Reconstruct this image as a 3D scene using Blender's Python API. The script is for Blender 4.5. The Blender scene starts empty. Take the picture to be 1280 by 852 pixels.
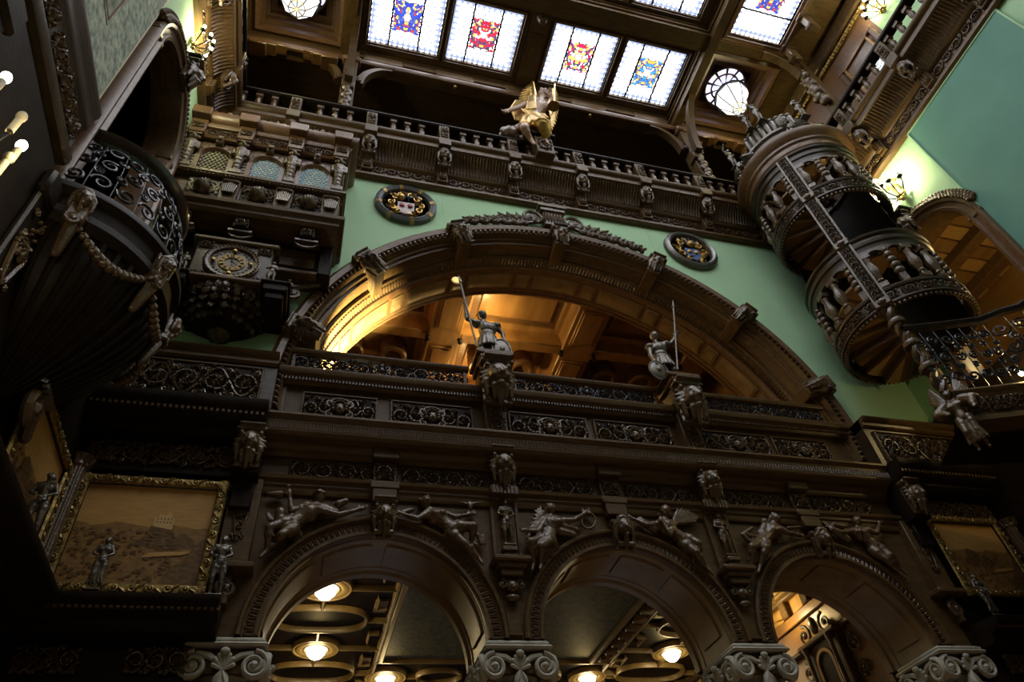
import bpy, math, random
from mathutils import Vector, Matrix
import numpy as np
random.seed(7)
PI = math.pi
scene = bpy.context.scene
COL = scene.collection
EYE = 1.6                      # camera height above the hall floor; heights below are measured from the eye

# ---------------------------------------------------------------- camera
RC = np.array([[0.9620156, -0.25582577, -0.09528466],
               [0.11713656, 0.70209362, -0.70238421],
               [0.24658673, 0.66454325, 0.70539156]])
FPX = 871.654                  # focal length in pixels of the 1280 x 852 frame
cam_data = bpy.data.cameras.new('camera')
cam_data.sensor_width = 36.0
cam_data.lens = FPX / 1280 * 36
cam_data.clip_start = 0.05
cam = bpy.data.objects.new('camera', cam_data)
COL.objects.link(cam)
cm = Matrix.Identity(4)
for i in range(3):
    cm[i][0] = RC[0][i]; cm[i][1] = -RC[1][i]; cm[i][2] = -RC[2][i]
cm[2][3] = EYE
cam.matrix_world = cm
scene.camera = cam

# ---------------------------------------------------------------- world, exposure
w = bpy.data.worlds.new('World'); scene.world = w
w.use_nodes = True
w.node_tree.nodes['Background'].inputs[0].default_value = (0.75, 0.85, 1.0, 1)
w.node_tree.nodes['Background'].inputs[1].default_value = 0.6
scene.view_settings.view_transform = 'Standard'
scene.view_settings.look = 'None'
scene.view_settings.gamma = 1
scene.view_settings.use_curve_mapping = False
scene.view_settings.exposure = 0.45

SKY_L = 8.0                    # radiance of the daylit skylight glass
WARM = (1.0, 0.72, 0.28)

# ---------------------------------------------------------------- pixel -> point on a plane (heights from the eye)
def ray(x, y):
    return RC.T @ np.array([(x - 640) / FPX, (y - 426) / FPX, 1.0])
def PY(x, y, Y): d = ray(x, y); return Vector(d * Y / d[1])
def PX(x, y, X): d = ray(x, y); return Vector(d * X / d[0])
def PZ(x, y, Z): d = ray(x, y); return Vector(d * Z / d[2])

# ---------------------------------------------------------------- mesh builder
class MB:
    def __init__(s): s.v = []; s.f = []; s.m = []; s.cur = 0; s.M = None
    def add(s, vs, fs):
        o = len(s.v)
        if s.M is not None: vs = [tuple(s.M @ Vector(v)) for v in vs]
        s.v.extend(tuple(v) for v in vs)
        s.f.extend(tuple(i + o for i in f) for f in fs)
        s.m.extend([s.cur] * len(fs))
        return s
    def merge(s, other, M=None):
        vs = other.v if M is None else [tuple(M @ Vector(v)) for v in other.v]
        o = len(s.v); s.v.extend(vs); s.f.extend(tuple(i + o for i in f) for f in other.f); s.m.extend(other.m)
        return s
    def box(s, x0, x1, y0, y1, z0, z1, c=0.0):
        if c <= 0:
            return s.add([(x, y, z) for z in (z0, z1) for y in (y0, y1) for x in (x0, x1)],
                  [(0, 2, 3, 1), (4, 5, 7, 6), (0, 1, 5, 4), (2, 6, 7, 3), (0, 4, 6, 2), (1, 3, 7, 5)])
        # chamfered: stacked outlines
        def ring(z, d): return [(x0 + d, y0, z), (x1 - d, y0, z), (x1, y0 + d, z), (x1, y1 - d, z), (x1 - d, y1, z), (x0 + d, y1, z), (x0, y1 - d, z), (x0, y0 + d, z)]
        def inner(z): return [(x0 + c, y0 + c, z), (x1 - c, y0 + c, z), (x1 - c, y0 + c, z), (x1 - c, y1 - c, z), (x1 - c, y1 - c, z), (x0 + c, y1 - c, z), (x0 + c, y1 - c, z), (x0 + c, y0 + c, z)]
        vs = inner(z0) + ring(z0 + c, c) + ring(z1 - c, c) + inner(z1)
        fs = [tuple(range(7, -1, -1)), tuple(range(24, 32))]
        for k in range(3):
            for i in range(8):
                j = (i + 1) % 8; fs.append((k * 8 + i, k * 8 + j, k * 8 + 8 + j, k * 8 + 8 + i))
        return s.add(vs, fs)
    def sweepx(s, prof, x0, x1, mit0=0.0, mit1=0.0):
        """prof: closed outline [(out, z)], out = distance towards -y; mitre moves the ends with out"""
        n = len(prof)
        vs = [(x0 - mit0 * o, -o, z) for o, z in prof] + [(x1 + mit1 * o, -o, z) for o, z in prof]
        fs = [(i, (i + 1) % n, n + (i + 1) % n, n + i) for i in range(n)]
        fs += [tuple(range(n - 1, -1, -1)), tuple(range(n, 2 * n))]
        return s.add(vs, fs)
    def lathe(s, prof, n=24, a0=0.0, a1=2 * PI, c=(0, 0, 0), caps=False):
        full = abs(a1 - a0 - 2 * PI) < 1e-6
        m = n if full else n + 1
        vs = []
        for i in range(m):
            a = a0 + (a1 - a0) * i / n; ca, sa = math.cos(a), math.sin(a)
            for r, z in prof: vs.append((c[0] + r * ca, c[1] + r * sa, c[2] + z))
        k = len(prof); fs = []
        for i in range(n):
            j = (i + 1) % m
            for t in range(k - 1): fs.append((i * k + t, j * k + t, j * k + t + 1, i * k + t + 1))
        if caps and not full:
            fs.append(tuple(range(k))); fs.append(tuple(range(n * k + k - 1, n * k - 1, -1)))
        return s.add(vs, fs)
    def arc(s, cx, cz, prof, a0, a1, n, close=False):
        """sweep a profile [(r, y)] round an arch axis along y"""
        vs = []; k = len(prof)
        for i in range(n + 1):
            a = a0 + (a1 - a0) * i / n
            for r, y in prof: vs.append((cx + r * math.cos(a), y, cz + r * math.sin(a)))
        fs = []
        for i in range(n):
            for t in range(k if close else k - 1):
                u = (t + 1) % k
                fs.append((i * k + t, i * k + u, (i + 1) * k + u, (i + 1) * k + t))
        return s.add(vs, fs)
    def tube(s, pts, rad, n=6, closed=False, flat=1.0, cap=True):
        """round tube along points; flat squeezes it along y"""
        P = [Vector(p) for p in pts]; N = len(P)
        if not isinstance(rad, (list, tuple)): rad = [rad] * N
        vs = []; up0 = None
        for i in range(N):
            if closed: t = P[(i + 1) % N] - P[i - 1]
            else: t = P[min(i + 1, N - 1)] - P[max(i - 1, 0)]
            if t.length < 1e-9: t = Vector((0, 0, 1))
            t.normalize()
            if up0 is None:
                up0 = Vector((0, 1, 0)) if abs(t.y) < 0.9 else Vector((1, 0, 0))
            b = t.cross(up0)
            if b.length < 1e-6: b = t.cross(Vector((0.3, 0.2, 0.9)))
            b.normalize(); u = b.cross(t)
            up0 = u
            for j in range(n):
                a = 2 * PI * j / n
                d = b * math.cos(a) + u * math.sin(a)
                d = d * rad[i]; d.y *= flat
                vs.append(tuple(P[i] + d))
        fs = []
        for i in range(N if closed else N - 1):
            k = (i + 1) % N
            for j in range(n): fs.append((i * n + j, i * n + (j + 1) % n, k * n + (j + 1) % n, k * n + j))
        if not closed and cap:
            fs.append(tuple(range(n - 1, -1, -1))); fs.append(tuple(range((N - 1) * n, N * n)))
        return s.add(vs, fs)
    def ell(s, c, r, seg=10, rings=6, M=None):
        if not isinstance(r, (list, tuple)): r = (r, r, r)
        vs = [(0, 0, 1)]
        for i in range(1, rings):
            t = PI * i / rings
            for j in range(seg):
                a = 2 * PI * j / seg
                vs.append((math.sin(t) * math.cos(a), math.sin(t) * math.sin(a), math.cos(t)))
        vs.append((0, 0, -1)); last = len(vs) - 1
        fs = [(0, 1 + j, 1 + (j + 1) % seg) for j in range(seg)]
        for i in range(rings - 2):
            for j in range(seg):
                a = 1 + i * seg + j; b = 1 + i * seg + (j + 1) % seg
                fs.append((a, a + seg, b + seg, b))
        o = 1 + (rings - 2) * seg
        fs += [(last, o + (j + 1) % seg, o + j) for j in range(seg)]
        c = Vector(c); out = []
        for v in vs:
            p = Vector((v[0] * r[0], v[1] * r[1], v[2] * r[2]))
            if M is not None: p = M @ p
            out.append(tuple(c + p))
        return s.add(out, fs)
    def cap(s, p0, p1, r0, r1=None, n=8):
        """tapered limb with rounded ends"""
        r1 = r0 if r1 is None else r1
        p0 = Vector(p0); p1 = Vector(p1); t = p1 - p0; L = t.length
        if L < 1e-6: return s.ell(p0, r0)
        t.normalize()
        pts = []; rad = []
        for k in (0, 0.35, 0.7): 
            pts.append(p0 - t * r0 * math.cos(k * PI / 2 / 0.9 * 0.9)); rad.append(max(r0 * math.sin(k * PI / 2), r0 * 0.05))
        pts += [p0, p1]; rad += [r0, r1]
        for k in (0.7, 0.35, 0):
            pts.append(p1 + t * r1 * math.cos(k * PI / 2)); rad.append(max(r1 * math.sin(k * PI / 2), r1 * 0.05))
        return s.tube(pts, rad, n)
    def leaf(s, p, ang, L, W, T=None, n=5):
        """pointed carved leaf lying in the xz plane, root at p, pointing at angle ang"""
        T = W * 0.35 if T is None else max(T, W * 0.42)
        p = Vector(p); ca, sa = math.cos(ang), math.sin(ang); vs = []; fs = []
        for i in range(n):
            t = i / (n - 1); wd = W * math.sin(PI * min(0.98, 0.12 + 0.86 * t)) * 0.5; th = T * (1 - 0.5 * t)
            bx, bz = p.x + ca * L * t, p.z + sa * L * t
            vs += [(bx - sa * wd, p.y, bz + ca * wd), (bx, p.y - th, bz), (bx + sa * wd, p.y, bz - ca * wd)]
        for i in range(n - 1):
            a = i * 3; fs += [(a, a + 3, a + 4, a + 1), (a + 1, a + 4, a + 5, a + 2)]
        return s.add(vs, fs)
    def spiral(s, c, R, turns, a0, sgn, r, n=6, seg=11, tip=0.14, flat=1.0, knob=True):
        """scroll in the xz plane winding in from radius R"""
        N = max(6, int(turns * seg)); pts = []; rad = []
        for i in range(N + 1):
            t = i / N; a = a0 + sgn * 2 * PI * turns * t; q = R * (1 - t * (1 - tip))
            pts.append((c[0] + q * math.cos(a), c[1], c[2] + q * math.sin(a))); rad.append(r * (1 - 0.45 * t))
        s.tube(pts, rad, n, flat=flat)
        if knob: s.ell(c, (r * 1.5, r * 1.3 * flat, r * 1.5), 7, 4)
        return s
    def mesh(s, name, sharp=38, mats=None):
        me = bpy.data.meshes.new(name)
        me.from_pydata(s.v, [], s.f)
        if mats and len(mats) > 1: me.polygons.foreach_set('material_index', s.m)
        if sharp is not None:
            me.polygons.foreach_set('use_smooth', [True] * len(me.polygons))
            me.set_sharp_from_angle(angle=math.radians(sharp))
        me.validate()
        for m in (mats or []): me.materials.append(m)
        return me

def sculpt(mb, voxel, name, mat, smooth=2):
    """weld overlapping lumps into one continuous carved surface"""
    me = mb.mesh(name, None)
    ob = bpy.data.objects.new('tmp', me); COL.objects.link(ob)
    md = ob.modifiers.new('r', 'REMESH'); md.mode = 'VOXEL'; md.voxel_size = voxel; md.use_smooth_shade = True
    sm = ob.modifiers.new('s', 'SMOOTH'); sm.iterations = smooth; sm.factor = 0.5
    dg = bpy.context.evaluated_depsgraph_get()
    out = bpy.data.meshes.new_from_object(ob.evaluated_get(dg))
    bpy.data.objects.remove(ob); bpy.data.meshes.remove(me)
    out.name = name
    out.materials.clear(); out.materials.append(mat)
    return out

# ---------------------------------------------------------------- objects
def tag(o, label=None, cat=None, group=None, kind=None):
    if label: o['label'] = label
    if cat: o['category'] = cat
    if group: o['group'] = group
    if kind: o['kind'] = kind
    return o
def obj(name, data, mat=None, parent=None, loc=(0, 0, 0), rz=0.0, sharp=38, scale=None):
    if isinstance(data, MB):
        data = data.mesh(name, sharp, mat if isinstance(mat, (list, tuple)) else [mat])
    o = bpy.data.objects.new(name, data); COL.objects.link(o)
    o.location = loc; o.rotation_euler[2] = rz
    if scale is not None: o.scale = scale if isinstance(scale, (tuple, list)) else (scale,) * 3
    if parent is not None: o.parent = parent
    return o
def thing(name, label, cat, loc=(0, 0, 0), rz=0.0, group=None):
    o = bpy.data.objects.new(name, None); COL.objects.link(o)
    o.empty_display_size = 0.2; o.location = loc; o.rotation_euler[2] = rz
    return tag(o, label, cat, group)
def struct(name, mb, mat, parent=None, **k):
    o = obj(name, mb, mat, parent, **k)
    if parent is None: o['kind'] = 'structure'
    return o
def structe(name, loc=(0, 0, 0), rz=0.0):
    o = bpy.data.objects.new(name, None); COL.objects.link(o)
    o.location = loc; o.rotation_euler[2] = rz; o['kind'] = 'structure'
    return o
def copy_tree(o, parent=None, loc=None, rz=None, label=None):
    c = o.copy(); COL.objects.link(c); c.parent = parent
    if loc is not None: c.location = loc
    if rz is not None: c.rotation_euler[2] = rz
    if label: c['label'] = label
    for ch in list(o.children): copy_tree(ch, c)
    return c
def lamp(name, loc, power, color, size, parent=None):
    d = bpy.data.lights.new(name, 'POINT'); d.energy = power; d.color = color; d.shadow_soft_size = size
    o = bpy.data.objects.new(name, d); COL.objects.link(o); o.location = loc
    if parent is not None: o.parent = parent
    return o

# ---------------------------------------------------------------- materials
def lin(r, g, b):
    def f(c):
        c /= 255.0
        return c / 12.92 if c <= 0.04045 else ((c + 0.055) / 1.055) ** 2.4
    return (f(r), f(g), f(b), 1)
def material(name, c1, c2=None, rough=0.5, metal=0.0, scale=6.0, stretch=(1, 1, 1), bump=0.0, bscale=30.0, coat=0.0, detail=4.0, kind='noise', spec=0.5, brough=0.0):
    m = bpy.data.materials.new(name); m.use_nodes = True
    nt = m.node_tree; N = nt.nodes; L = nt.links
    b = N['Principled BSDF']
    b.inputs['Roughness'].default_value = rough; b.inputs['Metallic'].default_value = metal
    b.inputs['Coat Weight'].default_value = coat; b.inputs['Coat Roughness'].default_value = 0.25
    b.inputs['Specular IOR Level'].default_value = spec
    tc = N.new('ShaderNodeTexCoord'); mp = N.new('ShaderNodeMapping'); mp.inputs['Scale'].default_value = stretch
    L.new(tc.outputs['Object'], mp.inputs['Vector'])
    tx = N.new('ShaderNodeTexNoise'); tx.inputs['Scale'].default_value = scale; tx.inputs['Detail'].default_value = detail
    L.new(mp.outputs['Vector'], tx.inputs['Vector'])
    fac = tx.outputs['Fac']
    if c2 is None:
        b.inputs['Base Color'].default_value = c1
    else:
        r = N.new('ShaderNodeValToRGB'); r.color_ramp.elements[0].color = c1; r.color_ramp.elements[1].color = c2
        r.color_ramp.elements[0].position = 0.3; r.color_ramp.elements[1].position = 0.7
        L.new(fac, r.inputs['Fac']); L.new(r.outputs['Color'], b.inputs['Base Color'])
    if brough:
        mr = N.new('ShaderNodeMapRange'); mr.inputs['To Min'].default_value = rough - brough; mr.inputs['To Max'].default_value = rough + brough
        L.new(fac, mr.inputs['Value']); L.new(mr.outputs['Result'], b.inputs['Roughness'])
    if bump:
        t2 = N.new('ShaderNodeTexNoise') if kind == 'noise' else N.new('ShaderNodeTexVoronoi')
        t2.inputs['Scale'].default_value = bscale
        L.new(mp.outputs['Vector'], t2.inputs['Vector'])
        bp = N.new('ShaderNodeBump'); bp.inputs['Strength'].default_value = bump; bp.inputs['Distance'].default_value = 0.02
        L.new(t2.outputs['Fac'] if kind == 'noise' else t2.outputs['Distance'], bp.inputs['Height'])
        L.new(bp.outputs['Normal'], b.inputs['Normal'])
    return m
def spot(name, loc, target, power, color, angle, parent=None):
    d = bpy.data.lights.new(name, 'SPOT'); d.energy = power; d.color = color; d.shadow_soft_size = .05; d.spot_size = math.radians(angle); d.spot_blend = .5
    o = bpy.data.objects.new(name, d); COL.objects.link(o); o.location = loc
    o.rotation_euler = (Vector(target) - Vector(loc)).to_track_quat('-Z', 'Y').to_euler()
    if parent is not None: o.parent = parent
    return o
def emitter(name, col, strength):
    m = bpy.data.materials.new(name); m.use_nodes = True
    N = m.node_tree.nodes; N.remove(N['Principled BSDF'])
    e = N.new('ShaderNodeEmission'); e.inputs[0].default_value = (*col[:3], 1); e.inputs[1].default_value = strength
    m.node_tree.links.new(e.outputs[0], N['Material Output'].inputs[0])
    return m

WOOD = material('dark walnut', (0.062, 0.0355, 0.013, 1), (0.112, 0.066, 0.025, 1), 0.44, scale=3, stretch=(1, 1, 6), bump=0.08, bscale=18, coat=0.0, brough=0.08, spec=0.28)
WOODH = material('dark walnut long grain', (0.068, 0.039, 0.0145, 1), (0.122, 0.072, 0.0275, 1), 0.40, scale=3, stretch=(1, 6, 6), bump=0.06, bscale=14, coat=0.03, brough=0.08, spec=0.3)
CARVE = material('carved dark walnut', (0.052, 0.032, 0.0145, 1), (0.120, 0.075, 0.036, 1), 0.30, scale=9, bump=0.35, bscale=38, coat=0.12)
CARVEB = material('carved brown walnut', (0.062, 0.035, 0.015, 1), (0.125, 0.073, 0.033, 1), 0.35, scale=9, bump=0.35, bscale=40, coat=0.2)
WARMW = material('honey walnut', (0.20, 0.098, 0.028, 1), (0.34, 0.18, 0.058, 1), 0.36, scale=3.2, stretch=(1.2, 0.25, 1), bump=0.05, bscale=20, coat=0.25)
REDW = material('red brown walnut', (0.095, 0.046, 0.017, 1), (0.165, 0.084, 0.033, 1), 0.42, scale=4, stretch=(1, 4, 4), bump=0.05, bscale=16, coat=0.2)
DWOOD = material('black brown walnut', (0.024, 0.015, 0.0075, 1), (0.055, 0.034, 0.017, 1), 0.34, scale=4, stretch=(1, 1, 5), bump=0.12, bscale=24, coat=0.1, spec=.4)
GREEN = material('sage green plaster', lin(162, 203, 160), lin(172, 211, 170), 0.75, scale=1.3, bump=0.03, bscale=60)
TEAL = material('blue green wall cloth', lin(88, 140, 124), lin(98, 152, 134), 0.7, scale=1.1, bump=0.03, bscale=90)
GILT = material('old gilding', (0.34, 0.205, 0.055, 1), (0.62, 0.41, 0.13, 1), 0.36, metal=0.85, scale=14, bump=0.25, bscale=40)
FGILT = material('bronzed gilding', (0.13, 0.085, 0.028, 1), (0.40, 0.28, 0.10, 1), 0.38, metal=0.7, scale=26, bump=0.3, bscale=60)
DGILT = material('worn gilding', (0.10, 0.065, 0.02, 1), (0.50, 0.34, 0.10, 1), 0.4, metal=0.6, scale=22, bump=0.3, bscale=60)
BRONZE = material('dark bronze', (0.060, 0.050, 0.038, 1), (0.125, 0.105, 0.078, 1), 0.36, metal=0.35, scale=10, bump=0.2, bscale=45, coat=0.2)
IRON = material('black wrought iron', (0.02, 0.02, 0.022, 1), (0.05, 0.05, 0.055, 1), 0.3, metal=0.6, scale=16, bump=0.1)
BRASS = material('brass', (0.45, 0.30, 0.08, 1), (0.6, 0.42, 0.14, 1), 0.3, metal=0.9, scale=12)
STONE = material('grey carved stone', (0.32, 0.30, 0.24, 1), (0.48, 0.46, 0.38, 1), 0.6, scale=6, bump=0.25, bscale=30)
FLESH = material('painted wood flesh', (0.42, 0.27, 0.19, 1), (0.5, 0.34, 0.25, 1), 0.45, scale=5)
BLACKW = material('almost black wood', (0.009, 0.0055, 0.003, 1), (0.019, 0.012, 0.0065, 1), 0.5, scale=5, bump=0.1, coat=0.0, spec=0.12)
CREAM = material('cream painted wood', (0.55, 0.47, 0.30, 1), (0.66, 0.57, 0.38, 1), 0.5, scale=4, bump=0.04)
FLOORM = material('oak parquet', (0.32, 0.21, 0.11, 1), (0.44, 0.30, 0.17, 1), 0.4, scale=3, stretch=(1, 8, 1), coat=.1)
BULB = emitter('lit bulb glass', (1.0, 0.93, 0.66), 18.0)
LANT = emitter('lit milk glass', (1.0, 0.97, 0.93), 1.7)
GLOBE = emitter('lit opal glass', (1.0, 0.95, 0.82), 9.0)
# ================================================================= structure
XL, XR, YB, YF = -2.57, 9.9, 7.0, -6.0
ZC = 16.2                      # hall ceiling above the eye
AX, AZ, AR = 3.7, 6.0, 4.47    # great arch: centre and outer radius
ARC_C = (0.77, 3.63, 6.46); ARC_Z = 2.93; ARC_R = 1.14   # ground arcade

def archwall(x0, x1, z0, z1, arches, t=0.3, n=36):
    """slab, front at y=0, thickness to +y, with round-headed openings (cx, cz, R, zbottom)"""
    mb = MB()
    xs = {x0, x1}
    for cx, cz, R, zb in arches:
        for i in range(n + 1): xs.add(min(x1, max(x0, cx - R * math.cos(PI * i / n))))
    xs = sorted(xs)
    for a, b in zip(xs, xs[1:]):
        if b - a < 1e-6: continue
        m = (a + b) / 2; hole = None
        for A in arches:
            if abs(m - A[0]) < A[2]: hole = A
        def quad(p, q, r, s):      # four (x, z)
            v = [(x, 0, z) for x, z in (p, q, r, s)] + [(x, t, z) for x, z in (p, q, r, s)]
            mb.add(v, [(0, 1, 2, 3), (7, 6, 5, 4), (0, 4, 5, 1), (3, 2, 6, 7)])
        if hole is None:
            quad((a, z0), (b, z0), (b, z1), (a, z1))
        else:
            cx, cz, R, zb = hole
            za = cz + math.sqrt(max(0, R * R - (a - cx) ** 2)); zbb = cz + math.sqrt(max(0, R * R - (b - cx) ** 2))
            quad((a, za), (b, zbb), (b, z1), (a, z1))
            if zb > z0: quad((a, z0), (b, z0), (b, zb), (a, zb))
    return mb

wall_back = struct('wall_back', archwall(XL - .3, XR + .3, 5.3, 12.0, [(AX, AZ, 4.3, 5.3)], 0.3), GREEN, loc=(0, YB, 0))
seam = MB()
for x in (1.62, 5.75): seam.box(x - .006, x + .006, -0.004, 0.01, 10.55 if x < 5 else 9.9, 11.3)
struct('wall_seam', seam, GREEN, wall_back)
LAY, LAZ, LAR = 5.08, 9.08, 0.80    # left wall opening (position along the wall)
RAY, RAZ, RAR = 5.08, 8.75, 0.80
wall_left = struct('wall_left', archwall(YF, YB + .3, -EYE, 12.0, [(LAY, LAZ, LAR, 5.6)], 0.3), GREEN, loc=(XL, 0, 0), rz=PI / 2)
wall_right = struct('wall_right', archwall(-YB - .3, -YF, -EYE, 12.0, [(-RAY, RAZ, RAR, 5.6)], 0.3), GREEN, loc=(XR, 0, 0), rz=-PI / 2)
struct('wall_front', MB().box(XL, XR, YF - .3, YF, -EYE, ZC), WOOD)
struct('floor', MB().box(-6, 14, YF, 16, -EYE - .2, -EYE), FLOORM)
# lower wooden lining of the side walls
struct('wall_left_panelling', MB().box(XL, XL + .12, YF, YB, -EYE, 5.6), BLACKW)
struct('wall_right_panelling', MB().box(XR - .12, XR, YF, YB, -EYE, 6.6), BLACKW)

# ---------------------------------------------------------------- ceiling with skylights
GLASS_ROW1 = [(-.04, 1.53), (1.73, 3.28), (4.05, 5.60), (5.83, 7.38)]
GLASS_ROW2 = [(0.10, 1.72), (1.92, 3.50), (3.86, 5.42), (5.62, 7.23)]
SK = [(a, b, 5.21, 6.56) for a, b in GLASS_ROW1]
for y0, y1 in ((2.3, 4.36), (0.1, 2.1), (-2.1, -0.1), (-4.6, -2.4)):
    SK += [(a, b, y0, y1) for a, b in GLASS_ROW2]
for y0, y1 in ((2.6, 4.49), (0.5, 2.4), (-1.8, 0.3), (-4.6, -2.1)):
    SK += [(8.14, 9.49, y0, y1), (-2.16, -0.81, y0, y1)]
COFFER = [(8.0, 9.72, 5.08, 6.72), (-2.39, -0.67, 5.08, 6.72)]
holes = SK + COFFER
xs = sorted({v for h in holes for v in h[:2]} | {-6.0, 14.0}); ys = sorted({v for h in holes for v in h[2:]} | {YF, 10.0})
cb = MB()
for a, b in zip(xs, xs[1:]):
    for c, d in zip(ys, ys[1:]):
        mx, my = (a + b) / 2, (c + d) / 2
        if any(h[0] < mx < h[1] and h[2] < my < h[3] for h in holes): continue
        cb.box(a, b, c, d, ZC, ZC + .16)
ceiling = struct('ceiling', cb, WOODH)

def frame_rect(x0, x1, y0, y1, z, prof):
    """moulding round a ceiling opening; prof [(out, drop)] outwards from the opening edge"""
    mb = MB(); k = len(prof)
    ring = []
    for sx, sy in ((x0, y0), (x1, y0), (x1, y1), (x0, y1)):
        dx = -1 if sx == x0 else 1; dy = -1 if sy == y0 else 1
        ring += [(sx + dx * o, sy + dy * o, z - d) for o, d in prof]
    fs = []
    for i in range(4):
        j = (i + 1) % 4
        for t in range(k - 1): fs.append((i * k + t, i * k + t + 1, j * k + t + 1, j * k + t))
    mb.add(ring, fs)
    return mb

def skylight_glass(name, palette, w, h, emblem=True):
    """leaded daylit glass: pale quarries, a border of roundels, a coloured crest in the middle"""
    m = bpy.data.materials.new(name); m.use_nodes = True
    nt = m.node_tree; N = nt.nodes; L = nt.links; N.remove(N['Principled BSDF'])
    def math_(op, a, b=None, c=None):
        n = N.new('ShaderNodeMath'); n.operation = op
        for i, v in enumerate((a, b, c)):
            if v is None: continue
            if isinstance(v, (int, float)): n.inputs[i].default_value = v
            else: L.new(v, n.inputs[i])
        return n.outputs[0]
    tc = N.new('ShaderNodeTexCoord'); sp = N.new('ShaderNodeSeparateXYZ'); L.new(tc.outputs['Object'], sp.inputs[0])
    X, Y = sp.outputs[0], sp.outputs[1]
    def lines(expr, period, width):
        return math_('LESS_THAN', math_('PINGPONG', expr, period / 2), width)
    d1 = lines(math_('ADD', X, math_('MULTIPLY', Y, 0.8)), 0.14, 0.016)
    d2 = lines(math_('SUBTRACT', X, math_('MULTIPLY', Y, 0.8)), 0.14, 0.016)
    lead = math_('MAXIMUM', d1, d2)
    ex = math_('SUBTRACT', w / 2, math_('ABSOLUTE', X)); ey = math_('SUBTRACT', h / 2, math_('ABSOLUTE', Y))
    edge = math_('MINIMUM', ex, ey)
    inborder = math_('LESS_THAN', edge, 0.125)
    # border roundels
    fx = math_('SUBTRACT', math_('MODULO', math_('ADD', X, 10.0), 0.125), 0.0625)
    fy = math_('SUBTRACT', math_('MODULO', math_('ADD', Y, 10.0), 0.125), 0.0625)
    r1 = math_('SQRT', math_('ADD', math_('MULTIPLY', fx, fx), math_('MULTIPLY', fy, fy)))
    ringl = math_('GREATER_THAN', r1, 0.042)
    lead2 = math_('ADD', math_('MULTIPLY', inborder, ringl), math_('MULTIPLY', math_('SUBTRACT', 1.0, inborder), lead))
    noise = N.new('ShaderNodeTexNoise'); noise.inputs['Scale'].default_value = 9
    L.new(tc.outputs['Object'], noise.inputs['Vector'])
    base = N.new('ShaderNodeValToRGB')
    base.color_ramp.elements[0].color = (0.93, 0.96, 1, 1); base.color_ramp.elements[1].color = (1, 1, 1, 1)
    L.new(noise.outputs['Fac'], base.inputs['Fac'])
    mix = N.new('ShaderNodeMix'); mix.data_type = 'RGBA'
    L.new(lead2, mix.inputs['Factor']); L.new(base.outputs['Color'], mix.inputs['A']); mix.inputs['B'].default_value = (0.045, 0.055, 0.085, 1)
    col = mix.outputs['Result']
    if emblem:
        # mirrored crest: cells coloured by distance from the middle
        ax = math_('ABSOLUTE', X)
        cmb = N.new('ShaderNodeCombineXYZ'); L.new(ax, cmb.inputs[0]); L.new(Y, cmb.inputs[1])
        vor = N.new('ShaderNodeTexVoronoi'); vor.inputs['Scale'].default_value = 17
        L.new(cmb.outputs[0], vor.inputs['Vector'])
        vr = N.new('ShaderNodeSeparateColor'); L.new(vor.outputs['Color'], vr.inputs[0])
        ramp = N.new('ShaderNodeValToRGB'); ramp.color_ramp.interpolation = 'CONSTANT'
        els = ramp.color_ramp.elements
        palette = [(c_[0] * .5, c_[1] * .5, c_[2] * .5, 1) for c_ in palette]
        els[0].color = palette[0]; els[0].position = 0; els[1].color = palette[-1]; els[1].position = (len(palette) - 1) / len(palette)
        for i in range(1, len(palette) - 1):
            e = els.new(i / len(palette)); e.color = palette[i]
        L.new(vr.outputs[0], ramp.inputs['Fac'])
        rr = math_('MAXIMUM', math_('MULTIPLY', ax, 1.02), math_('MULTIPLY', math_('ABSOLUTE', Y), 0.92))
        wob = math_('ADD', rr, math_('MULTIPLY', vr.outputs[1], 0.05))
        inside = math_('LESS_THAN', wob, 0.34)
        edgev = N.new('ShaderNodeTexVoronoi'); edgev.feature = 'DISTANCE_TO_EDGE'; edgev.inputs['Scale'].default_value = 17
        L.new(cmb.outputs[0], edgev.inputs['Vector'])
        dark = math_('LESS_THAN', edgev.outputs['Distance'], 0.09)
        r0 = math_('SQRT', math_('ADD', math_('MULTIPLY', X, X), math_('MULTIPLY', Y, Y)))
        disc = math_('LESS_THAN', r0, 0.085)
        ring = math_('MULTIPLY', disc, math_('GREATER_THAN', r0, 0.07))
        m1 = N.new('ShaderNodeMix'); m1.data_type = 'RGBA'; L.new(dark, m1.inputs['Factor']); L.new(ramp.outputs['Color'], m1.inputs['A']); m1.inputs['B'].default_value = (0.01, 0.01, 0.03, 1)
        m2 = N.new('ShaderNodeMix'); m2.data_type = 'RGBA'; L.new(disc, m2.inputs['Factor']); L.new(m1.outputs['Result'], m2.inputs['A']); m2.inputs['B'].default_value = (0.55, 0.55, 0.5, 1)
        m3 = N.new('ShaderNodeMix'); m3.data_type = 'RGBA'; L.new(ring, m3.inputs['Factor']); L.new(m2.outputs['Result'], m3.inputs['A']); m3.inputs['B'].default_value = (*palette[0][:3], 1)
        m4 = N.new('ShaderNodeMix'); m4.data_type = 'RGBA'; L.new(inside, m4.inputs['Factor']); L.new(col, m4.inputs['A']); L.new(m3.outputs['Result'], m4.inputs['B'])
        col = m4.outputs['Result']
    e = N.new('ShaderNodeEmission'); L.new(col, e.inputs[0]); e.inputs[1].default_value = SKY_L
    L.new(e.outputs[0], N['Material Output'].inputs[0])
    return m
WH = (0.6, 0.6, 0.55, 1)
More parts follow.
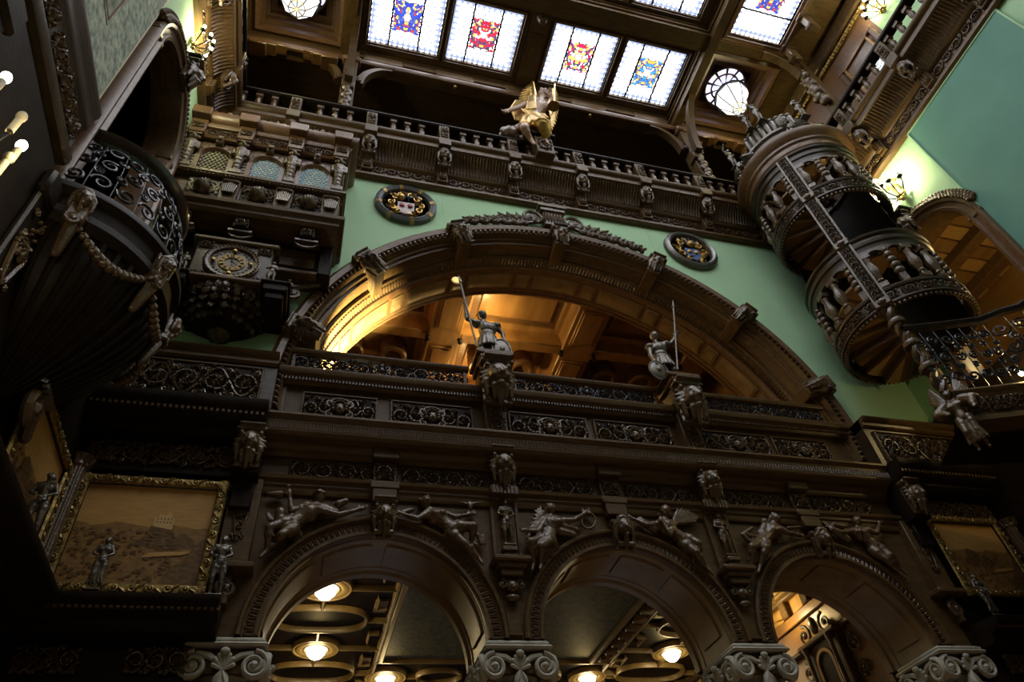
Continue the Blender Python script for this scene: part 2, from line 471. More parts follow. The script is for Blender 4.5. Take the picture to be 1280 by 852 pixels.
PAL = {'blue': [(0.01, 0.02, 0.22, 1), (0.012, 0.03, 0.3, 1), (0.35, 0.22, 0.04, 1), WH, (0.25, 0.02, 0.02, 1), (0.02, 0.05, 0.2, 1)],
       'red': [(0.35, 0.005, 0.008, 1), (0.3, 0.008, 0.008, 1), (0.45, 0.25, 0.02, 1), (0.03, 0.02, 0.02, 1), WH],
       'redgold': [(0.38, 0.005, 0.02, 1), WH, (0.45, 0.27, 0.03, 1), (0.35, 0.01, 0.02, 1), (0.03, 0.03, 0.03, 1), (0.5, 0.35, 0.04, 1)],
       'gold': [(0.42, 0.2, 0.015, 1), (0.02, 0.12, 0.4, 1), (0.5, 0.28, 0.03, 1), (0.02, 0.09, 0.32, 1), WH]}
PLAIN = {}
def add_skylight(i, x0, x1, y0, y1, pal, vis):
    w_, h_ = x1 - x0, y1 - y0
    key = (round(w_, 2), round(h_, 2), pal)
    if key not in PLAIN: PLAIN[key] = skylight_glass('leaded glass %d' % len(PLAIN), PAL[pal], w_, h_)
    win = structe('window_%d' % i, ((x0 + x1) / 2, (y0 + y1) / 2, ZC))
    X, Y = w_ / 2, h_ / 2
    if not vis:                      # side lights: bars run across the hall
        for a, b in zip((-Y, -Y + h_ * .29, -Y + h_ * .71), (-Y + h_ * .29, -Y + h_ * .71, Y)):
            obj('pane', MB().add([(-X, a, .1), (X, a, .1), (X, b, .1), (-X, b, .1)], [(0, 3, 2, 1)]), PLAIN[key], win, sharp=None)
        for t in (-Y + h_ * .29, -Y + h_ * .71): obj('glazing_bar', MB().box(-X, X, t - .018, t + .018, .07, .11), BLACKW, win)
        obj('frame', frame_rect(-X, X, -Y, Y, 0, [(0, -.12), (0, 0.03), (.03, .05), (.06, .05), (.08, .09), (.14, .09), (.17, .04), (.22, .04), (.24, 0)]), REDW, win)
        return win
    thirds = (-X, -X + w_ * 0.29, -X + w_ * 0.71, X)
    gm = MB()
    for a, b in zip(thirds, thirds[1:]):
        p = MB().add([(a, -Y, .1), (b, -Y, .1), (b, Y, .1), (a, Y, .1)], [(0, 3, 2, 1)])
        obj('pane', p, PLAIN[key], win, sharp=None)
    for t in thirds[1:3]: obj('glazing_bar', MB().box(t - .021, t + .021, -Y, Y, .07, .11), BLACKW, win)
    obj('frame', frame_rect(-X, X, -Y, Y, 0, [(0, -.12), (0, 0.015), (.02, .03), (.035, .03), (.045, .055), (.075, .055), (.09, .02), (.10, 0)]), WOODH, win)
    return win
pals = ['blue', 'red', 'redgold', 'gold']
for i, s in enumerate(SK): add_skylight(i + 1, *s, pals[i % 4], i < 20)

# beams of the hall ceiling
BEAMP = [(0, 0), (.02, -.10), (.08, -.12), (.10, -.22), (.16, -.26), (.16, -.32)]
def beam(mb, x0, x1, y0, y1, drop):
    steps = [(0, 0), (.0, .12), (.03, .14), (.03, .22), (.07, .26), (.07, drop)]
    for k in range(len(steps) - 1):
        (a, za), (b, zb) = steps[k], steps[k + 1]
        if zb > za: mb.box(x0 + b, x1 - b, y0 + b, y1 - b, ZC - zb, ZC - za)
bm_ = MB(); beam(bm_, -.5, 7.72, 4.50, 5.03, .36)
obj('beam', bm_, WOODH, ceiling)
for x in (-.62, 7.50):
    b_ = MB(); beam(b_, x, x + .36, -6, 6.95, .42); obj('beam', b_, WOOD, ceiling)
b_ = MB(); b_.box(3.46, 3.88, 5.03, 6.75, ZC - .10, ZC); b_.box(3.52, 3.82, 5.5, 6.2, ZC - .14, ZC - .1); b_.box(3.57, 3.77, 5.6, 6.1, ZC - .16, ZC - .14)
obj('beam', b_, WOOD, ceiling)
b_ = MB(); b_.lathe([(.0, -.20), (.07, -.18), (.10, -.12), (.085, -.08), (.12, -.05), (.13, 0)], 16, c=(3.67, 5.16, ZC - .1)); obj('boss', b_, CARVEB, ceiling)
for k, y in enumerate((2.2, 0.0, -2.25)):
    b_ = MB(); beam(b_, -.5, 7.72, y - .1, y + .1, .2); obj('beam', b_, WOODH, ceiling)
# cove between skylights and the gallery front beam
b_ = MB().sweepx([(0, 0), (.10, 0), (.10, -.06), (.04, -.12), (.04, -.3), (-.3, -.34), (-.3, 0)], -.26, 7.5); obj('cove_moulding', b_, WOODH, ceiling, loc=(0, 6.86, ZC))

# corner coffers with a round rose light and a hanging lantern
ROSE = emitter('daylit lilac glass', (0.66, 0.66, 1.0), 1.6)
def lantern(label, x, y):
    t = thing('hanging_lantern', label, 'lantern', (x, y, ZC - .78))
    a = MB(); a.lathe([(.17, 0), (.37, .42), (.40, .62)], 8); 
    obj('glass_shade', a, LANT, t, sharp=10)
    a = MB(); a.lathe([(.0, -.012), (.17, 0)], 8); obj('bottom_glass', a, LANT, t, sharp=10)
    a = MB()
    for k in range(8):
        an = 2 * PI * k / 8; c, s = math.cos(an), math.sin(an)
        a.tube([(.015 * c, .015 * s, -.03), (.175 * c, .175 * s, -.006), (.375 * c, .375 * s, .42), (.405 * c, .405 * s, .62)], .013, 4)
    obj('rib_cage', a, IRON, t)
    a = MB(); a.lathe([(.0, -.075), (.035, -.06), (.045, -.03), (.03, -.01), (0, -.008)], 12); obj('bottom_knob', a, BRASS, t)
    a = MB(); a.lathe([(.16, -.014), (.185, -.014), (.185, .012), (.16, .012), (.16, -.014)], 8); obj('lower_ring', a, IRON, t)
    a = MB(); a.lathe([(.40, .61), (.44, .61), (.44, .66), (.30, .70), (.1, .76), (.03, .80), (.03, 1.21)], 16); obj('canopy', a, IRON, t)
    lamp('bulb_light', (0, 0, -.22), 26, (1.0, .88, .34), .1, t)
    return t
def coffer(x0, x1, y0, y1, glabel):
    cx, cy = (x0 + x1) / 2, (y0 + y1) / 2
    c = obj('coffer', frame_rect(x0, x1, y0, y1, ZC, [(-.34, -.42), (-.22, -.40), (-.20, -.30), (-.14, -.28), (-.12, -.14), (-.05, -.12), (-.02, .05), (.06, .08), (.12, .02), (.12, 0)]), REDW, ceiling)
    top = MB().add([(x0 + .34, y0 + .34, ZC + .42), (x1 - .34, y0 + .34, ZC + .42), (x1 - .34, y1 - .34, ZC + .42), (x0 + .34, y1 - .34, ZC + .42)], [(0, 3, 2, 1)])
    obj('board', top, BLACKW, c, sharp=None)
    for rin, rout, n, nm in ((.12, .33, 10, 'petal_glass'), (.37, .50, 10, 'outer_glass')):
        for k in range(n):
            a0 = 2 * PI * k / n + .07; a1 = 2 * PI * (k + 1) / n - .07
            p = MB(); vs = []
            for i in range(6):
                a = a0 + (a1 - a0) * i / 5; bul = (1 - abs(i - 2.5) / 2.5 * .35)
                vs.append((cx + rin * math.cos(a), cy + rin * math.sin(a), ZC + .40)); vs.append((cx + (rin + (rout - rin) * (.7 + .3 * bul)) * math.cos(a), cy + (rin + (rout - rin) * (.7 + .3 * bul)) * math.sin(a), ZC + .40))
            p.add(vs, [(2 * i, 2 * i + 2, 2 * i + 3, 2 * i + 1) for i in range(5)])
            obj(nm, p, ROSE, c, sharp=None)
    r = MB()
    for R in (.35, .515): r.tube([(cx + R * math.cos(2 * PI * k / 32), cy + R * math.sin(2 * PI * k / 32), ZC + .38) for k in range(32)], .022, 6, closed=True)
    obj('rose_ring', r, DGILT, c)
    lantern(glabel, cx, cy)
coffer(*COFFER[0], 'octagonal white glass lantern hanging above the spiral stair')
coffer(*COFFER[1], 'octagonal white glass lantern hanging above the window bay with the clock')

# ---------------------------------------------------------------- ornament builders
def rinceau(w, h, n, t=0.02, thick=0.014, seed=1, mask=False, mirror=True, y=0.0, lean=False):
    """carved scrolling foliage filling w x h, in relief towards -y"""
    rnd = random.Random(seed); mb = MB()
    cell = w / n; R = min(cell * .46, h * .40)
    half = n // 2
    for i in range(n):
        x = -w / 2 + cell * (i + .5); up = 1 if i % 2 == 0 else -1
        if mask and n % 2 == 1 and i == half:
            mb.ell((x, y - t * .9, 0), (h * .15, t * 1.5, h * .20), 12, 8)                      # head
            for k in range(9): mb.ell((x + h * .19 * math.cos(PI * (-.1 + 1.2 * k / 8)), y - t, h * .04 + h * .22 * math.sin(PI * (-.1 + 1.2 * k / 8))), (h * .06, t, h * .06), 6, 4)
            mb.ell((x, y - t * 1.9, -h * .09), (h * .06, t * .5, h * .02), 6, 4); mb.ell((x, y - t * 1.6, -h * .15), (h * .06, t * .6, h * .04), 6, 4)
            mb.ell((x, y - t * 2.2, -h * .03), (h * .035, t * .6, h * .07), 6, 5)
            for s_ in (-1, 1):
                mb.ell((x + s_ * h * .08, y - t * 1.9, h * .05), (h * .05, t * .5, h * .025), 6, 4)
                mb.spiral((x + s_ * h * .26, y - t * .6, h * .2), h * .13, 1.2, -PI / 2, s_, thick, flat=1.2)
                mb.spiral((x + s_ * h * .26, y - t * .6, -h * .2), h * .13, 1.2, PI / 2, -s_, thick, flat=1.2)
            mb.tube([(x + h * .36 * math.cos(2 * PI * k / 22), y - t * .5, h * .40 * math.sin(2 * PI * k / 22)) for k in range(22)], thick * .9, 5, closed=True)
            continue
        sg = 1 if (not mirror or i < n / 2) else -1
        a0 = (PI if sg > 0 else 0)
        mb.spiral((x, y - t * .5, 0), R, 1.55, a0, -up * sg, thick * .85, 6, 12, flat=1.3)
        # stem to the neighbour
        pts = []
        for k in range(7):
            q = k / 6; pts.append((x - sg * cell * .5 + sg * cell * q, y - t * .35, -up * h * .40 * math.cos(PI * (q - .5)) ))
        mb.tube(pts, thick * .85, 5, flat=1.2)
        nl = 7 if lean else 9
        for k in range(nl):
            a = 2 * PI * k / nl + rnd.random() * .5
            mb.leaf((x + R * .22 * math.cos(a), y - t * .3, R * .22 * math.sin(a)), a + .5, R * .55, R * .40, t * 1.5, 4)
            a += .35
            if not lean: mb.leaf((x + R * .78 * math.cos(a), y - t * .2, R * .78 * math.sin(a)), a + 1.0 * up * sg, R * .50, R * .38, t * 1.1, 4)
        for k in range(0 if lean else 16):
            mb.ell((x + rnd.uniform(-.48, .48) * cell, y - t * rnd.uniform(.1, .7), rnd.uniform(-.46, .46) * h), (R * rnd.uniform(.08, .18), t * .8, R * rnd.uniform(.08, .18)), 6, 4)
        for sx in (-1, 1):
            for sz in (-1, 1):
                a = math.atan2(sz * h, sx * cell)
                cxx, czz = x + sx * cell * .38, sz * h * .36
                if lean: mb.leaf((x + sx * R * .80, y - t * .2, sz * R * .80), a + rnd.uniform(-.6, .6), R * .48, R * .30, t, 4)
                else:
                    mb.spiral((cxx, y - t * .4, czz), R * .30, 1.2, rnd.uniform(0, 6), sx * sz, thick * .7, 5, 9, flat=1.3)
                    mb.leaf((x + sx * R * .80, y - t * .2, sz * R * .80), a + rnd.uniform(-.7, .7), R * .50, R * .34, t * 1.2, 4)
                mb.leaf((x + sx * R * .9, y - t * .2, sz * R * .35), a + rnd.uniform(-1.5, -.8) * sx * sz, R * .44, R * .28, t * 1.2, 4)
    return mb

def relief_panel(name, w, h, n, parent, loc, rz=0.0, seed=1, mask=False, mat=None, back=None, fr=0.025, t=0.022, group=None):
    """framed carved panel: back board, frame, carving"""
    b = MB().box(-w / 2, w / 2, 0, .03, -h / 2, h / 2)
    p = obj(name, b, back or BLACKW, parent, loc, rz)
    f = MB()
    for x0, x1, z0, z1 in ((-w / 2 - fr, w / 2 + fr, h / 2, h / 2 + fr), (-w / 2 - fr, w / 2 + fr, -h / 2 - fr, -h / 2), (-w / 2 - fr, -w / 2, -h / 2, h / 2), (w / 2, w / 2 + fr, -h / 2, h / 2)):
        f.box(x0, x1, -.02, .03, z0, z1, .006)
    lvl = 0; q = parent
    while q is not None: lvl += 1; q = q.parent
    tgt = p if lvl < 2 else parent
    k = (0, 0, 0) if tgt is p else loc
    r_ = 0 if tgt is p else rz
    obj('panel_frame', f, WOODH, tgt, k, r_)
    obj('carving', rinceau(w * .98, h * .98, n, t, min(.02, h * .042), seed, mask), mat or CARVE, tgt, k, r_)
    return p

def mask_head(kind):
    """carved keystone head about 0.4 m tall, back at y=0, looking to -y"""
    mb = MB()
    mb.ell((0, -.09, .02), (.085, .09, .115), 14, 10)
    mb.ell((0, -.15, -.015), (.030, .045, .035), 8, 6)                 # nose / muzzle
    mb.cap((0, -.165, .045), (0, -.185, -.015), .014, .022)
    for s in (-1, 1):
        mb.ell((s * .038, -.150, .052), (.030, .022, .013), 8, 5)       # brow
        mb.ell((s * .05, -.135, -.01), (.028, .03, .03), 8, 5)          # cheek
        mb.ell((s * .034, -.165, .030), (.012, .010, .009), 6, 4)       # eye
    mb.ell((0, -.150, -.055), (.034, .028, .014), 8, 5)                 # mouth
    mb.ell((0, -.130, -.090), (.032, .035, .026), 8, 5)                 # chin
    if kind == 'lion':
        for k in range(13):
            a = PI * (-.15 + 1.3 * k / 12)
            mb.cap((.085 * math.cos(a), -.07, .03 + .10 * math.sin(a)), (.135 * math.cos(a), -.05, .03 + .155 * math.sin(a)), .026, .018)
        for s in (-1, 1):
            mb.ell((s * .085, -.09, .125), .026)
            mb.cap((s * .10, -.06, -.02), (s * .09, -.05, -.15), .03, .018)
            mb.cap((s * .05, -.10, -.09), (s * .045, -.07, -.19), .026, .014)
        mb.cap((0, -.11, -.10), (0, -.06, -.23), .03, .02)
        mb.box(-.135, .135, -.10, 0, .165, .20); mb.box(-.115, .115, -.14, 0, .20, .225)
    else:
        for s in (-1, 1):
            mb.cap((s * .03, -.13, .12), (s * .10, -.08, .05), .03, .03)
            mb.cap((s * .10, -.08, .05), (s * .105, -.06, -.10), .03, .024)
            mb.cap((s * .105, -.06, -.10), (s * .07, -.05, -.17), .024, .014)
        mb.ell((0, -.10, .135), (.08, .06, .04))
        mb.cap((0, -.09, -.13), (0, -.05, -.22), .035, .022)
    mb.box(-.11, .11, -.03, .02, -.20, .16)
    return mb
MASK_LION = sculpt(mask_head('lion'), .0095, 'lion_mask', CARVE)
MASK_FACE = sculpt(mask_head('face'), .0095, 'face_mask', CARVE)

# ---------------------------------------------------------------- gallery cornice, three sides
CORN = [(0, 11.18), (.07, 11.18), (.11, 11.22), (.11, 11.28), (.06, 11.32), (.05, 11.36), (.05, 11.60), (.09, 11.62), (.12, 11.66), (.14, 11.74), (.20, 11.86), (.30, 11.97), (.40, 12.04), (.43, 12.05), (.43, 12.18), (.47, 12.20), (.50, 12.25), (.50, 12.30), (0, 12.30)]
def cornice(num, length, loc, rz, corbels, flutes=True, mit0=-1, mit1=-1, gal=None):
    tr = structe('trim_%d' % num, loc, rz)
    obj('cornice_moulding', MB().sweepx(CORN, 0, length, mit0, mit1), WOODH, tr)
    fl = MB()
    x = .5
    while x < length - .5:
        if not any(abs(x - c) < .09 for c in corbels):
            fl.tube([(x, -.145, 11.70), (x, -.20, 11.83), (x, -.31, 11.955), (x, -.395, 12.015)], .016, 4)
        x += .062
    f = obj('cove_flutes', fl, CARVEB, tr); f['kind'] = 'stuff'
    cs = sorted(corbels)
    for a, b in zip(cs, cs[1:]):
        m = (a + b) / 2; L_ = (b - a) - .22
        obj('strapwork', rinceau(L_, .20, max(3, int(L_ / .21) | 1), .03, .013, int(m * 10), lean=True), CARVEB, tr, (m, -.055, 11.48))
    for c in cs:
        b = MB(); b.box(c - .10, c + .10, -.15, -.02, 11.34, 11.66, .01); b.box(c - .07, c + .07, -.19, -.1, 11.40, 11.62, .01)
        for s in (-1, 0, 1): b.box(c + s * .045 - .014, c + s * .045 + .014, -.21, -.18, 11.43, 11.64)
        b.box(c - .12, c + .12, -.52, -.35, 12.05, 12.26, .012)
        br = obj('bracket', b, WOOD, tr)
        obj('mask', MASK_FACE, None, br, (c, -.29, 11.86), scale=1.12)
        d = MB().ell((c, -.33, 11.61), (.035, .035, .04), 8, 6); obj('drop', d, CARVEB, br)
    return tr
BC = [-1.18 + 1.395 * k for k in range(8)]
cornice(1, XR - XL, (XL, YB, 0), 0, [b - XL for b in BC])
RCB = [1.05 + 1.4 * k for k in range(9)]
cornice(2, YB - YF, (XR, YB, 0), -PI / 2, RCB)
cornice(3, YB - YF, (XL, YF, 0), PI / 2, [13 - c for c in RCB])

def baluster_mesh():
    b = MB(); b.box(-.055, .055, -.055, .055, 0, .10, .008)
    b.lathe([(.04, .10), (.052, .13), (.038, .16), (.060, .23), (.066, .28), (.05, .33), (.038, .37), (.052, .40), (.04, .43)], 8)
    b.box(-.065, .065, -.065, .065, .43, .53, .008)
    return b.mesh('baluster', 38, [CARVEB])
BALM = baluster_mesh()
def gallery_balustrade(label, length, loc, rz, posts, out=.36, step=.275):
    t = thing('gallery_balustrade', label, 'balustrade', loc, rz, 'balustrades of the top gallery')
    r = MB().sweepx([(out - .10, 12.83), (out + .09, 12.83), (out + .12, 12.86), (out + .12, 12.90), (out + .08, 12.93), (out + .08, 12.97), (out - .10, 12.97)], .3, length - .3); obj('rail', r, BLACKW, t)
    for p in posts:
        b = MB(); b.box(p - .10, p + .10, -out - .12, -out + .1, 12.30, 12.83, .012); b.box(p - .07, p + .07, -out - .14, -out - .1, 12.38, 12.76, .01)
        po = obj('post', b, WOOD, t); obj('rosette', rinceau(.13, .34, 1, .02, .01, 3), CARVEB, po, (p, -out - .145, 12.57))
    x = .45
    while x < length - .4:
        if not any(abs(x - p) < .17 for p in posts): obj('baluster', BALM, None, t, (x, -out, 12.30))
        x += step
    return t
gallery_balustrade('dark balustrade above the green wall with round coats of arms', XR - XL, (XL, YB, 0), 0, [b - XL for b in BC])
gallery_balustrade('dark balustrade above the plain blue green wall hanging', 9.0, (XR, YB, 0), -PI / 2, RCB[:6])
gallery_balustrade('dark balustrade above the floral tapestry', 9.0, (XL, YB - 9, 0), PI / 2, [9 - c for c in RCB[:6]])

# gallery shell
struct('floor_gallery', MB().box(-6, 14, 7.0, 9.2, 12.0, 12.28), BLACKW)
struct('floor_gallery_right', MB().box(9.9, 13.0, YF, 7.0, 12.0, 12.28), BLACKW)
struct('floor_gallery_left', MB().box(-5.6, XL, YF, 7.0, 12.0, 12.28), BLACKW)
gw = struct('wall_gallery_back', MB().box(-6, 14, 8.6, 8.8, 12.2, ZC), WOOD)
for k in range(11):
    x = -3.6 + k * 1.4
    f = MB().box(x, x + 1.1, 8.54, 8.6, 12.9, 14.6, .02); f.box(x + .12, x + .98, 8.50, 8.54, 13.05, 14.4, .02); obj('panel', f, WOODH, gw)
    obj('carving', rinceau(.6, .5, 3, .02, .012, k), CARVE, gw, (x + .55, 8.49, 13.9))
gr_ = struct('wall_gallery_right', MB().box(10.5, 10.7, YF, 8.7, 12.2, ZC), REDW)
struct('wall_gallery_left', MB().box(-3.4, -3.2, YF, 8.7, 12.2, ZC), REDW)
# gallery front beam with arched brackets, posts
gb = structe('trim_4')
obj('gallery_beam', MB().box(-6, 14, 6.86, 7.12, 15.62, ZC, .02), WOOD, gb)
obj('beam_moulding', MB().sweepx([(0, 15.56), (.05, 15.56), (.09, 15.62), (.09, 15.68), (.04, 15.70), (.04, 15.74), (0, 15.74)], XL, XR), REDW, gb, (0, 6.86, 0))
for k in range(5):
    x = .35 + k * 1.66
    f = MB().box(x - .45, x + .45, 6.80, 6.86, 15.78, 16.1, .02); obj('beam_panel', f, WOODH, gb)
    obj('beam_boss', MB().lathe([(0, -.06), (.04, -.05), (.05, -.02), (.03, 0)], 10, c=(x, 6.9, 15.56)), BRASS, gb)
def arc_brace(mb, p, dx, dy, h, reach, th=.16, depth=.16):
    """quarter-round timber brace rising from p and leaning out by reach along (dx, dy)"""
    px_, py_ = -dy * th / 2, dx * th / 2; n = 10; vs = []
    for i in range(n + 1):
        a = PI / 2 * i / n; u = reach * (1 - math.cos(a)); v = h * math.sin(a)
        nu, nv = math.cos(a), -math.sin(a) * .6
        for q in (0, depth):
            for s_ in (-1, 1): vs.append((p[0] + dx * (u + q * nu) + px_ * s_, p[1] + dy * (u + q * nu) + py_ * s_, p[2] + v + q * nv))
    fs = []
    for i in range(n):
        a_, b_ = i * 4, i * 4 + 4
        fs += [(a_, b_, b_ + 1, a_ + 1), (a_ + 2, a_ + 3, b_ + 3, b_ + 2), (a_, a_ + 2, b_ + 2, b_), (a_ + 1, b_ + 1, b_ + 3, a_ + 3)]
    fs += [(0, 1, 3, 2), (n * 4, n * 4 + 2, n * 4 + 3, n * 4 + 1)]
    mb.add(vs, fs)
for x, lab in ((-.33, 'square wooden gallery post above the window bay with the clock'), (7.78, 'square wooden gallery post beside the crown of the spiral stair')):
    t = thing('gallery_post', lab, 'post', (x, 6.9, 12.9))
    obj('shaft', MB().box(-.14, .14, -.14, .14, .05, 3.1, .012), WOOD, t)
    obj('base', MB().box(-.18, .18, -.18, .18, 0, .18, .02), WOOD, t)
    for s in (-1, 1):
        b = MB(); arc_brace(b, (s * .14, 0, 1.7), s, 0, 1.0, .75); b.spiral((s * .2, -.12, 1.75), .09, 1.3, PI / 2, s, .03); obj('scroll_bracket', b, WOOD, t)
    b = MB()
    for k in range(6): b.ell((.02 * (-1) ** k, -.17, .35 + .16 * k), (.09, .07, .10), 8, 6); b.leaf((0, -.2, .35 + .16 * k), PI / 2 + .5 * (-1) ** k, .2, .1)
    obj('carved_garland', b, CARVEB, t)
    obj('capital', MB().box(-.2, .2, -.2, .2, 2.55, 2.72, .03), REDW, t)
# ================================================================= back wall: great arch
arch = thing('great_arch', 'huge carved dark wood arch with lion masks set in the green wall', 'arch', (AX, YB, AZ))
A0, A1 = math.radians(-4), math.radians(184)
obj('outer_moulding', MB().arc(0, 0, [(4.50, 0), (4.50, -.05), (4.44, -.09), (4.36, -.07), (4.34, -.02)], A0, A1, 90), REDW, arch)
rope = MB()
for k in range(150):
    a = A0 + (A1 - A0) * (k + .5) / 150
    rope.ell((4.31 * math.cos(a), -.045, 4.31 * math.sin(a)), (.05, .045, .028), 6, 4, Matrix.Rotation(-a + .6, 3, 'Y'))
o_ = obj('rope_moulding', rope, CARVEB, arch); o_['kind'] = 'stuff'
obj('splay_moulding', MB().arc(0, 0, [(4.34, -.02), (4.27, -.05), (4.25, .02), (4.24, .05), (4.20, .05), (4.19, .10), (4.15, .11), (4.14, .30), (4.12, .33), (4.08, .33), (4.07, .38), (4.05, .40), (4.045, .50), (4.0, .52)], A0, A1, 90), WOODH, arch)
fl = MB()
for k in range(210):
    a = A0 + (A1 - A0) * (k + .5) / 210; ca, sa = math.cos(a), math.sin(a)
    fl.tube([(4.065 * ca, .385, 4.065 * sa), (4.05 * ca, .44, 4.05 * sa), (4.04 * ca, .505, 4.04 * sa)], .020, 4)
o_ = obj('fluting', fl, CARVEB, arch); o_['kind'] = 'stuff'
obj('soffit', MB().arc(0, 0, [(4.0, .52), (3.985, .54), (3.985, .62), (3.995, .63), (3.995, 1.02), (3.985, 1.03), (3.985, 1.10), (4.05, 1.12), (4.6, 1.12)], A0, A1, 90), CREAM if False else REDW, arch)
SOFF = material('worn ochre panel', (0.16, 0.10, 0.04, 1), (0.24, 0.155, 0.065, 1), 0.42, scale=5, bump=0.08, bscale=40, coat=.15)
a = math.radians(6); k = 0
while a < math.radians(173):
    da = math.radians(12.5 if k % 2 == 0 else 3.6)
    p = MB().arc(0, 0, [(3.995, .66), (3.975, .665), (3.975, .99), (3.995, .995)], a, a + da, 12 if k % 2 == 0 else 4)
    p.arc(0, 0, [(3.974, .70), (3.962, .72), (3.962, .93), (3.974, .95)], a + math.radians(.6), a + da - math.radians(.6), 10)
    obj('soffit_panel', p, SOFF, arch); a += da + math.radians(1.3); k += 1
# seven lion consoles astride the arch
CONS_PX = [(383, 425), (474, 350), (584, 318), (699, 318), (811, 350), (915, 410), (1018, 493)]
for x, y in CONS_PX:
    p = PY(x, y, 7.1); an = math.atan2(p.z - AZ, p.x - AX); ca, sa = math.cos(an), math.sin(an)
    M = Matrix.Translation((4.25 * ca, -.02, 4.25 * sa)) @ Matrix.Rotation(PI / 2 - an, 4, 'Y')
    b = MB(); b.M = M
    b.box(-.17, .17, -.16, .10, .13, .24, .015); b.box(-.13, .13, -.13, .2, -.02, .14, .01); b.box(-.11, .11, -.02, .45, -.22, 0, .01)
    c = obj('console', b, WOOD, arch)
    lv = MB(); lv.M = M
    for q in (-.1, 0, .1): lv.leaf((q, -.165, .15), PI / 2, .08, .06)
    obj('console_leaf', lv, CARVEB, c)
    m = obj('lion_mask', MASK_LION, None, c); m.matrix_local = M @ Matrix.Translation((0, -.08, -.05)) @ Matrix.Scale(1.12, 4)
# cresting on the crown
cr = thing('arch_cresting', 'carved crest of scrolls and leaves on top of the great arch', 'carving', (AX, YB - .02, AZ))
for s in (-1, 1):
    g = MB()
    for k in range(28):
        a = PI / 2 - s * (math.radians(7) + math.radians(15) * k / 27)
        R = 4.57 + .03 * math.sin(k * 1.3); q = 1.15 * (1 - k / 70)
        g.ell((R * math.cos(a), -.06, R * math.sin(a)), (.065 * q, .06, .075 * q), 7, 5); g.ell(((R + .075 * q) * math.cos(a + .006), -.08, (R + .075 * q) * math.sin(a)), .042 * q, 6, 4)
        g.leaf((R * math.cos(a), -.1, R * math.sin(a)), a + .6 * (-1) ** k, .15 * q, .09)
    obj('leaf_garland', g, CARVE, cr)
    g = MB()
    g.spiral((s * .42, -.07, 4.74), .20, 1.7, PI if s > 0 else 0, -s, .038, 8, 14); g.spiral((s * .80, -.07, 4.60), .15, 1.6, PI if s > 0 else 0, s, .032, 8, 14)
    g.tube([(s * .2, -.06, 4.66), (s * .5, -.06, 4.54), (s * .72, -.06, 4.48), (s * 1.0, -.06, 4.45)], .034, 6)
    for k in range(6): g.leaf((s * (.26 + .13 * k), -.1, 4.58 - .01 * k), PI / 2 + s * (.5 - .3 * k), .22, .12)
    obj('scroll', g, CARVE, cr)
g = MB(); g.box(-.25, .25, -.16, 0, 4.92, 5.02, .015); g.box(-.20, .20, -.12, 0, 4.52, 4.92, .015); g.box(-.29, .29, -.19, 0, 5.02, 5.07, .012)
for q in range(7): g.leaf((-.17 + .057 * q, -.13, 4.60), PI / 2, .30, .06, .05)
obj('plinth', g, CARVE, cr)

# ================================================================= upper room beyond the great arch
struct('ceiling_upper', MB().box(-1.6, 9.2, 8.1, 13, 10.78, 10.9), REDW)
struct('wall_upper_back', MB().box(-1.6, 9.2, 12.8, 13, 5.3, 10.7), REDW)
struct('wall_upper_left', MB().box(-1.6, -1.3, 8.1, 13, 5.3, 10.8), WARMW)
struct('wall_upper_right', MB().box(8.9, 9.2, 8.1, 13, 5.3, 10.8), WARMW)
struct('wall_upper_front', archwall(-1.6, 9.2, 5.3, 10.8, [(AX, AZ, 3.99, 5.3)], .05), REDW, loc=(0, 8.12, 0))
struct('floor_upper', MB().box(-1.6, 9.2, 7.3, 13, 5.15, 5.3), REDW)
cg = structe('ceiling_coffers')
YBM = [(8.24, 8.52), (9.72, 9.98), (11.3, 11.6)]; XBM = [(-.95, -.27), (1.85, 2.52), (4.72, 5.45), (7.55, 8.2)]
for x0, x1 in XBM:
    b = MB(); b.box(x0, x1, 8.14, 12.8, 10.3, 10.78, .02)
    be = obj('ceiling_beam', b, WARMW, cg)
    yy = [8.24] + [v for q in YBM for v in q]
    for y0, y1 in ((8.55, 9.66), (10.04, 11.24)):
        f = MB(); f.box(x0 + .10, x1 - .10, y0 + .06, y1 - .06, 10.275, 10.31, .012); f.box(x0 + .15, x1 - .15, y0 + .12, y1 - .12, 10.255, 10.28, .012)
        obj('beam_panel', f, WARMW, be)
    for yb in YBM: 
        for xx in (x0, x1): obj('drop_boss', MB().lathe([(0, -.13), (.03, -.12), (.055, -.08), (.03, -.04), (.06, 0)], 8, c=(xx, (yb[0] + yb[1]) / 2, 10.3)), BLACKW, be)
for (y0, y1) in YBM:
    for (a0, a1), (b0, b1) in zip(XBM, XBM[1:]):
        obj('cross_beam', MB().box(a1, b0, y0, y1, 10.33, 10.78, .02), WARMW, cg)
for (a0, a1), (b0, b1) in zip(XBM, XBM[1:]):
    for (c0, c1), (d0, d1) in zip(YBM, YBM[1:]):
        f = frame_rect(a1 + .14, b0 - .14, c1 + .12, d0 - .12, 10.78, [(0, 0), (0, .06), (.04, .10), (.10, .12), (.14, .28)])
        pn = obj('coffer_panel', f, WARMW, cg)
        obj('panel_field', MB().box(a1 + .3, b0 - .3, c1 + .26, d0 - .26, 10.73, 10.78, .02), WARMW, pn)
    # round boss in the further coffers
    cx = (a1 + b0) / 2
    for sx in (-.45, .45):
        rg = MB(); rg.lathe([(.30, 10.78), (.30, 10.40), (.26, 10.36), (.20, 10.36), (.18, 10.46), (0, 10.5)], 28, c=(cx + sx, 10.65, 0)); obj('ceiling_boss', rg, REDW, cg)
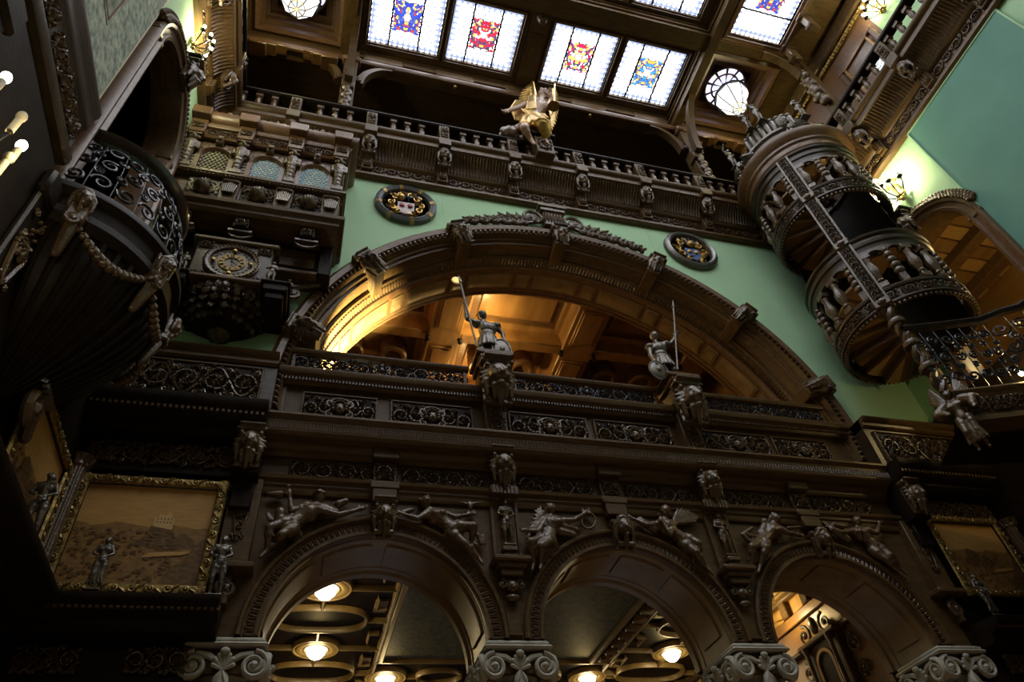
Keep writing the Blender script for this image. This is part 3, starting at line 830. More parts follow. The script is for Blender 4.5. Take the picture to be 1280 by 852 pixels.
# lamps of the upper room (two warm pendants, seen from below through the arch only by their light)
BRASSD = material('dull brass', (0.16, 0.11, 0.035, 1), (0.26, 0.18, 0.06, 1), .45, metal=.5, scale=12)
def ceiling_lamp(label, x, y, z, power, cat='lamp', group=None):
    t = thing('ceiling_lamp', label, cat, (x, y, z), 0, group)
    obj('glass_globe', MB().lathe([(0, -.17), (.08, -.155), (.145, -.09), (.17, 0)], 20), GLOBE, t)
    obj('rim', MB().lathe([(.17, -.005), (.20, -.03), (.23, -.02), (.27, -.04), (.33, -.03), (.36, .02), (.30, .05), (.17, .02)], 28), BRASSD, t)
    lamp('bulb_light', (0, 0, -.24), power, WARM, .1, t)
    return t
UL = thing('unseen_soffit_lamp', 'unseen warm lamp added behind the parapet to light the left arch soffit', 'lamp', (.40, 7.85, 5.3))  # unseen lamp put in to brighten the left soffit; its form is invented
obj('glass_globe', MB().ell((0, 0, 1.02), .07, 14, 10), BULB, UL); obj('stem', MB().lathe([(0, 0), (.14, 0), (.14, .03), (.02, .06), (.02, .95)], 12), BRASS, UL)
spot('bulb_light', (0, 0, 1.2), (-.42, .16, 2.75), 3800, (1.0, .84, .42), 66, UL)
up_ = PY(609, 414, 9.3)
UL2 = thing('pendant_lamp', 'warm pendant lamp hanging behind the spearman with the poleaxe', 'lamp', up_)
obj('glass_globe', MB().ell((0, 0, 0), .045, 14, 10), BULB, UL2); obj('chain', MB().tube([(0, 0, .04), (0, 0, 10.75 - up_.z)], .008, 6), BRASS, UL2)
lamp('bulb_light', (.0, .0, .06), 55, WARM, .05, UL2)
UL3 = thing('pendant_lamp', 'warm pendant lamp deep in the room behind the parapet', 'lamp', (3.0, 11.2, 9.7))
obj('glass_globe', MB().ell((0, 0, 0), .07, 14, 10), BULB, UL3); obj('chain', MB().tube([(0, 0, .07), (0, 0, 1.0)], .008, 6), BRASS, UL3)
lamp('bulb_light', (0, 0, .1), 60, (1.0, .60, .18), .08, UL3)

# ================================================================= parapet inside the great arch
par = thing('parapet', 'panelled wooden parapet with carved fields filling the foot of the great arch', 'parapet', (0, YB + .05, 0))
X0, X1 = -.62, 8.0
obj('body', MB().box(X0, X1, .03, .25, 5.3, 6.45), WOOD, par)
obj('base_moulding', MB().sweepx([(0, 5.42), (.10, 5.42), (.08, 5.50), (.04, 5.54), (0, 5.56)], X0, X1), WOODH, par)
obj('top_moulding', MB().sweepx([(-.05, 6.16), (.04, 6.16), (.07, 6.20), (.07, 6.24), (.14, 6.28), (.16, 6.33), (.16, 6.36), (.05, 6.38), (-.2, 6.38)], X0, X1), WOODH, par)
dn = MB(); x = X0
while x < X1: dn.box(x, x + .022, -.10, -.05, 6.20, 6.245); x += .042
o_ = obj('dentils', dn, CARVEB, par); o_['kind'] = 'stuff'
PPX = [(376, 471, 512), (488, 590, 522), (637, 734, 535), (745, 839, 544), (878, 959, 552), (969, 1034, 560)]
for k, (a, b, y) in enumerate(PPX):
    xa, xb = PY(a, y, 7.05).x, PY(b, y, 7.05).x
    relief_panel('carved_panel', xb - xa - .04, .46, 5, par, ((xa + xb) / 2, 0, 5.82), seed=20 + k, mask=True, t=.035)
for k, (a, b) in enumerate(((471, 488), (734, 745), (959, 969))): pass
# pierced balustrade above
secs = [(-.5, 1.86, 'pierced scrollwork balustrade between the arch foot and the spearman with the shield on his left'), (2.52, 4.78, 'pierced scrollwork balustrade between the two armoured statues'), (5.42, 7.72, 'pierced scrollwork balustrade between the far armoured statue and the spiral stair side')]
for k, (a, b, lab) in enumerate(secs):
    L_ = b - a; n = int(L_ / .26) | 1
    t = thing('scroll_balustrade', lab, 'balustrade', ((a + b) / 2, YB + .02, 6.38), 0, 'pierced balustrades of the parapet')
    obj('scrollwork', rinceau(L_, .29, n, .02, .012, 40 + k, mask=True), IRON, t, (0, 0, .16))
    obj('rail', MB().sweepx([(-.05, .31), (.05, .31), (.07, .34), (.07, .37), (.03, .39), (-.05, .39)], -L_ / 2 - .02, L_ / 2 + .02), WOODH, t)
    obj('bottom_bar', MB().box(-L_ / 2, L_ / 2, -.03, .03, 0, .02), WOODH, t)
    for s in (-1, 0, 1):
        p = MB().box(s * (L_ / 2 - .03) - .02, s * (L_ / 2 - .03) + .02, -.025, .025, .02, .31); obj('upright', p, WOODH, t)

# ================================================================= figures
def hand(mb, h, d, s):
    """palm and five short fingers; d = direction of the forearm, s = size"""
    d = Vector(d).normalized(); h = Vector(h)
    side = d.cross(Vector((0, 1, 0)));
    if side.length < .1: side = Vector((1, 0, 0))
    side.normalize(); dn_ = Vector((0, -1, 0))
    mb.cap(h, h + d * s * .045, s * .022, s * .024)
    for k, L_ in ((-1.4, .04), (-.45, .05), (.45, .052), (1.4, .043)):
        b = h + d * s * .055 + side * s * .012 * k; m = b + d * s * L_ * .6 + dn_ * s * .006
        mb.cap(b, m, s * .0095, s * .009, 6); mb.cap(m, m + d * s * L_ * .4 + dn_ * s * .018, s * .009, s * .007, 6)
    b = h + d * s * .015 + side * s * .022
    mb.cap(b, b + d * s * .03 + side * s * .025 + dn_ * s * .01, s * .011, s * .008, 6)
def figure(J, s, look=(0, -1, 0), skirt=None, female=False, wings=None, extra=None, helmet=False, back_view=False, hair='short', armor=False):
    """one continuous carved body; J holds joint positions, s the standing height the proportions come from"""
    V = {k: Vector(v) for k, v in J.items()}
    mb = MB(); look = Vector(look).normalized()
    up = (V['head'] - V['neck']).normalized(); hr = s * .062
    mb.ell(V['head'], (hr * .80, hr * .92, hr * 1.12), 14, 10)
    side = look.cross(up); side.normalize(); f = up.cross(side); f.normalize()
    if f.dot(look) < 0: f = -f
    if not back_view:
        c = V['head']
        mb.cap(c + f * hr * .84 + up * hr * .18, c + f * hr * 1.08 - up * hr * .16, hr * .09, hr * .17, 6)     # nose
        for q in (-1, 1):
            mb.ell(c + f * hr * .80 + side * q * hr * .34 + up * hr * .24, hr * .20, 7, 5)                   # brow
            mb.ell(c + f * hr * .86 + side * q * hr * .32 + up * hr * .04, hr * .12, 6, 4)                   # eye
            mb.ell(c + f * hr * .62 + side * q * hr * .42 - up * hr * .26, hr * .26, 7, 5)                   # cheek
            mb.ell(c + side * q * hr * .80, (hr * .12, hr * .2, hr * .26), 6, 5)                            # ear
        mb.ell(c + f * hr * .84 - up * hr * .44, (hr * .22, hr * .16, hr * .08), 7, 4)                       # lips
        mb.ell(c + f * hr * .70 - up * hr * .76, hr * .24, 7, 5)                                             # chin
    rnd = random.Random(int(s * 1000) + len(J))
    if helmet:
        mb.ell(V['head'] + up * hr * .35, (hr * .98, hr * 1.1, hr * .95), 12, 8)
        pts = [V['head'] + up * hr * (1.15 + .25 * math.sin(PI * q / 6)) - f * hr * (-.7 + 2.2 * q / 6) for q in range(7)]
        mb.tube(pts, [hr * .12, hr * .2, hr * .26, hr * .28, hr * .28, hr * .24, hr * .14], 6)
        mb.cap(V['head'] + f * hr * .7 + up * hr * .5 + side * hr * .6, V['head'] + f * hr * .7 + up * hr * .5 - side * hr * .6, hr * .16)
    else:
        for q in range(22):
            a = rnd.uniform(-1, 1); b = rnd.uniform(.05, 1)
            p = V['head'] + side * hr * .85 * a + up * hr * (.25 + .95 * b * math.sqrt(max(0, 1 - a * a))) - f * hr * rnd.uniform(-.35, .95)
            d_ = p - V['head']; d_ = d_.normalized() * hr * 1.02
            mb.ell(V['head'] + d_, hr * .26, 6, 5)
        if hair == 'long':
            for q in (-1, 1): mb.cap(V['head'] + side * q * hr * .8 - up * hr * .1 - f * hr * .3, V['neck'] + side * q * hr * .7 - f * hr * .6, hr * .3, hr * .22)
            mb.ell(V['head'] - f * hr * .95, hr * .55)
    mb.cap(V['neck'], V['head'] - up * hr * .6, s * .030, s * .028)
    ch, pe = V['chest'], V['pelvis']; sp = (ch - pe)
    mid = pe + sp * .5
    sh = (V['shR'] - V['shL'])
    for k in (-.6, -.2, .2, .6): mb.ell(ch + sh * .36 * k / .6 * .6, (s * .062, s * .066, s * .085), 10, 8)
    mb.cap(ch, V['neck'], s * .055, s * .034)
    mb.cap(V['shL'], V['neck'], s * .038, s * .03); mb.cap(V['shR'], V['neck'], s * .038, s * .03)
    mb.cap(V['shL'], ch, s * .045, s * .06); mb.cap(V['shR'], ch, s * .045, s * .06)
    mb.cap(ch, mid, s * .078, s * .064, 10); mb.cap(mid, pe, s * .064, s * .078, 10)
    if female:
        for k in (-1, 1): mb.ell(ch + sh * .23 * k + f * s * .055, s * .036, 8, 6)
    elif not back_view:
        for k in (-1, 1): mb.ell(ch + sh * .22 * k + f * s * .04, (s * .045, s * .03, s * .035), 8, 6)
    for q in 'LR':
        a, b, c = V['sh' + q], V['el' + q], V['ha' + q]
        mb.ell(a, s * .046, 8, 6); mb.cap(a, b, s * .037, s * .028); mb.ell(a + (b - a) * .4, s * .039, 8, 5); mb.cap(b, c, s * .029, s * .019); mb.ell(b + (c - b) * .3, s * .031, 8, 5)
        hand(mb, c, c - b, s)
        a, b, c = V['hip' + q], V['kn' + q], V['an' + q]
        mb.cap(a, b, s * .066, s * .042, 10); mb.ell(a + (b - a) * .3, s * .068, 10, 6); mb.cap(b, c, s * .042, s * .024, 10); mb.ell(b + (c - b) * .3, s * .045, 8, 6); mb.ell(b, s * .043, 8, 6)
        t_ = V['toe' + q]; mb.cap(c, t_, s * .024, s * .017); mb.ell(c + (c - t_) * .2, s * .022, 6, 5)
    if armor:
        mb.ell(ch, (s * .115, s * .095, s * .115), 12, 8); mb.ell(mid, (s * .10, s * .085, s * .08), 12, 8)
        for q in (-1, 1): mb.ell(V['shR' if q > 0 else 'shL'], (s * .068, s * .065, s * .055), 10, 6)
        for q in range(14):
            a_ = 2 * PI * q / 14; c_ = Vector((math.cos(a_) * s * .095, math.sin(a_) * s * .085, 0))
            mb.cap(pe + c_ * .9 + Vector((0, 0, s * .03)), pe + c_ * 1.35 - Vector((0, 0, s * .13)), s * .028, s * .024)
        mb.tube([pe + Vector((math.cos(2 * PI * q / 16) * s * .10, math.sin(2 * PI * q / 16) * s * .09, s * .045)) for q in range(16)], s * .018, 6, closed=True)
        for q in 'LR':
            mb.cap(V['kn' + q], V['an' + q], s * .05, s * .038); mb.ell(V['kn' + q], s * .052, 8, 6)
    if skirt:
        # folds hanging from the hips to given points
        for p in skirt:
            p = Vector(p); top = pe + (p - pe) * .12
            m_ = top + (p - top) * .55 + Vector((rnd.uniform(-.02, .02) * s, -s * .015, 0))
            mb.cap(top, m_, s * .040, s * .030); mb.cap(m_, p, s * .030, s * .020)
    for e in (extra or []): mb.cap(Vector(e[0]), Vector(e[1]), e[2], e[3])
    for wng in (wings or []):
        r0, tips, rr = Vector(wng[0]), wng[1], wng[2]
        tips = [Vector(q) for q in tips]; tips = [tips[i // 2] if i % 2 == 0 else (tips[i // 2] + tips[i // 2 + 1]) * .5 for i in range(2 * len(tips) - 1)]
        for t_ in tips:
            m_ = r0 + (t_ - r0) * .5
            mb.cap(r0, m_, rr * .8, rr); mb.cap(m_, t_, rr, rr * .45)
    return mb
def pose_px(d, Y, default=None):
    """joints given as photograph pixels (x, y[, towards the viewer]) on the plane y = Y"""
    out = {}
    for k, v in d.items():
        out[k] = PY(v[0], v[1], Y - (v[2] if len(v) > 2 else 0))
    return out
def pxs(lst, Y): return [PY(p[0], p[1], Y - (p[2] if len(p) > 2 else 0)) for p in lst]
def local(mb, c):
    c = Vector(c); mb.v = [(v[0] - c[0], v[1] - c[1], v[2] - c[2]) for v in mb.v]; return mb

# ---- six spandrel figures in high relief
SY = 6.93; SS = 1.22
def spandrel(label, J, **kw):
    V = pose_px(J, SY); c = V['pelvis'].copy()
    ex = [(pxs([a], SY)[0], pxs([b], SY)[0], r0, r1) for a, b, r0, r1 in kw.pop('ex', [])]
    wi = [(pxs([r], SY)[0], pxs(t, SY), rr) for r, t, rr in kw.pop('wi', [])]
    sk = pxs(kw.pop('sk', []), SY)
    mb = figure(V, SS, extra=ex, wings=wi, skirt=sk, **kw)
    local(mb, c)
    o = obj('relief_figure', sculpt(mb, .0125, 'relief_figure', CARVEB), None, None, c)
    tag(o, label, 'relief', 'figures over the ground floor arches')
    return o
spandrel('carved nude seen from the back holding a jug and reaching right',
   dict(head=(399.5, 621), neck=(396, 631), chest=(387, 640), pelvis=(366, 655), shL=(383, 632), elL=(364, 639, .03), haL=(362, 620, .04), shR=(398, 637, .05), elR=(424, 643, .03), haR=(446, 637), hipL=(362, 652), knL=(337, 659, .08), anL=(334, 688, .02), toeL=(325, 696, .05), hipR=(366, 661, .05), knR=(352, 668, .12), anR=(346, 678, .02), toeR=(342, 682, .04)),
   back_view=True, look=(.6, .4, 0), ex=[((350, 618), (336, 617), .05, .03), ((350, 640), (349, 650), .06, .05), ((337, 650), (332, 641), .02, .012), ((340, 650), (336, 640), .02, .012), ((423, 630), (432, 626), .05, .04), ((405, 634), (420, 640), .05, .04)], sk=[(350, 652), (352, 664), (376, 668), (360, 668)])
spandrel('carved reclining figure with a bird perched beyond the outstretched hand',
   dict(head=(532, 627), neck=(535.5, 636), chest=(545, 645), pelvis=(565, 662), shL=(533, 642), elL=(522, 648, .05), haL=(506, 643, .04), shR=(553, 641), elR=(569, 646, .05), haR=(584, 643), hipL=(563, 666), knL=(582, 680, .06), anL=(598, 697, .02), toeL=(603, 704, .05), hipR=(568, 659), knR=(592, 657, .12), anR=(589, 677, .03), toeR=(596, 681, .05)),
   female=True, look=(.3, -1, 0), ex=[((588, 634), (587, 628), .03, .022), ((586, 630), (574, 627), .022, .01), ((589, 630), (602, 627), .022, .01), ((502, 641), (515, 637), .04, .03), ((597, 668), (601, 680), .03, .02), ((604, 668), (606, 680), .02, .02)], sk=[(560, 674), (572, 678), (578, 670), (555, 670)])
spandrel('carved winged woman in a long dress holding out a wreath',
   dict(head=(688, 636), neck=(688.5, 645), chest=(690, 654), pelvis=(685, 672), shL=(681, 652), elL=(672, 664, .05), haL=(660, 663, .08), shR=(699, 651), elR=(717, 650, .04), haR=(729, 642), hipL=(681, 674), knL=(664, 677, .14), anL=(667, 704, .04), toeL=(665, 712, .07), hipR=(688, 675), knR=(677, 682, .14), anR=(676, 704, .04), toeR=(675, 711, .07)),
   female=True, hair='long', look=(.6, -1, 0), wi=[((680, 652), [(675, 632), (668, 637), (664, 648), (660, 660), (658, 672), (656, 686)], .026)],
   ex=[((735.6 + 9 * math.cos(2 * PI * k / 10), 650.7 + 10 * math.sin(2 * PI * k / 10)), (735.6 + 9 * math.cos(2 * PI * (k + 1) / 10), 650.7 + 10 * math.sin(2 * PI * (k + 1) / 10)), .018, .018) for k in range(10)] + [((703, 658), (722, 662), .05, .03), ((700, 664), (718, 668), .05, .03)],
   sk=[(662, 696), (668, 702), (674, 706), (682, 702), (690, 694), (697, 684)])
spandrel('carved winged warrior in a helmet resting his chin on his hand',
   dict(head=(831, 640), neck=(830, 649), chest=(833, 658), pelvis=(853, 675), shL=(822, 655), elL=(808, 656, .04), haL=(791, 648), shR=(842, 655), elR=(838, 667, .1), haR=(829, 653, .08), hipL=(853, 679), knL=(870, 690, .1), anL=(882, 708, .03), toeL=(891, 717, .05), hipR=(857, 673), knR=(873, 679, .1), anR=(874, 700, .02), toeR=(880, 706, .05)),
   helmet=True, look=(-.5, -1, -.2), wi=[((840, 655), [(848, 634), (858, 636), (866, 640), (874, 646), (870, 652)], .028)], ex=[((800, 650), (818, 662), .05, .05)], sk=[(862, 692), (870, 698), (866, 700), (856, 690), (877, 694)])
spandrel('carved seated mother holding a child with a swirling veil',
   dict(head=(968.5, 648), neck=(967, 656), chest=(966, 663), pelvis=(953, 675), shL=(957, 662), elL=(949, 672, .06), haL=(941, 670, .1), shR=(975, 661), elR=(987, 666, .04), haR=(996, 668), hipL=(949, 677), knL=(940, 683, .13), anL=(940, 707, .04), toeL=(937, 716, .06), hipR=(956, 678), knR=(958, 684, .13), anR=(950, 706, .04), toeR=(948, 715, .06)),
   female=True, hair='long', look=(.6, -1, 0), ex=[((955, 652), (955, 652.5), .055, .055), ((955, 658), (950, 668), .05, .06), ((940, 660), (928, 668), .03, .03), ((928, 668), (936, 676), .03, .03), ((985, 660), (1000, 658), .03, .02)], sk=[(936, 700), (941, 706), (946, 704), (952, 700), (958, 694), (963, 688)])
spandrel('carved mermaid like figure with one arm raised and a long twisting skirt',
   dict(head=(1070, 652), neck=(1072, 660), chest=(1077, 667), pelvis=(1093, 684), shL=(1065, 664), elL=(1051, 665, .04), haL=(1038, 658), shR=(1085, 662), elR=(1096, 666, .03), haR=(1099, 654), hipL=(1092, 688), knL=(1108, 699, .08), anL=(1123, 714, .03), toeL=(1131, 722, .05), hipR=(1097, 684), knR=(1113, 694, .1), anR=(1126, 710, .03), toeR=(1134, 717, .05)),
   female=True, hair='long', look=(-.3, -1, 0), ex=[((1040, 662), (1060, 674), .05, .05), ((1042, 656), (1056, 658), .04, .03)], sk=[(1104, 702), (1112, 706), (1118, 708), (1122, 704), (1100, 698)])

# ---- two armoured statues on the parapet
def statue(name, label, J, Y, s, mat, shield=None, spear=None, axe=False, vox=.011, pedz=None, **kw):
    V = pose_px(J, Y); base = Vector(((V['toeL'].x + V['toeR'].x) / 2, Y, min(V['toeL'].z, V['toeR'].z) - s * .018))
    t = thing(name, label, 'statue', base)
    ex = [(pxs([a], Y)[0], pxs([b], Y)[0], r0, r1) for a, b, r0, r1 in kw.pop('ex', [])]
    sk = pxs(kw.pop('sk', []), Y)
    mb = local(figure(V, s, extra=ex, skirt=sk, **kw), base)
    mb.box(-s * .15, s * .15, -s * .12, s * .12, -.005, .02)
    obj('body', sculpt(mb, vox, 'statue_body', mat), None, t)
    if shield:
        c, rx, rz = pxs([shield[0]], Y)[0] - base, shield[1], shield[2]
        b = MB().ell(c, (rx, .04, rz), 18, 8); b.ell(c + Vector((0, -.035, 0)), (rx * .3, .03, rz * .3), 10, 6)
        b.tube([c + Vector((rx * math.cos(2 * PI * k / 24), -.01, rz * math.sin(2 * PI * k / 24))) for k in range(24)], .016, 6, closed=True)
        obj('shield', b, mat, t)
    if spear:
        p, q = [v - base for v in pxs(spear, Y)]
        b = MB().tube([p, p + (q - p) * .9], .017, 8); b.cap(p + (q - p) * .88, q, .03, .003)
        sp = obj('spear', b, BRONZE, t)
        if axe:
            d = (q - p).normalized(); c = p + (q - p) * .9 + Vector((-.05, 0, 0))
            a = MB().ell(c, (.085, .014, .10), 14, 6); obj('axe_blade', a, BRASS, sp)
    return t
statue('armoured_statue', 'bronze spearman in plumed helmet with poleaxe and shield', dict(head=(602.5, 395), neck=(604, 403), chest=(609, 412), pelvis=(609.5, 427), shL=(597, 405), elL=(583.5, 398, .05), haL=(581.7, 381, .05), shR=(620, 408), elR=(628, 417), haR=(630, 425, .04), hipL=(605, 429), knL=(603, 438, .04), anL=(601, 446), toeL=(599, 449, .08), hipR=(614, 429), knR=(615, 438, .05), anR=(616, 446.5), toeR=(617, 449.5, .08)),
   6.88, 1.22, BRONZE, shield=((627, 438, .1), .14, .22), spear=[(596, 433, .08), (572.7, 343, .08)], axe=True, helmet=True, armor=True, look=(.8, -1, -.3), sk=[(601, 436), (605, 438), (610, 439), (615, 438), (619, 436)])
statue('armoured_statue', 'bronze guard in pointed helmet leaning on a tall spear', dict(head=(818, 421), neck=(820, 429), chest=(823, 437), pelvis=(828.5, 452), shL=(812, 434), elL=(813, 444, .04), haL=(817, 450, .08), shR=(832, 431), elR=(839, 429, .04), haR=(843.5, 421, .06), hipL=(825, 454), knL=(829, 463, .06), anL=(834, 471), toeL=(832, 475, .08), hipR=(834, 454), knR=(842, 463, .05), anR=(846, 472), toeR=(848, 476, .08)),
   6.88, 1.22, BRONZE, shield=((823, 463, .1), .15, .19), spear=[(847, 462, .08), (841, 374.5, .08)], helmet=True, armor=True, look=(-.5, -1, -.3), sk=[(822, 461), (828, 464), (834, 463), (839, 460)])
# lion-headed pedestals
def pedestal(label, px_top, px_bot):
    a = PY(*px_top, 6.88); b = PY(*px_bot, 7.0); x = a.x; z1 = a.z
    t = thing('statue_pedestal', label, 'pedestal', (x, 6.93, 5.45), 0, 'lion pedestals of the parapet')
    H = z1 - 5.45
    obj('cap', MB().box(-.27, .27, -.30, .2, H - .10, H - .02, .015).box(-.23, .23, -.26, .2, H - .20, H - .10, .012), WOODH, t)
    d = MB(); 
    for k in range(11): d.box(-.215 + .04 * k, -.195 + .04 * k, -.285, -.255, H - .16, H - .12)
    o = obj('dentils', d, CARVEB, t); o['kind'] = 'stuff'
    obj('console', MB().box(-.19, .19, -.2, .2, H - .48, H - .2, .02), WOOD, t)
    m = obj('lion_mask', MASK_LION, None, t, (0, -.16, H - .58), scale=1.75)
    g = MB()
    for s in (-1, 1):
        g.spiral((s * .17, -.2, H - .30), .08, 1.4, PI / 2, s, .028)
        g.cap((s * .16, -.14, H - .5), (s * .10, -.10, H - .95), .06, .03)
        for k in range(3): g.leaf((s * .12, -.2, H - .75 + .12 * k), -PI / 2 + s * .5, .18, .1)
    obj('scrolls', g, CARVE, t)
    obj('pilaster', MB().box(-.15, .15, -.02, .18, .04, H - .6, .01), WOOD, t)
    obj('carving', rinceau(.2, .36, 1, .02, .012, 5), CARVE, t, (0, -.03, .26))
    return t
pedestal('lion headed pedestal carrying the spearman with the poleaxe', (614, 450), (612, 545))
pedestal('lion headed pedestal carrying the guard in the pointed helmet', (845, 477), (858, 555))
# ================================================================= ground arcade
arcw = struct('wall_arcade', archwall(-.95, 8.15, 2.6, 5.3, [(c, ARC_Z, ARC_R + .0, 2.6) for c in ARC_C], .9), WOOD, loc=(0, YB, 0))
struct('wall_lower_left', MB().box(XL - .3, -.93, 6.95, 7.6, -EYE, 5.35), BLACKW)
struct('wall_lower_right', MB().box(8.13, XR + .3, 6.95, 7.6, -EYE, 5.35), BLACKW)
side_l = ['left arch of the arcade, below the nude seen from the back', 'middle arch of the arcade, below the winged woman with the wreath', 'arch of the arcade opening on the wall with the carved niche']
KEYM = [MASK_LION, MASK_FACE, MASK_FACE]
for ci, cx in enumerate(ARC_C):
    t = thing('arcade_arch', 'dark wooden ' + side_l[ci], 'arch', (cx, YB, ARC_Z))
    obj('outer_rib', MB().arc(0, 0, [(1.345, .01), (1.345, -.05), (1.325, -.07), (1.30, -.065), (1.285, -.03), (1.275, -.025), (1.275, .01)], 0, PI, 48), WOODH, t)
    obj('band', MB().arc(0, 0, [(1.28, -.005), (1.28, -.018), (1.17, -.018), (1.17, -.045), (1.135, -.045), (1.125, .0), (1.125, .06), (1.14, .08)], 0, PI, 48), WOODH, t)
    fl = MB(); n = 62
    for k in range(n):
        a = PI * (k + .5) / n; ca, sa = math.cos(a), math.sin(a); e = .021
        pts = []
        for (r, o) in ((1.185, -e), (1.235, -e), (1.257, -e * .6), (1.263, 0), (1.257, e * .6), (1.235, e), (1.185, e)):
            pts.append((r * ca - o * sa, -.026, r * sa + o * ca))
        fl.tube(pts, .0075, 4)
    o = obj('tongue_ornament', fl, CARVEB, t); o['kind'] = 'stuff'
    # soffit with panels
    obj('soffit', MB().arc(0, 0, [(1.14, .02), (1.125, .05), (1.125, .11), (1.135, .12), (1.135, .70), (1.125, .71), (1.125, .80), (1.10, .82), (1.10, .92), (1.2, .93)], 0, PI, 48), SOFF, t)
    for a0, a1 in ((8, 52), (58, 86), (94, 122), (128, 172)):
        p = MB().arc(0, 0, [(1.134, .19), (1.115, .20), (1.115, .62), (1.134, .63)], math.radians(a0), math.radians(a1), 14); obj('soffit_panel', p, SOFF, t)
    ky = MB().box(-.10, .10, -.13, .02, 1.10, 1.42, .012); ky.box(-.12, .12, -.16, .02, 1.36, 1.42, .01)
    kb = obj('keystone', ky, WOOD, t)
    obj('mask', KEYM[ci], None, kb, (0, -.09, 1.27), scale=1.05)
    sc = MB(); sc.tube([(-.1, -.15, 1.09), (.1, -.15, 1.09)], .032, 8); sc.tube([(-.08, -.12, 1.04), (.08, -.12, 1.04)], .022, 8); obj('scroll', sc, CARVE, kb)

# columns with scroll capitals
def capital_mesh():
    c = MB()
    c.lathe([(.23, -.85), (.24, -.60), (.27, -.56), (.27, -.52), (.235, -.50), (.24, -.34), (.29, -.22), (.33, -.14)], 20)
    for k in range(12):
        a = 2 * PI * k / 12; ca, sa = math.cos(a), math.sin(a); L_ = .26 if k % 2 else .18
        pts = [(.245 * ca, .245 * sa, -.50), (.275 * ca, .275 * sa, -.50 + L_ * .6), (.33 * ca, .33 * sa, -.50 + L_), (.37 * ca, .37 * sa, -.50 + L_ * .92)]
        c.tube(pts, [.055, .06, .045, .02], 6)
    for k in range(4):                 # volutes on the diagonals, scroll faces on each side
        R_ = Matrix.Rotation(k * PI / 2, 4, 'Z')
        q = MB()
        for s in (-1, 1):
            q.spiral((s * .26, -.36, -.165), .125, 2.1, PI / 2, -s, .030, 8, 16, flat=1.6)
            q.tube([(s * .245, -.36, -.055), (s * .14, -.36, -.075), (s * .05, -.36, -.13), (0, -.36, -.16)], [.028, .03, .03, .028], 6)
            q.leaf((s * .05, -.36, -.34), PI / 2 + s * .35, .16, .08, .05)
        for u_ in range(7): q.cap((0, -.36, -.20), (.085 * math.cos(PI * u_ / 6), -.39, -.17 + .10 * math.sin(PI * u_ / 6)), .012, .022)
        for u_ in (-1, 0, 1): q.leaf((u_ * .05, -.33, -.46), PI / 2 + u_ * .25, .28 - .05 * abs(u_), .13, .08)
        q.ell((0, -.41, -.055), (.045, .035, .035), 8, 6)
        c.merge(q, R_)
    return c.mesh('capital', 38, [STONE])
CAPM = capital_mesh()
for k, x in enumerate((-.62, 2.20, 5.045, 7.86)):
    lab = ['beside the gilt framed castle painting', 'between the left and middle arches', 'between the middle arch and the arch with the carved niche', 'beside the gilt framed painting near the spiral stair'][k]
    t = thing('column', 'column with grey stone scroll capital ' + lab, 'column', (x, YB + .34, -EYE))
    H = ARC_Z + EYE - .02
    obj('abacus', MB().box(-.34, .34, -.40, .40, H - .055, H, .02).box(-.37, .37, -.43, .43, H - .09, H - .05, .02), STONE, t)
    obj('capital', CAPM, None, t, (0, 0, H - .085), scale=1.02)
    s = MB().lathe([(.30, 0), (.30, .12), (.34, .16), (.34, .24), (.26, .30), (.265, 1.2), (.235, H - .92)], 28); s.box(-.36, .36, -.36, .36, 0, .12); obj('shaft', s, STONE, t)

# spandrel pilasters with console, mask and small figure
def small_figure(label, base, s, mat, look=(0, -1, 0), seed=0, female=False, cat='statuette', name='statuette', arms=0, vox=.008):
    r = random.Random(seed)
    def j(x, y, z): return Vector((x * s, y * s, z * s))
    a = arms
    J = dict(head=j(.01, -.01, .935), neck=j(0, 0, .865), chest=j(0, 0, .76), pelvis=j(.01, 0, .55), shL=j(-.10, 0, .82), shR=j(.10, 0, .82),
             elL=j(-.16, -.02, .69 if a != 1 else .90), haL=j(-.09 if a != 1 else -.15, -.10, .62 if a != 1 else 1.03), elR=j(.16, -.02, .68), haR=j(.08, -.10, .60),
             hipL=j(-.055, 0, .53), hipR=j(.06, 0, .53), knL=j(-.06, -.04, .29), knR=j(.075, -.01, .29), anL=j(-.05, .01, .05), anR=j(.09, .02, .05), toeL=j(-.06, -.07, .02), toeR=j(.12, -.05, .02))
    sk = [j(-.12 + .06 * k, -.03, (.12 if female else .38) + .02 * (k % 2)) for k in range(5)] if female or a == 2 else None
    mb = figure(J, s, look=look, skirt=sk, female=female, hair='long' if female else 'short')
    mb.box(-.13 * s, .13 * s, -.11 * s, .11 * s, -.02 * s, .02 * s)
    o = obj(name, sculpt(mb, vox, name, mat), None, None, base)
    return tag(o, label, cat)
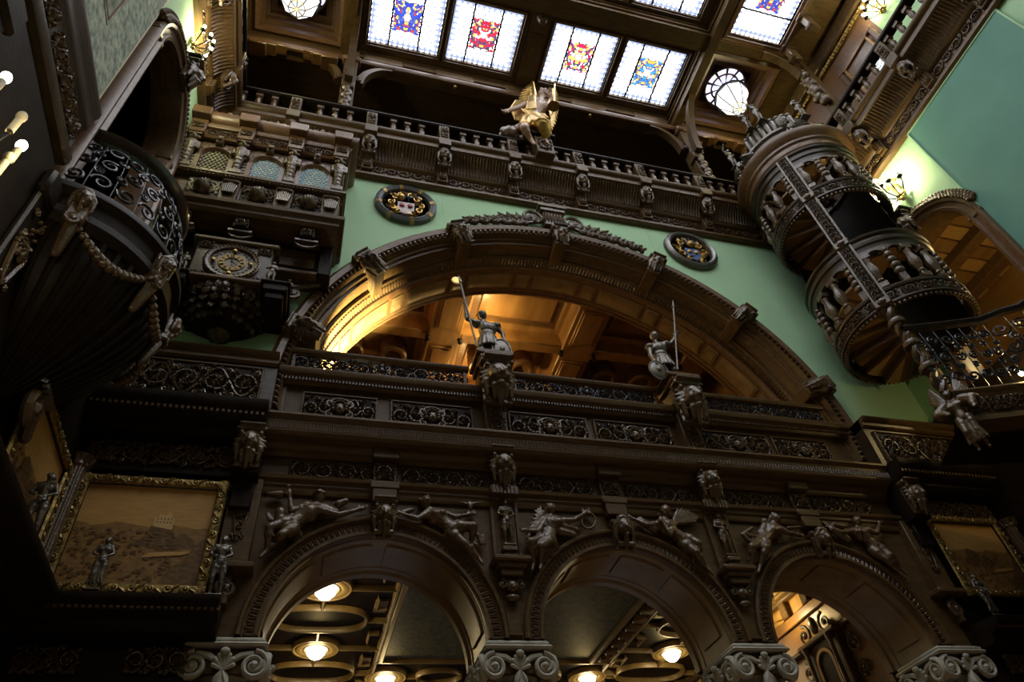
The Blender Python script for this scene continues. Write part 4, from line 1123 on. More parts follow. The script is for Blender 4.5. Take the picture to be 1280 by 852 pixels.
for x, lab in ((2.19, 'between the bird and the winged woman'), (5.04, 'between the winged warrior and the mother with child')):
    t = thing('spandrel_pilaster', 'narrow carved pilaster ' + lab, 'pilaster', (x, YB, 2.93), 0)
    obj('shaft', MB().box(-.13, .13, -.04, .02, .85, 1.75, .01), WOOD, t)
    obj('frame', MB().box(-.17, -.13, -.055, .02, .85, 1.66).box(.13, .17, -.055, .02, .85, 1.66), WOODH, t)
    obj('shelf', MB().box(-.22, .22, -.22, .02, .80, .86, .015).box(-.17, .17, -.17, .02, .74, .80, .012).box(-.13, .13, -.13, .02, .66, .74, .01), WOODH, t)
    g = MB()
    for s in (-1, 1): g.spiral((s * .11, -.07, .58), .055, 1.4, PI / 2, s, .016)
    g.ell((0, -.08, .55), (.07, .05, .07), 10, 8); g.ell((0, -.11, .53), (.02, .03, .03), 6, 5); g.ell((0, -.06, .43), (.08, .05, .045), 10, 6)
    for q in range(5): g.leaf((-.06 + .03 * q, -.07, .58), PI / 2 + (2 - q) * .2, .08, .03)
    obj('grotesque_mask', g, CARVE, t)
    obj('field', MB().add([(-.085, -.012, .36), (.085, -.012, .36), (.055, -.012, .07), (-.055, -.012, .07)], [(3, 2, 1, 0)]).box(-.075, .075, -.04, .02, .04, .07), WOODH, t)
    obj('figure_base', MB().box(-.09, .09, -.16, .0, .94, 1.0, .01).box(-.07, .07, -.13, 0, .86, .94, .01), CARVEB, t)
    small_figure('small carved figure on a bracket ' + lab, (x, YB - .09, 3.95), .60, CARVE, seed=int(x), arms=2)

# entablature over the arcade
ent = structe('trim_5', (0, YB, 0))
EX0, EX1 = -.95, 8.15
obj('architrave', MB().sweepx([(0, 4.50), (.03, 4.50), (.045, 4.53), (.045, 4.58), (.07, 4.60), (.07, 4.64), (.11, 4.66), (.12, 4.70), (0, 4.70)], EX0, EX1), WOODH, ent)
obj('frieze_moulding', MB().sweepx([(0, 5.0), (.04, 5.0), (.06, 5.04), (.06, 5.07), (.12, 5.10), (.14, 5.13), (.14, 5.16), (0, 5.16)], EX0, EX1), WOODH, ent)
obj('ledge', MB().sweepx([(-.1, 5.15), (.24, 5.15), (.27, 5.17), (.28, 5.20), (.27, 5.21), (.28, 5.36), (.31, 5.38), (.33, 5.40), (.33, 5.43), (.05, 5.45), (-.1, 5.45)], EX0, EX1), WOODH, ent)
tg = MB(); x = EX0 + .02
while x < EX1:
    tg.tube([(x - .012, -.278, 5.225), (x - .012, -.278, 5.31), (x, -.278, 5.325), (x + .012, -.278, 5.31), (x + .012, -.278, 5.225)], .006, 4); x += .045
o_ = obj('tongue_band', tg, CARVEB, ent); o_['kind'] = 'stuff'
fr = [(-.30, .70), (.98, 1.96), (2.42, 3.40), (3.86, 4.82), (5.28, 6.22), (6.70, 7.62)]
for k, (a, b) in enumerate(fr):
    obj('frieze_carving', rinceau(b - a, .27, 4, .03, .013, 60 + k), CARVE, ent, ((a + b) / 2, -.01, 4.85))
# pilaster strips and lion consoles in the frieze
for k, x in enumerate((.77, 3.63, 6.46)):
    b = MB().box(x - .14, x + .14, -.07, 0, 4.70, 5.0, .012); b.box(x - .17, x + .17, -.13, 0, 4.60, 4.70, .012); b.box(x - .16, x + .16, -.16, 0, 5.0, 5.16, .012); b.box(x - .14, x + .14, -.12, 0, 4.44, 4.6, .01)
    p = obj('frieze_block', b, WOOD, ent); obj('cartouche', rinceau(.2, .24, 1, .03, .012, k), CARVE, p, (x, -.075, 4.85))
for k, x in enumerate((2.19, 5.04)):
    b = MB().box(x - .13, x + .13, -.12, 0, 4.62, 5.16, .012); b.box(x - .18, x + .18, -.17, 0, 4.60, 4.72, .015)
    p = obj('lion_console', b, WOOD, ent); obj('lion_mask', MASK_LION, None, p, (x, -.12, 4.96), scale=1.25)
    g = MB()
    for q in range(7): g.box(x - .155 + .045 * q, x - .125 + .045 * q, -.185, -.16, 4.60, 4.71)
    obj('flutes', g, CARVEB, p)

# ================================================================= side bays of the back wall
def side_bay(label, x0, x1, inner, seed):
    t = thing('side_bay', label, 'panelling', ((x0 + x1) / 2, YB, 0)); w_ = x1 - x0; h = w_ / 2
    LP = [(-.1, 5.02), (.30, 5.02), (.36, 5.08), (.36, 5.12), (.44, 5.16), (.47, 5.20), (.47, 5.24), (.52, 5.27), (.55, 5.33), (.55, 5.40), (.1, 5.44), (-.1, 5.44)]
    obj('heavy_ledge', MB().sweepx(LP, -h, h), BLACKW, t)
    dn = MB(); x = -h + .03
    while x < h - .03: dn.box(x, x + .03, -.50, -.45, 5.21, 5.25); x += .06
    o = obj('dentils', dn, WOODH, t); o['kind'] = 'stuff'
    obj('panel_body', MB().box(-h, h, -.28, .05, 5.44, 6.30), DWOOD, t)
    obj('top_moulding', MB().sweepx([(0, 6.14), (.30, 6.14), (.33, 6.17), (.33, 6.22), (.38, 6.26), (.40, 6.30), (0, 6.32)], -h - .0, h), WOODH, t)
    relief_panel('carved_panel', w_ - .34, .52, 5, t, (0, -.30, 5.80), seed=seed, t=.035)
    # lower carved frieze with an end console
    obj('lower_frieze', MB().box(-h, h, -.12, .05, 4.62, 5.05), BLACKW, t)
    obj('frieze_carving', rinceau(w_ - .4, .30, 5, .035, .014, seed + 3), CARVE, t, (0, -.13, 4.84))
    cx = inner * (h - .13)
    b = MB().box(cx - .14, cx + .14, -.34, .05, 4.55, 5.04, .015); b.box(cx - .11, cx + .11, -.2, .05, 4.2, 4.55, .015); c = obj('lion_console', b, BLACKW, t)
    obj('lion_mask', MASK_LION, None, c, (cx, -.33, 4.84), scale=1.2)
    return t
side_bay('dark panelled bay under the clock with a broad carved scroll panel', XL, -.62, 1, 80)
side_bay('dark panelled bay under the spiral stair with a broad carved scroll panel', 8.02, XR, -1, 90)

# ---- marquetry paintings in gilt frames
PSKY = material('marquetry light veneer', (0.40, 0.225, 0.065, 1), (0.52, 0.30, 0.095, 1), 0.5, scale=5, stretch=(1, 1, 9), bump=.02, spec=.3)
PMID = material('marquetry mid veneer', (0.17, 0.092, 0.029, 1), (0.30, 0.165, 0.052, 1), 0.5, scale=11, stretch=(1, 1, 3), bump=.02, spec=.3)
PDRK = material('marquetry dark veneer', (0.075, 0.042, 0.016, 1), (0.19, 0.105, 0.036, 1), 0.5, scale=16, stretch=(1, 1, 2), bump=.02, spec=.3)
PCAS = material('marquetry pale veneer', (0.50, 0.33, 0.13, 1), (0.62, 0.42, 0.18, 1), .5, scale=12, stretch=(6, 1, 1), spec=.3)
def gilt_frame(w_, h, fw):
    f = MB()
    for z in (-1, 1): f.tube([(-w_ / 2 - fw, 0, z * (h / 2 + fw / 2)), (w_ / 2 + fw, 0, z * (h / 2 + fw / 2))], fw * .5, 8, flat=.6)
    for x in (-1, 1): f.tube([(x * (w_ / 2 + fw / 2), 0, -h / 2 - fw), (x * (w_ / 2 + fw / 2), 0, h / 2 + fw)], fw * .5, 8, flat=.6)
    return f
def frame_scrolls(w_, h, fw):
    f = MB()
    n = int(w_ / .14)
    for k in range(n):
        x = -w_ / 2 + w_ * (k + .5) / n
        for z in (-1, 1):
            f.spiral((x, -fw * .32, z * (h / 2 + fw / 2)), fw * .42, 1.4, PI * (k % 2), 1 if k % 2 else -1, .011, 5, 9); f.leaf((x + .04, -fw * .3, z * (h / 2 + fw / 2)), .6 * (-1) ** k, .08, .04)
    n = int(h / .14)
    for k in range(n):
        z = -h / 2 + h * (k + .5) / n
        for x in (-1, 1):
            f.spiral((x * (w_ / 2 + fw / 2), -fw * .32, z), fw * .42, 1.4, PI / 2 + PI * (k % 2), 1 if k % 2 else -1, .011, 5, 9); f.leaf((x * (w_ / 2 + fw / 2), -fw * .3, z + .04), PI / 2 + .6 * (-1) ** k, .08, .04)
    return f
def flat(pts, y): 
    return MB().add([(x, y, z) for x, z in pts], [tuple(range(len(pts)))])
def painting(label, loc, w_, h, seed, rz=0.0, castle=True, tilt=0.0):
    t = thing('painting', label, 'painting', loc, rz); t.rotation_euler[0] = tilt
    fw = .10
    obj('sky_field', MB().box(-w_ / 2, w_ / 2, 0, .02, -h / 2, h / 2), PSKY, t)
    r = random.Random(seed)
    hz = .09 * h
    pts = [(-w_ / 2, -h / 2), (w_ / 2, -h / 2)] + [(w_ / 2 - w_ * k / 24, hz + .018 * h * math.sin(k * .7 + seed) + r.uniform(-.01, .01) * h) for k in range(25)]
    obj('hills', flat(pts, -.002), PMID, t, sharp=None)
    cx = .16 * w_ if castle else -.1 * w_
    pts = [(cx - .20 * w_, -.12 * h), (cx - .13 * w_, -.02 * h), (cx - .10 * w_, .09 * h), (cx - .05 * w_, .11 * h), (cx + .06 * w_, .07 * h), (cx + .10 * w_, -.01 * h), (cx + .16 * w_, .02 * h), (cx + .24 * w_, -.04 * h), (cx + .28 * w_, -.12 * h), (cx + .05 * w_, -.15 * h)]
    obj('crag', flat(pts, -.004), PDRK, t, sharp=None)
    if castle:
        pts = [(cx - .09 * w_, .08 * h), (cx + .06 * w_, .05 * h), (cx + .06 * w_, .17 * h), (cx + .04 * w_, .17 * h), (cx + .04 * w_, .20 * h), (cx + .015 * w_, .24 * h), (cx - .01 * w_, .20 * h), (cx - .06 * w_, .21 * h), (cx - .06 * w_, .18 * h), (cx - .09 * w_, .17 * h)]
        ca = obj('castle', flat(pts, -.006), PCAS, t, sharp=None)
        wn = MB()
        for k in range(5):
            for j in range(2):
                x = cx - .07 * w_ + .026 * w_ * k; z = .115 * h + .035 * h * j; wn.add([(x, -.0075, z), (x + .009 * w_, -.0075, z), (x + .009 * w_, -.0075, z + .018 * h), (x, -.0075, z + .018 * h)], [(0, 1, 2, 3)])
        obj('castle_windows', wn, PDRK, ca, sharp=None)['kind'] = 'stuff'
    pts = [(.05 * w_, -.24 * h), (.36 * w_, -.20 * h), (.42 * w_, -.16 * h), (.10 * w_, -.19 * h)]
    obj('river', flat(pts, -.0115), PSKY, t, sharp=None)
    tr = MB()
    for k in range(240):
        x = r.uniform(-.48, .30) * w_; z = (-.46 + .50 * r.random() ** .8) * h; s = r.uniform(.005, .022) * w_
        tr.add([(x + s * (1.3 if i % 2 else .9) * math.cos(2 * PI * i / 9), -.006 - .00002 * k, z + .6 * s * math.sin(2 * PI * i / 9)) for i in range(9)], [tuple(range(9))])
    obj('trees', tr, PDRK, t, sharp=None)['kind'] = 'stuff'
    pts = [(.22 * w_, -.5 * h), (.5 * w_, -.5 * h), (.5 * w_, 0.0), (.42 * w_, -.12 * h), (.36 * w_, -.26 * h), (.27 * w_, -.34 * h)]
    obj('bank', flat(pts, -.012), PDRK, t, sharp=None)
    fr = obj('gilt_frame', gilt_frame(w_, h, fw), DGILT, t, (0, -.03, 0))
    obj('frame_scrolls', frame_scrolls(w_, h, fw), FGILT, fr)['kind'] = 'stuff'
    return t
painting('gilt framed brown picture of a hilltop castle above a river', (-1.60, 6.83, 3.86), 1.22, 1.07, 3)
painting('gilt framed brown picture of rocks and smoke near the spiral stair', (8.97, 6.85, 4.10), 1.10, 1.0, 9, castle=False)
painting('gilt framed brown picture on the left wall round the corner from the castle picture', (XL + .17, 5.95, 3.82), 1.2, 1.05, 5, rz=PI / 2, castle=False)

# ledge below the paintings, dado
for num, (x0, x1) in ((6, (XL, -.72)), (7, (8.2, XR))):
    t = structe('trim_%d' % num, (x0, 6.95, 0)); L_ = x1 - x0
    obj('dado_ledge', MB().sweepx([(0, 2.86), (.20, 2.86), (.24, 2.90), (.24, 2.94), (.34, 3.0), (.40, 3.04), (.42, 3.08), (.42, 3.12), (0, 3.15)], 0, L_), BLACKW, t)
    dn = MB(); x = .02
    while x < L_: dn.box(x, x + .03, -.37, -.33, 3.0, 3.04); x += .055
    obj('dentils', dn, WOODH, t)['kind'] = 'stuff'
    for k in range(2):
        obj('dado_carving', rinceau(.5, .26, 3, .03, .013, 100 + k), CARVE, t, (L_ * (.28 + .47 * k), -.02, 2.68))
        obj('dado_panel', MB().box(L_ * (.28 + .47 * k) - .4, L_ * (.28 + .47 * k) + .4, -.03, 0, .8, 2.42, .02), WOOD, t)
td = structe('trim_11', (XL + .12, YF, 0), PI / 2)
obj('dado_ledge', MB().sweepx([(0, 2.86), (.20, 2.86), (.24, 2.90), (.24, 2.94), (.34, 3.0), (.40, 3.04), (.42, 3.08), (.42, 3.12), (0, 3.15)], 0, YB - YF - .42), BLACKW, td)
small_figure('small dark statuette of a draped woman in front of the castle picture', (-1.80, 6.60, 3.15), .52, BRONZE, female=True, seed=4)
small_figure('small dark statuette of a figure at the right edge of the castle picture frame', (-.80, 6.66, 3.15), .62, BRONZE, seed=5, arms=2)
small_figure('dark statuette beside the left edge of the rocks and smoke picture', (8.38, 6.66, 3.15), .56, BRONZE, seed=6, female=True)
small_figure('dark statuette of a soldier inside the right edge of the rocks and smoke picture', (9.30, 6.60, 3.15), .50, BRONZE, seed=8, arms=2)
small_figure('dark statuette before the picture on the left wall', (XL + .40, 5.75, 3.15), .62, BRONZE, seed=9, look=(1, 0, 0))
# fluted corner column between the two left pictures and console strips
def fluted(label, loc, r, h):
    t = thing('fluted_colonnette', label, 'column', loc)
    m = MB(); n = 48; vs = []; 
    prof = []
    for i in range(n):
        a = 2 * PI * i / n; rr = r * (1 if i % 4 < 2 else .90); prof.append((rr * math.cos(a), rr * math.sin(a)))
    vs = [(x, y, .22) for x, y in prof] + [(x, y, h - .12) for x, y in prof]
    m.add(vs, [(i, (i + 1) % n, n + (i + 1) % n, n + i) for i in range(n)]); obj('shaft', m, CARVEB, t)
    obj('base', MB().lathe([(r * 1.5, 0), (r * 1.5, .06), (r * 1.2, .09), (r * 1.45, .14), (r * 1.1, .22), (r, .22)], 20), CARVE, t)
    c = MB().lathe([(r, h - .12), (r * 1.2, h - .10), (r * 1.1, h - .06), (r * 1.7, h), (0, h)], 20)
    for k in range(8):
        a = 2 * PI * k / 8; c.tube([(r * math.cos(a), r * math.sin(a), h - .1), (r * 1.6 * math.cos(a), r * 1.6 * math.sin(a), h - .01)], .02, 5)
    obj('capital', c, CARVE, t)
    return t
fluted('fluted dark corner column between the castle picture and the left wall', (XL + .22, 6.74, 3.12), .085, 1.5)
fluted('fluted dark corner column beside the picture near the spiral stair', (XR - .20, 6.74, 3.12), .085, 1.5)
for x, lab in ((-.72, 'beside the castle picture'), (8.10, 'beside the rocks and smoke picture')):
    t = thing('carved_strip', 'narrow upright carved strip with scroll bracket ' + lab, 'pilaster', (x, YB - .02, 3.2))
    obj('strip', MB().box(-.16, .16, -.10, .05, .38, 1.42, .01), WOOD, t)
    obj('carving', rinceau(.14, .74, 1, .02, .012, 7), CARVE, t, (0, -.11, .98))['kind'] = 'stuff'
    g = MB()
    for k in range(5): g.spiral((0, -.11, .68 + .15 * k), .05, 1.3, PI / 2 * k, 1 - 2 * (k % 2), .012)
    obj('scroll_chain', g, CARVE, t)['kind'] = 'stuff'
    obj('bracket_shelf', MB().box(-.22, .22, -.18, .05, .34, .40, .01), WOODH, t)
    obj('scroll_bracket', MB().spiral((0, -.08, .16), .11, 1.6, PI / 2, 1, .03).box(-.03, .03, -.1, .05, 0, .3), CARVE, t)

# ================================================================= ground floor room
ZG = 5.0
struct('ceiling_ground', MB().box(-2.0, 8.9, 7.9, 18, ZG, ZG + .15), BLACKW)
struct('wall_ground_back', MB().box(-2.0, 8.9, 17.8, 18, -EYE, ZG), WOOD)
struct('wall_ground_left', MB().box(-2.0, -1.8, 7.9, 18, -EYE, ZG), WOOD)
wgr = struct('wall_ground_right', MB().box(8.05, 8.3, 7.9, 18, -EYE, ZG), WARMW)
rb = structe('ceiling_ribs')
RIBM = material('ochre rib wood', (0.17, 0.115, 0.04, 1), (0.26, 0.175, 0.07, 1), 0.42, scale=5, bump=.05, coat=.2)
def rib(pts, wd=.05, closed=False):
    wd *= .6
    m = MB(); P = [Vector((p[0], p[1], 0)) for p in pts]; N = len(P); vs = []
    for i in range(N):
        t = (P[(i + 1) % N] - P[i - 1]) if closed else (P[min(i + 1, N - 1)] - P[max(0, i - 1)])
        t.normalize(); nrm = Vector((-t.y, t.x, 0)) * wd
        for o, z in ((-1, 0), (-1, -.05), (-.4, -.09), (.4, -.09), (1, -.05), (1, 0)): vs.append((P[i].x + nrm.x * o, P[i].y + nrm.y * o, ZG + z))
    fs = []
    for i in range(N if closed else N - 1):
        j = (i + 1) % N
        for k in range(5): fs.append((i * 6 + k, i * 6 + k + 1, j * 6 + k + 1, j * 6 + k))
    m.add(vs, fs); return obj('rib', m, RIBM, rb)
for sx, xs_ in ((0.32, (-.85, 1.38)), (6.92, (5.85, 7.95))):
    for xe in xs_: rib([(xe, 7.95), (xe, 17.8)], .07)
    for yl in (10.06, 12.24, 14.4):
        cir = [(sx + .36 * math.cos(2 * PI * k / 28), yl + .36 * math.sin(2 * PI * k / 28)) for k in range(28)]; rib(cir, .06, True)
        rib([(sx - .38, yl), (xs_[0], yl)], .035); rib([(sx + .38, yl), (xs_[1], yl)], .035)
        rib([(sx, yl + .38), (sx, yl + .68)], .05); rib([(sx, yl - .38), (sx, yl - .68)], .05)
        # elongated octagon between lamps
        yc = yl + 1.09; ov = []
        for k in range(32):
            a = 2 * PI * k / 32; ov.append((sx + .72 * math.copysign(abs(math.cos(a)) ** .7, math.cos(a)), yc + .40 * math.copysign(abs(math.sin(a)) ** .8, math.sin(a))))
        rib(ov, .05, True); rib([(sx - .74, yc), (xs_[0], yc)], .03); rib([(sx + .74, yc), (xs_[1], yc)], .03)
        for s in (-1, 1):
            for q in (-1, 1): rib([(sx + s * .82, yl + q * .26), (sx + s * .82, yl + q * .62), (sx + s * .98, yl + q * .62)], .03)
        obj('cross_mount', MB().box(xs_[1] - .28 if sx < 3 else xs_[0] + .08, xs_[1] - .08 if sx < 3 else xs_[0] + .28, yl + .4, yl + .8, ZG - .05, ZG, .01), RIBM, rb)
for y0 in (9.5, 12.78, 14.3): rib([(1.38, y0), (5.85, y0)], .06)
for xl in (1.65, 3.64, 5.63):
    cir = [(xl + .36 * math.cos(2 * PI * k / 28), 13.5 + .36 * math.sin(2 * PI * k / 28)) for k in range(28)]; rib(cir, .06, True)
    rib([(xl + .4, 13.5), (xl + .6, 13.5)], .04)
for xl in (2.65, 4.63):
    ov = [(xl + .42 * math.cos(2 * PI * k / 28), 13.5 + .30 * math.sin(2 * PI * k / 28)) for k in range(28)]; rib(ov, .05, True)
for x in (1.9, 3.62, 5.3):
    ov = [(x + .5 * math.cos(2 * PI * k / 28), 8.75 + .3 * math.sin(2 * PI * k / 28)) for k in range(28)]; rib(ov, .045, True); rib([(x, 9.05), (x, 9.5)], .04)
CPAINT = material('dark painted ceiling leather', (0.022, 0.024, 0.006, 1), (0.12, 0.10, 0.022, 1), 0.6, scale=9, bump=.3, bscale=25, detail=8)
cp = struct('ceiling_painting', MB().box(1.50, 5.40, 9.62, 12.70, ZG - .03, ZG), CPAINT)
for x in (1.46, 5.44): obj('picture_rib', MB().box(x - .05, x + .05, 9.56, 12.76, ZG - .1, ZG, .02), RIBM, cp)
# row of small brackets along the right of the ceiling painting
for k in range(9): obj('bracket', MB().box(5.52, 5.76, 9.7 + .34 * k, 9.86 + .34 * k, ZG - .14, ZG, .02), WOOD, cp)
glabs = ['round ceiling lamp nearest the left arch crown', 'round ceiling lamp lower in the left arch beside its column', 'round ceiling lamp beyond the dark painted ceiling field, left arch', 'round ceiling lamp beyond the dark painted ceiling field, middle arch', 'round ceiling lamp in the middle arch beside the far column']
for (x, y), lb in zip(((.32, 10.06), (.33, 12.24), (1.65, 13.5), (5.63, 13.5), (6.92, 12.27)), glabs): ceiling_lamp(lb, x, y, ZG - .06, 13, group='round ceiling lamps of the ground floor room')

# wall with the carved niche seen through the last arch
W = 8.05
fz = obj('frieze_board', MB().box(W - .06, W, 7.95, 17.6, 4.45, 4.60, .01), WARMW, wgr)
obj('cornice_board', MB().box(W - .14, W, 7.95, 17.6, 4.86, 5.0, .02), WOOD, wgr)
FRZ = material('ochre frieze leather', (0.34, 0.18, 0.045, 1), (0.46, 0.27, 0.08, 1), .5, scale=9, bump=.1)
for k in range(12):
    y = 8.3 + k * .62
    obj('frieze_tile', MB().box(W - .03, W, y, y + .30, 4.62, 4.84, .01), FRZ, wgr); obj('frieze_bracket', MB().box(W - .12, W, y + .36, y + .54, 4.60, 4.88, .02), WOOD, wgr)
obj('string_moulding', MB().box(W - .10, W, 7.95, 17.6, 3.98, 4.06, .02), WOOD, wgr)
ae = thing('wall_niche', 'carved wooden niche with pediment on the ochre wall seen through the last arch', 'niche', (W, 9.35, 3.0), -PI / 2)
obj('surround', MB().box(-.42, .42, -.16, 0, 0, .95, .02).box(-.5, .5, -.24, 0, .95, 1.03, .02), WOOD, ae)
nm_ = MB(); nm_.M = Matrix.Translation((0, -.165, 0)); nm_.box(-.22, -.17, -.03, .02, .12, .62).box(.17, .22, -.03, .02, .12, .62); nm_.arc(0, .62, [(.22, .02), (.22, -.03), (.17, -.03), (.17, .02)], 0, PI, 16)
obj('niche_arch', nm_, WARMW, ae)
obj('niche_shade_plate', MB().box(-.165, .165, -.168, -.16, .12, .76), BLACKW, ae)  # flat dark plate, its colour stands in for shade inside the niche
for s in (-1, 1): obj('colonnette', MB().lathe([(.05, 0), (.05, .06), (.035, .09), (.035, .8), (.06, .88), (.06, .92)], 12, c=(s * .32, -.22, .03)), CARVEB, ae)
g = MB()
for s in (-1, 1): g.spiral((s * .28, -.16, 1.14), .16, 1.5, PI / 2, s, .03); g.spiral((s * .62, -.06, .7), .15, 1.6, PI / 2, s, .028); g.spiral((s * .60, -.06, .35), .12, 1.6, -PI / 2, -s, .025)
g.ell((0, -.16, 1.2), (.09, .06, .14), 10, 8); obj('pediment_scrolls', g, CARVE, ae)
obj('carved_field', rinceau(1.5, .30, 5, .04, .018, 12), CARVE, ae, (0, -.02, -.22))
gl = thing('wall_lamp', 'warm lamp lighting the ochre wall behind the last arch', 'lamp', PX(944, 768, 7.45), 0)
obj('glass_globe', MB().ell((0, 0, 0), .08, 12, 8), BULB, gl); obj('arm', MB().tube([(0, 0, -.08), (.3, 0, -.14), (.59, 0, -.05)], .015, 6), BRASS, gl); lamp('bulb_light', (.1, -.15, -.1), 20, WARM, .08, gl)
# ================================================================= coats of arms on the green wall
BLUE = material('painted blue', (0.03, 0.07, 0.20, 1), (0.05, 0.12, 0.30, 1), .4, scale=8)
RED = material('painted red', (0.25, 0.02, 0.02, 1), (0.35, 0.04, 0.03, 1), .4, scale=8)
PINK = material('painted pale rose', (0.42, 0.30, 0.32, 1), (0.55, 0.45, 0.45, 1), .4, scale=8)
GREYR = material('grey painted rim', (0.05, 0.06, 0.065, 1), (0.09, 0.105, 0.11, 1), .45, scale=8, bump=.1)
SILV = material('silvered rim', (0.20, 0.21, 0.21, 1), (0.3, 0.31, 0.3, 1), .35, metal=.5, scale=8)
def arms(label, x, z, R, first):
    t = thing('coat_of_arms', label, 'coat of arms', (x, YB, z))
    prof = [(R * .74, -.02), (R * .78, -.08), (R * .88, -.11), (R * .98, -.08), (R, -.02), (R, 0)]
    obj('rim', MB().arc(0, 0, prof, 0, 2 * PI, 48), GREYR if first else BRONZE, t)
    obj('field', MB().lathe([(0, 0), (R * .76, 0)], 40), BLACKW, t).rotation_euler = (PI / 2, 0, 0)
    if first:
        for k in range(8):
            a0 = 2 * PI * k / 8 + .2
            b = MB()
            for q in (-.05, 0, .05): b.arc(0, 0, [(R * .73, -.02), (R * .77, -.092), (R * .88, -.122), (R * .985, -.09), (R * 1.01, -.01)], a0 + q - .017, a0 + q + .017, 2)
            obj('gold_band', b, GILT, t)
    else:
        obj('inner_ring', MB().arc(0, 0, [(R * .80, -.10), (R * .86, -.125), (R * .92, -.10)], 0, 2 * PI, 48), SILV, t)
    r = random.Random(int(x * 10))
    g = MB()                                  # gilded mantling
    for s in (-1, 1):
        for k, (px_, pz_, rr) in enumerate(((.36, .30, .15), (.48, 0, .13), (.40, -.28, .13), (.16, .48, .12), (.20, -.48, .10))):
            g.spiral((s * px_ * R, -.05, pz_ * R), rr * R, 1.5, r.uniform(0, 6), s, .018 * R / .5, 6, 11, flat=1.6)
            g.leaf((s * px_ * R, -.06, pz_ * R), r.uniform(0, 6), .26 * R, .13 * R, .05)
    g.ell((0 if not first else -.16 * R, -.08, .26 * R), (.13 * R, .07, .15 * R), 10, 8)
    obj('gilt_mantling', g, GILT, t)
    sh = []
    for k in range(13):
        a = PI + PI * k / 12; sh.append((.26 * R * math.cos(a), -.30 * R + .30 * R * math.sin(a) * 1.0))
    sh += [(.27 * R, .02 * R), (-.27 * R, .02 * R)]
    m = MB(); n = len(sh); m.add([(p, -.075, q) for p, q in sh] + [(p, -.02, q) for p, q in sh], [tuple(range(n))] + [(i, n + i, n + (i + 1) % n, (i + 1) % n) for i in range(n)])
    obj('shield', m, PINK if first else BLUE, t)
    b = MB()
    for s in (-1, 1): b.ell((s * .13 * R, -.085, -.18 * R), (.09 * R, .025, .10 * R), 8, 6)
    obj('shield_charge', b, RED if first else GILT, t)
    b = MB()
    for k in range(5): b.leaf(((-.1 + .1 * k) * R * (1 if first else .8), -.05, .30 * R), PI / 2 + .25 * (2 - k), .34 * R, .12 * R, .05)
    obj('plumes', b, BLUE, t)
    b = MB()
    for k in range(26):
        a = r.uniform(0, 6.28); q = math.sqrt(r.uniform(.05, .5)) * R; b.ell((q * math.cos(a), -.04, q * math.sin(a)), (.035 * R, .035, .05 * R), 6, 4)
    obj('lion_supporters', b, BRONZE if first else DGILT, t)
    return t
arms('round coat of arms with grey rim bound by gold bands', .95, 10.54, .55, True)
arms('round coat of arms with plain dark rim and silver inner ring', 6.55, 10.58, .56, False)

# ================================================================= wall hangings
def tap_mat():
    m = material('verdure tapestry', lin(78, 96, 76), lin(168, 176, 150), .85, scale=6, detail=8, bump=.1, bscale=80)
    return m
TAP = tap_mat()
TAPB = material('tapestry border', lin(92, 112, 96), lin(188, 194, 172), .85, scale=13, detail=6, bump=.1, bscale=80)
TAPL = material('tapestry red line', lin(110, 60, 60), lin(120, 72, 66), .85, scale=20)
t = thing('tapestry', 'pale green floral tapestry with a thin red border line on the left wall', 'tapestry', (XL + .02, 2.0, 6.92), PI / 2)
obj('cloth', MB().box(-3.5, 1.95, -.03, 0, 0, 4.2), TAPB, t)
obj('field', MB().box(-3.5, 1.42, -.036, -.03, .52, 4.2), TAP, t)
l_ = MB(); l_.box(-3.5, 1.38, -.039, -.03, .56, .585); l_.box(1.36, 1.385, -.039, -.03, .56, 4.2); obj('border_line', l_, TAPL, t)
obj('edge_band', MB().box(-3.5, 1.98, -.028, 0, -.03, 0).box(1.95, 1.98, -.028, 0, 0, 4.2), CREAM, t)
t = thing('wall_cloth', 'plain blue green cloth covering the right wall between narrow borders', 'wall hanging', (XR - .02, 2.9, 6.9), -PI / 2)
obj('cloth', MB().box(-1.15, 1.12, -.03, 0, 0, 4.27), TEAL, t)
obj('edge_strip', MB().box(-1.17, -1.14, -.045, 0, 0, 4.27).box(1.12, 1.15, -.045, 0, 0, 4.27).box(-1.17, 1.15, -.045, 0, 4.25, 4.285), GREEN, t)

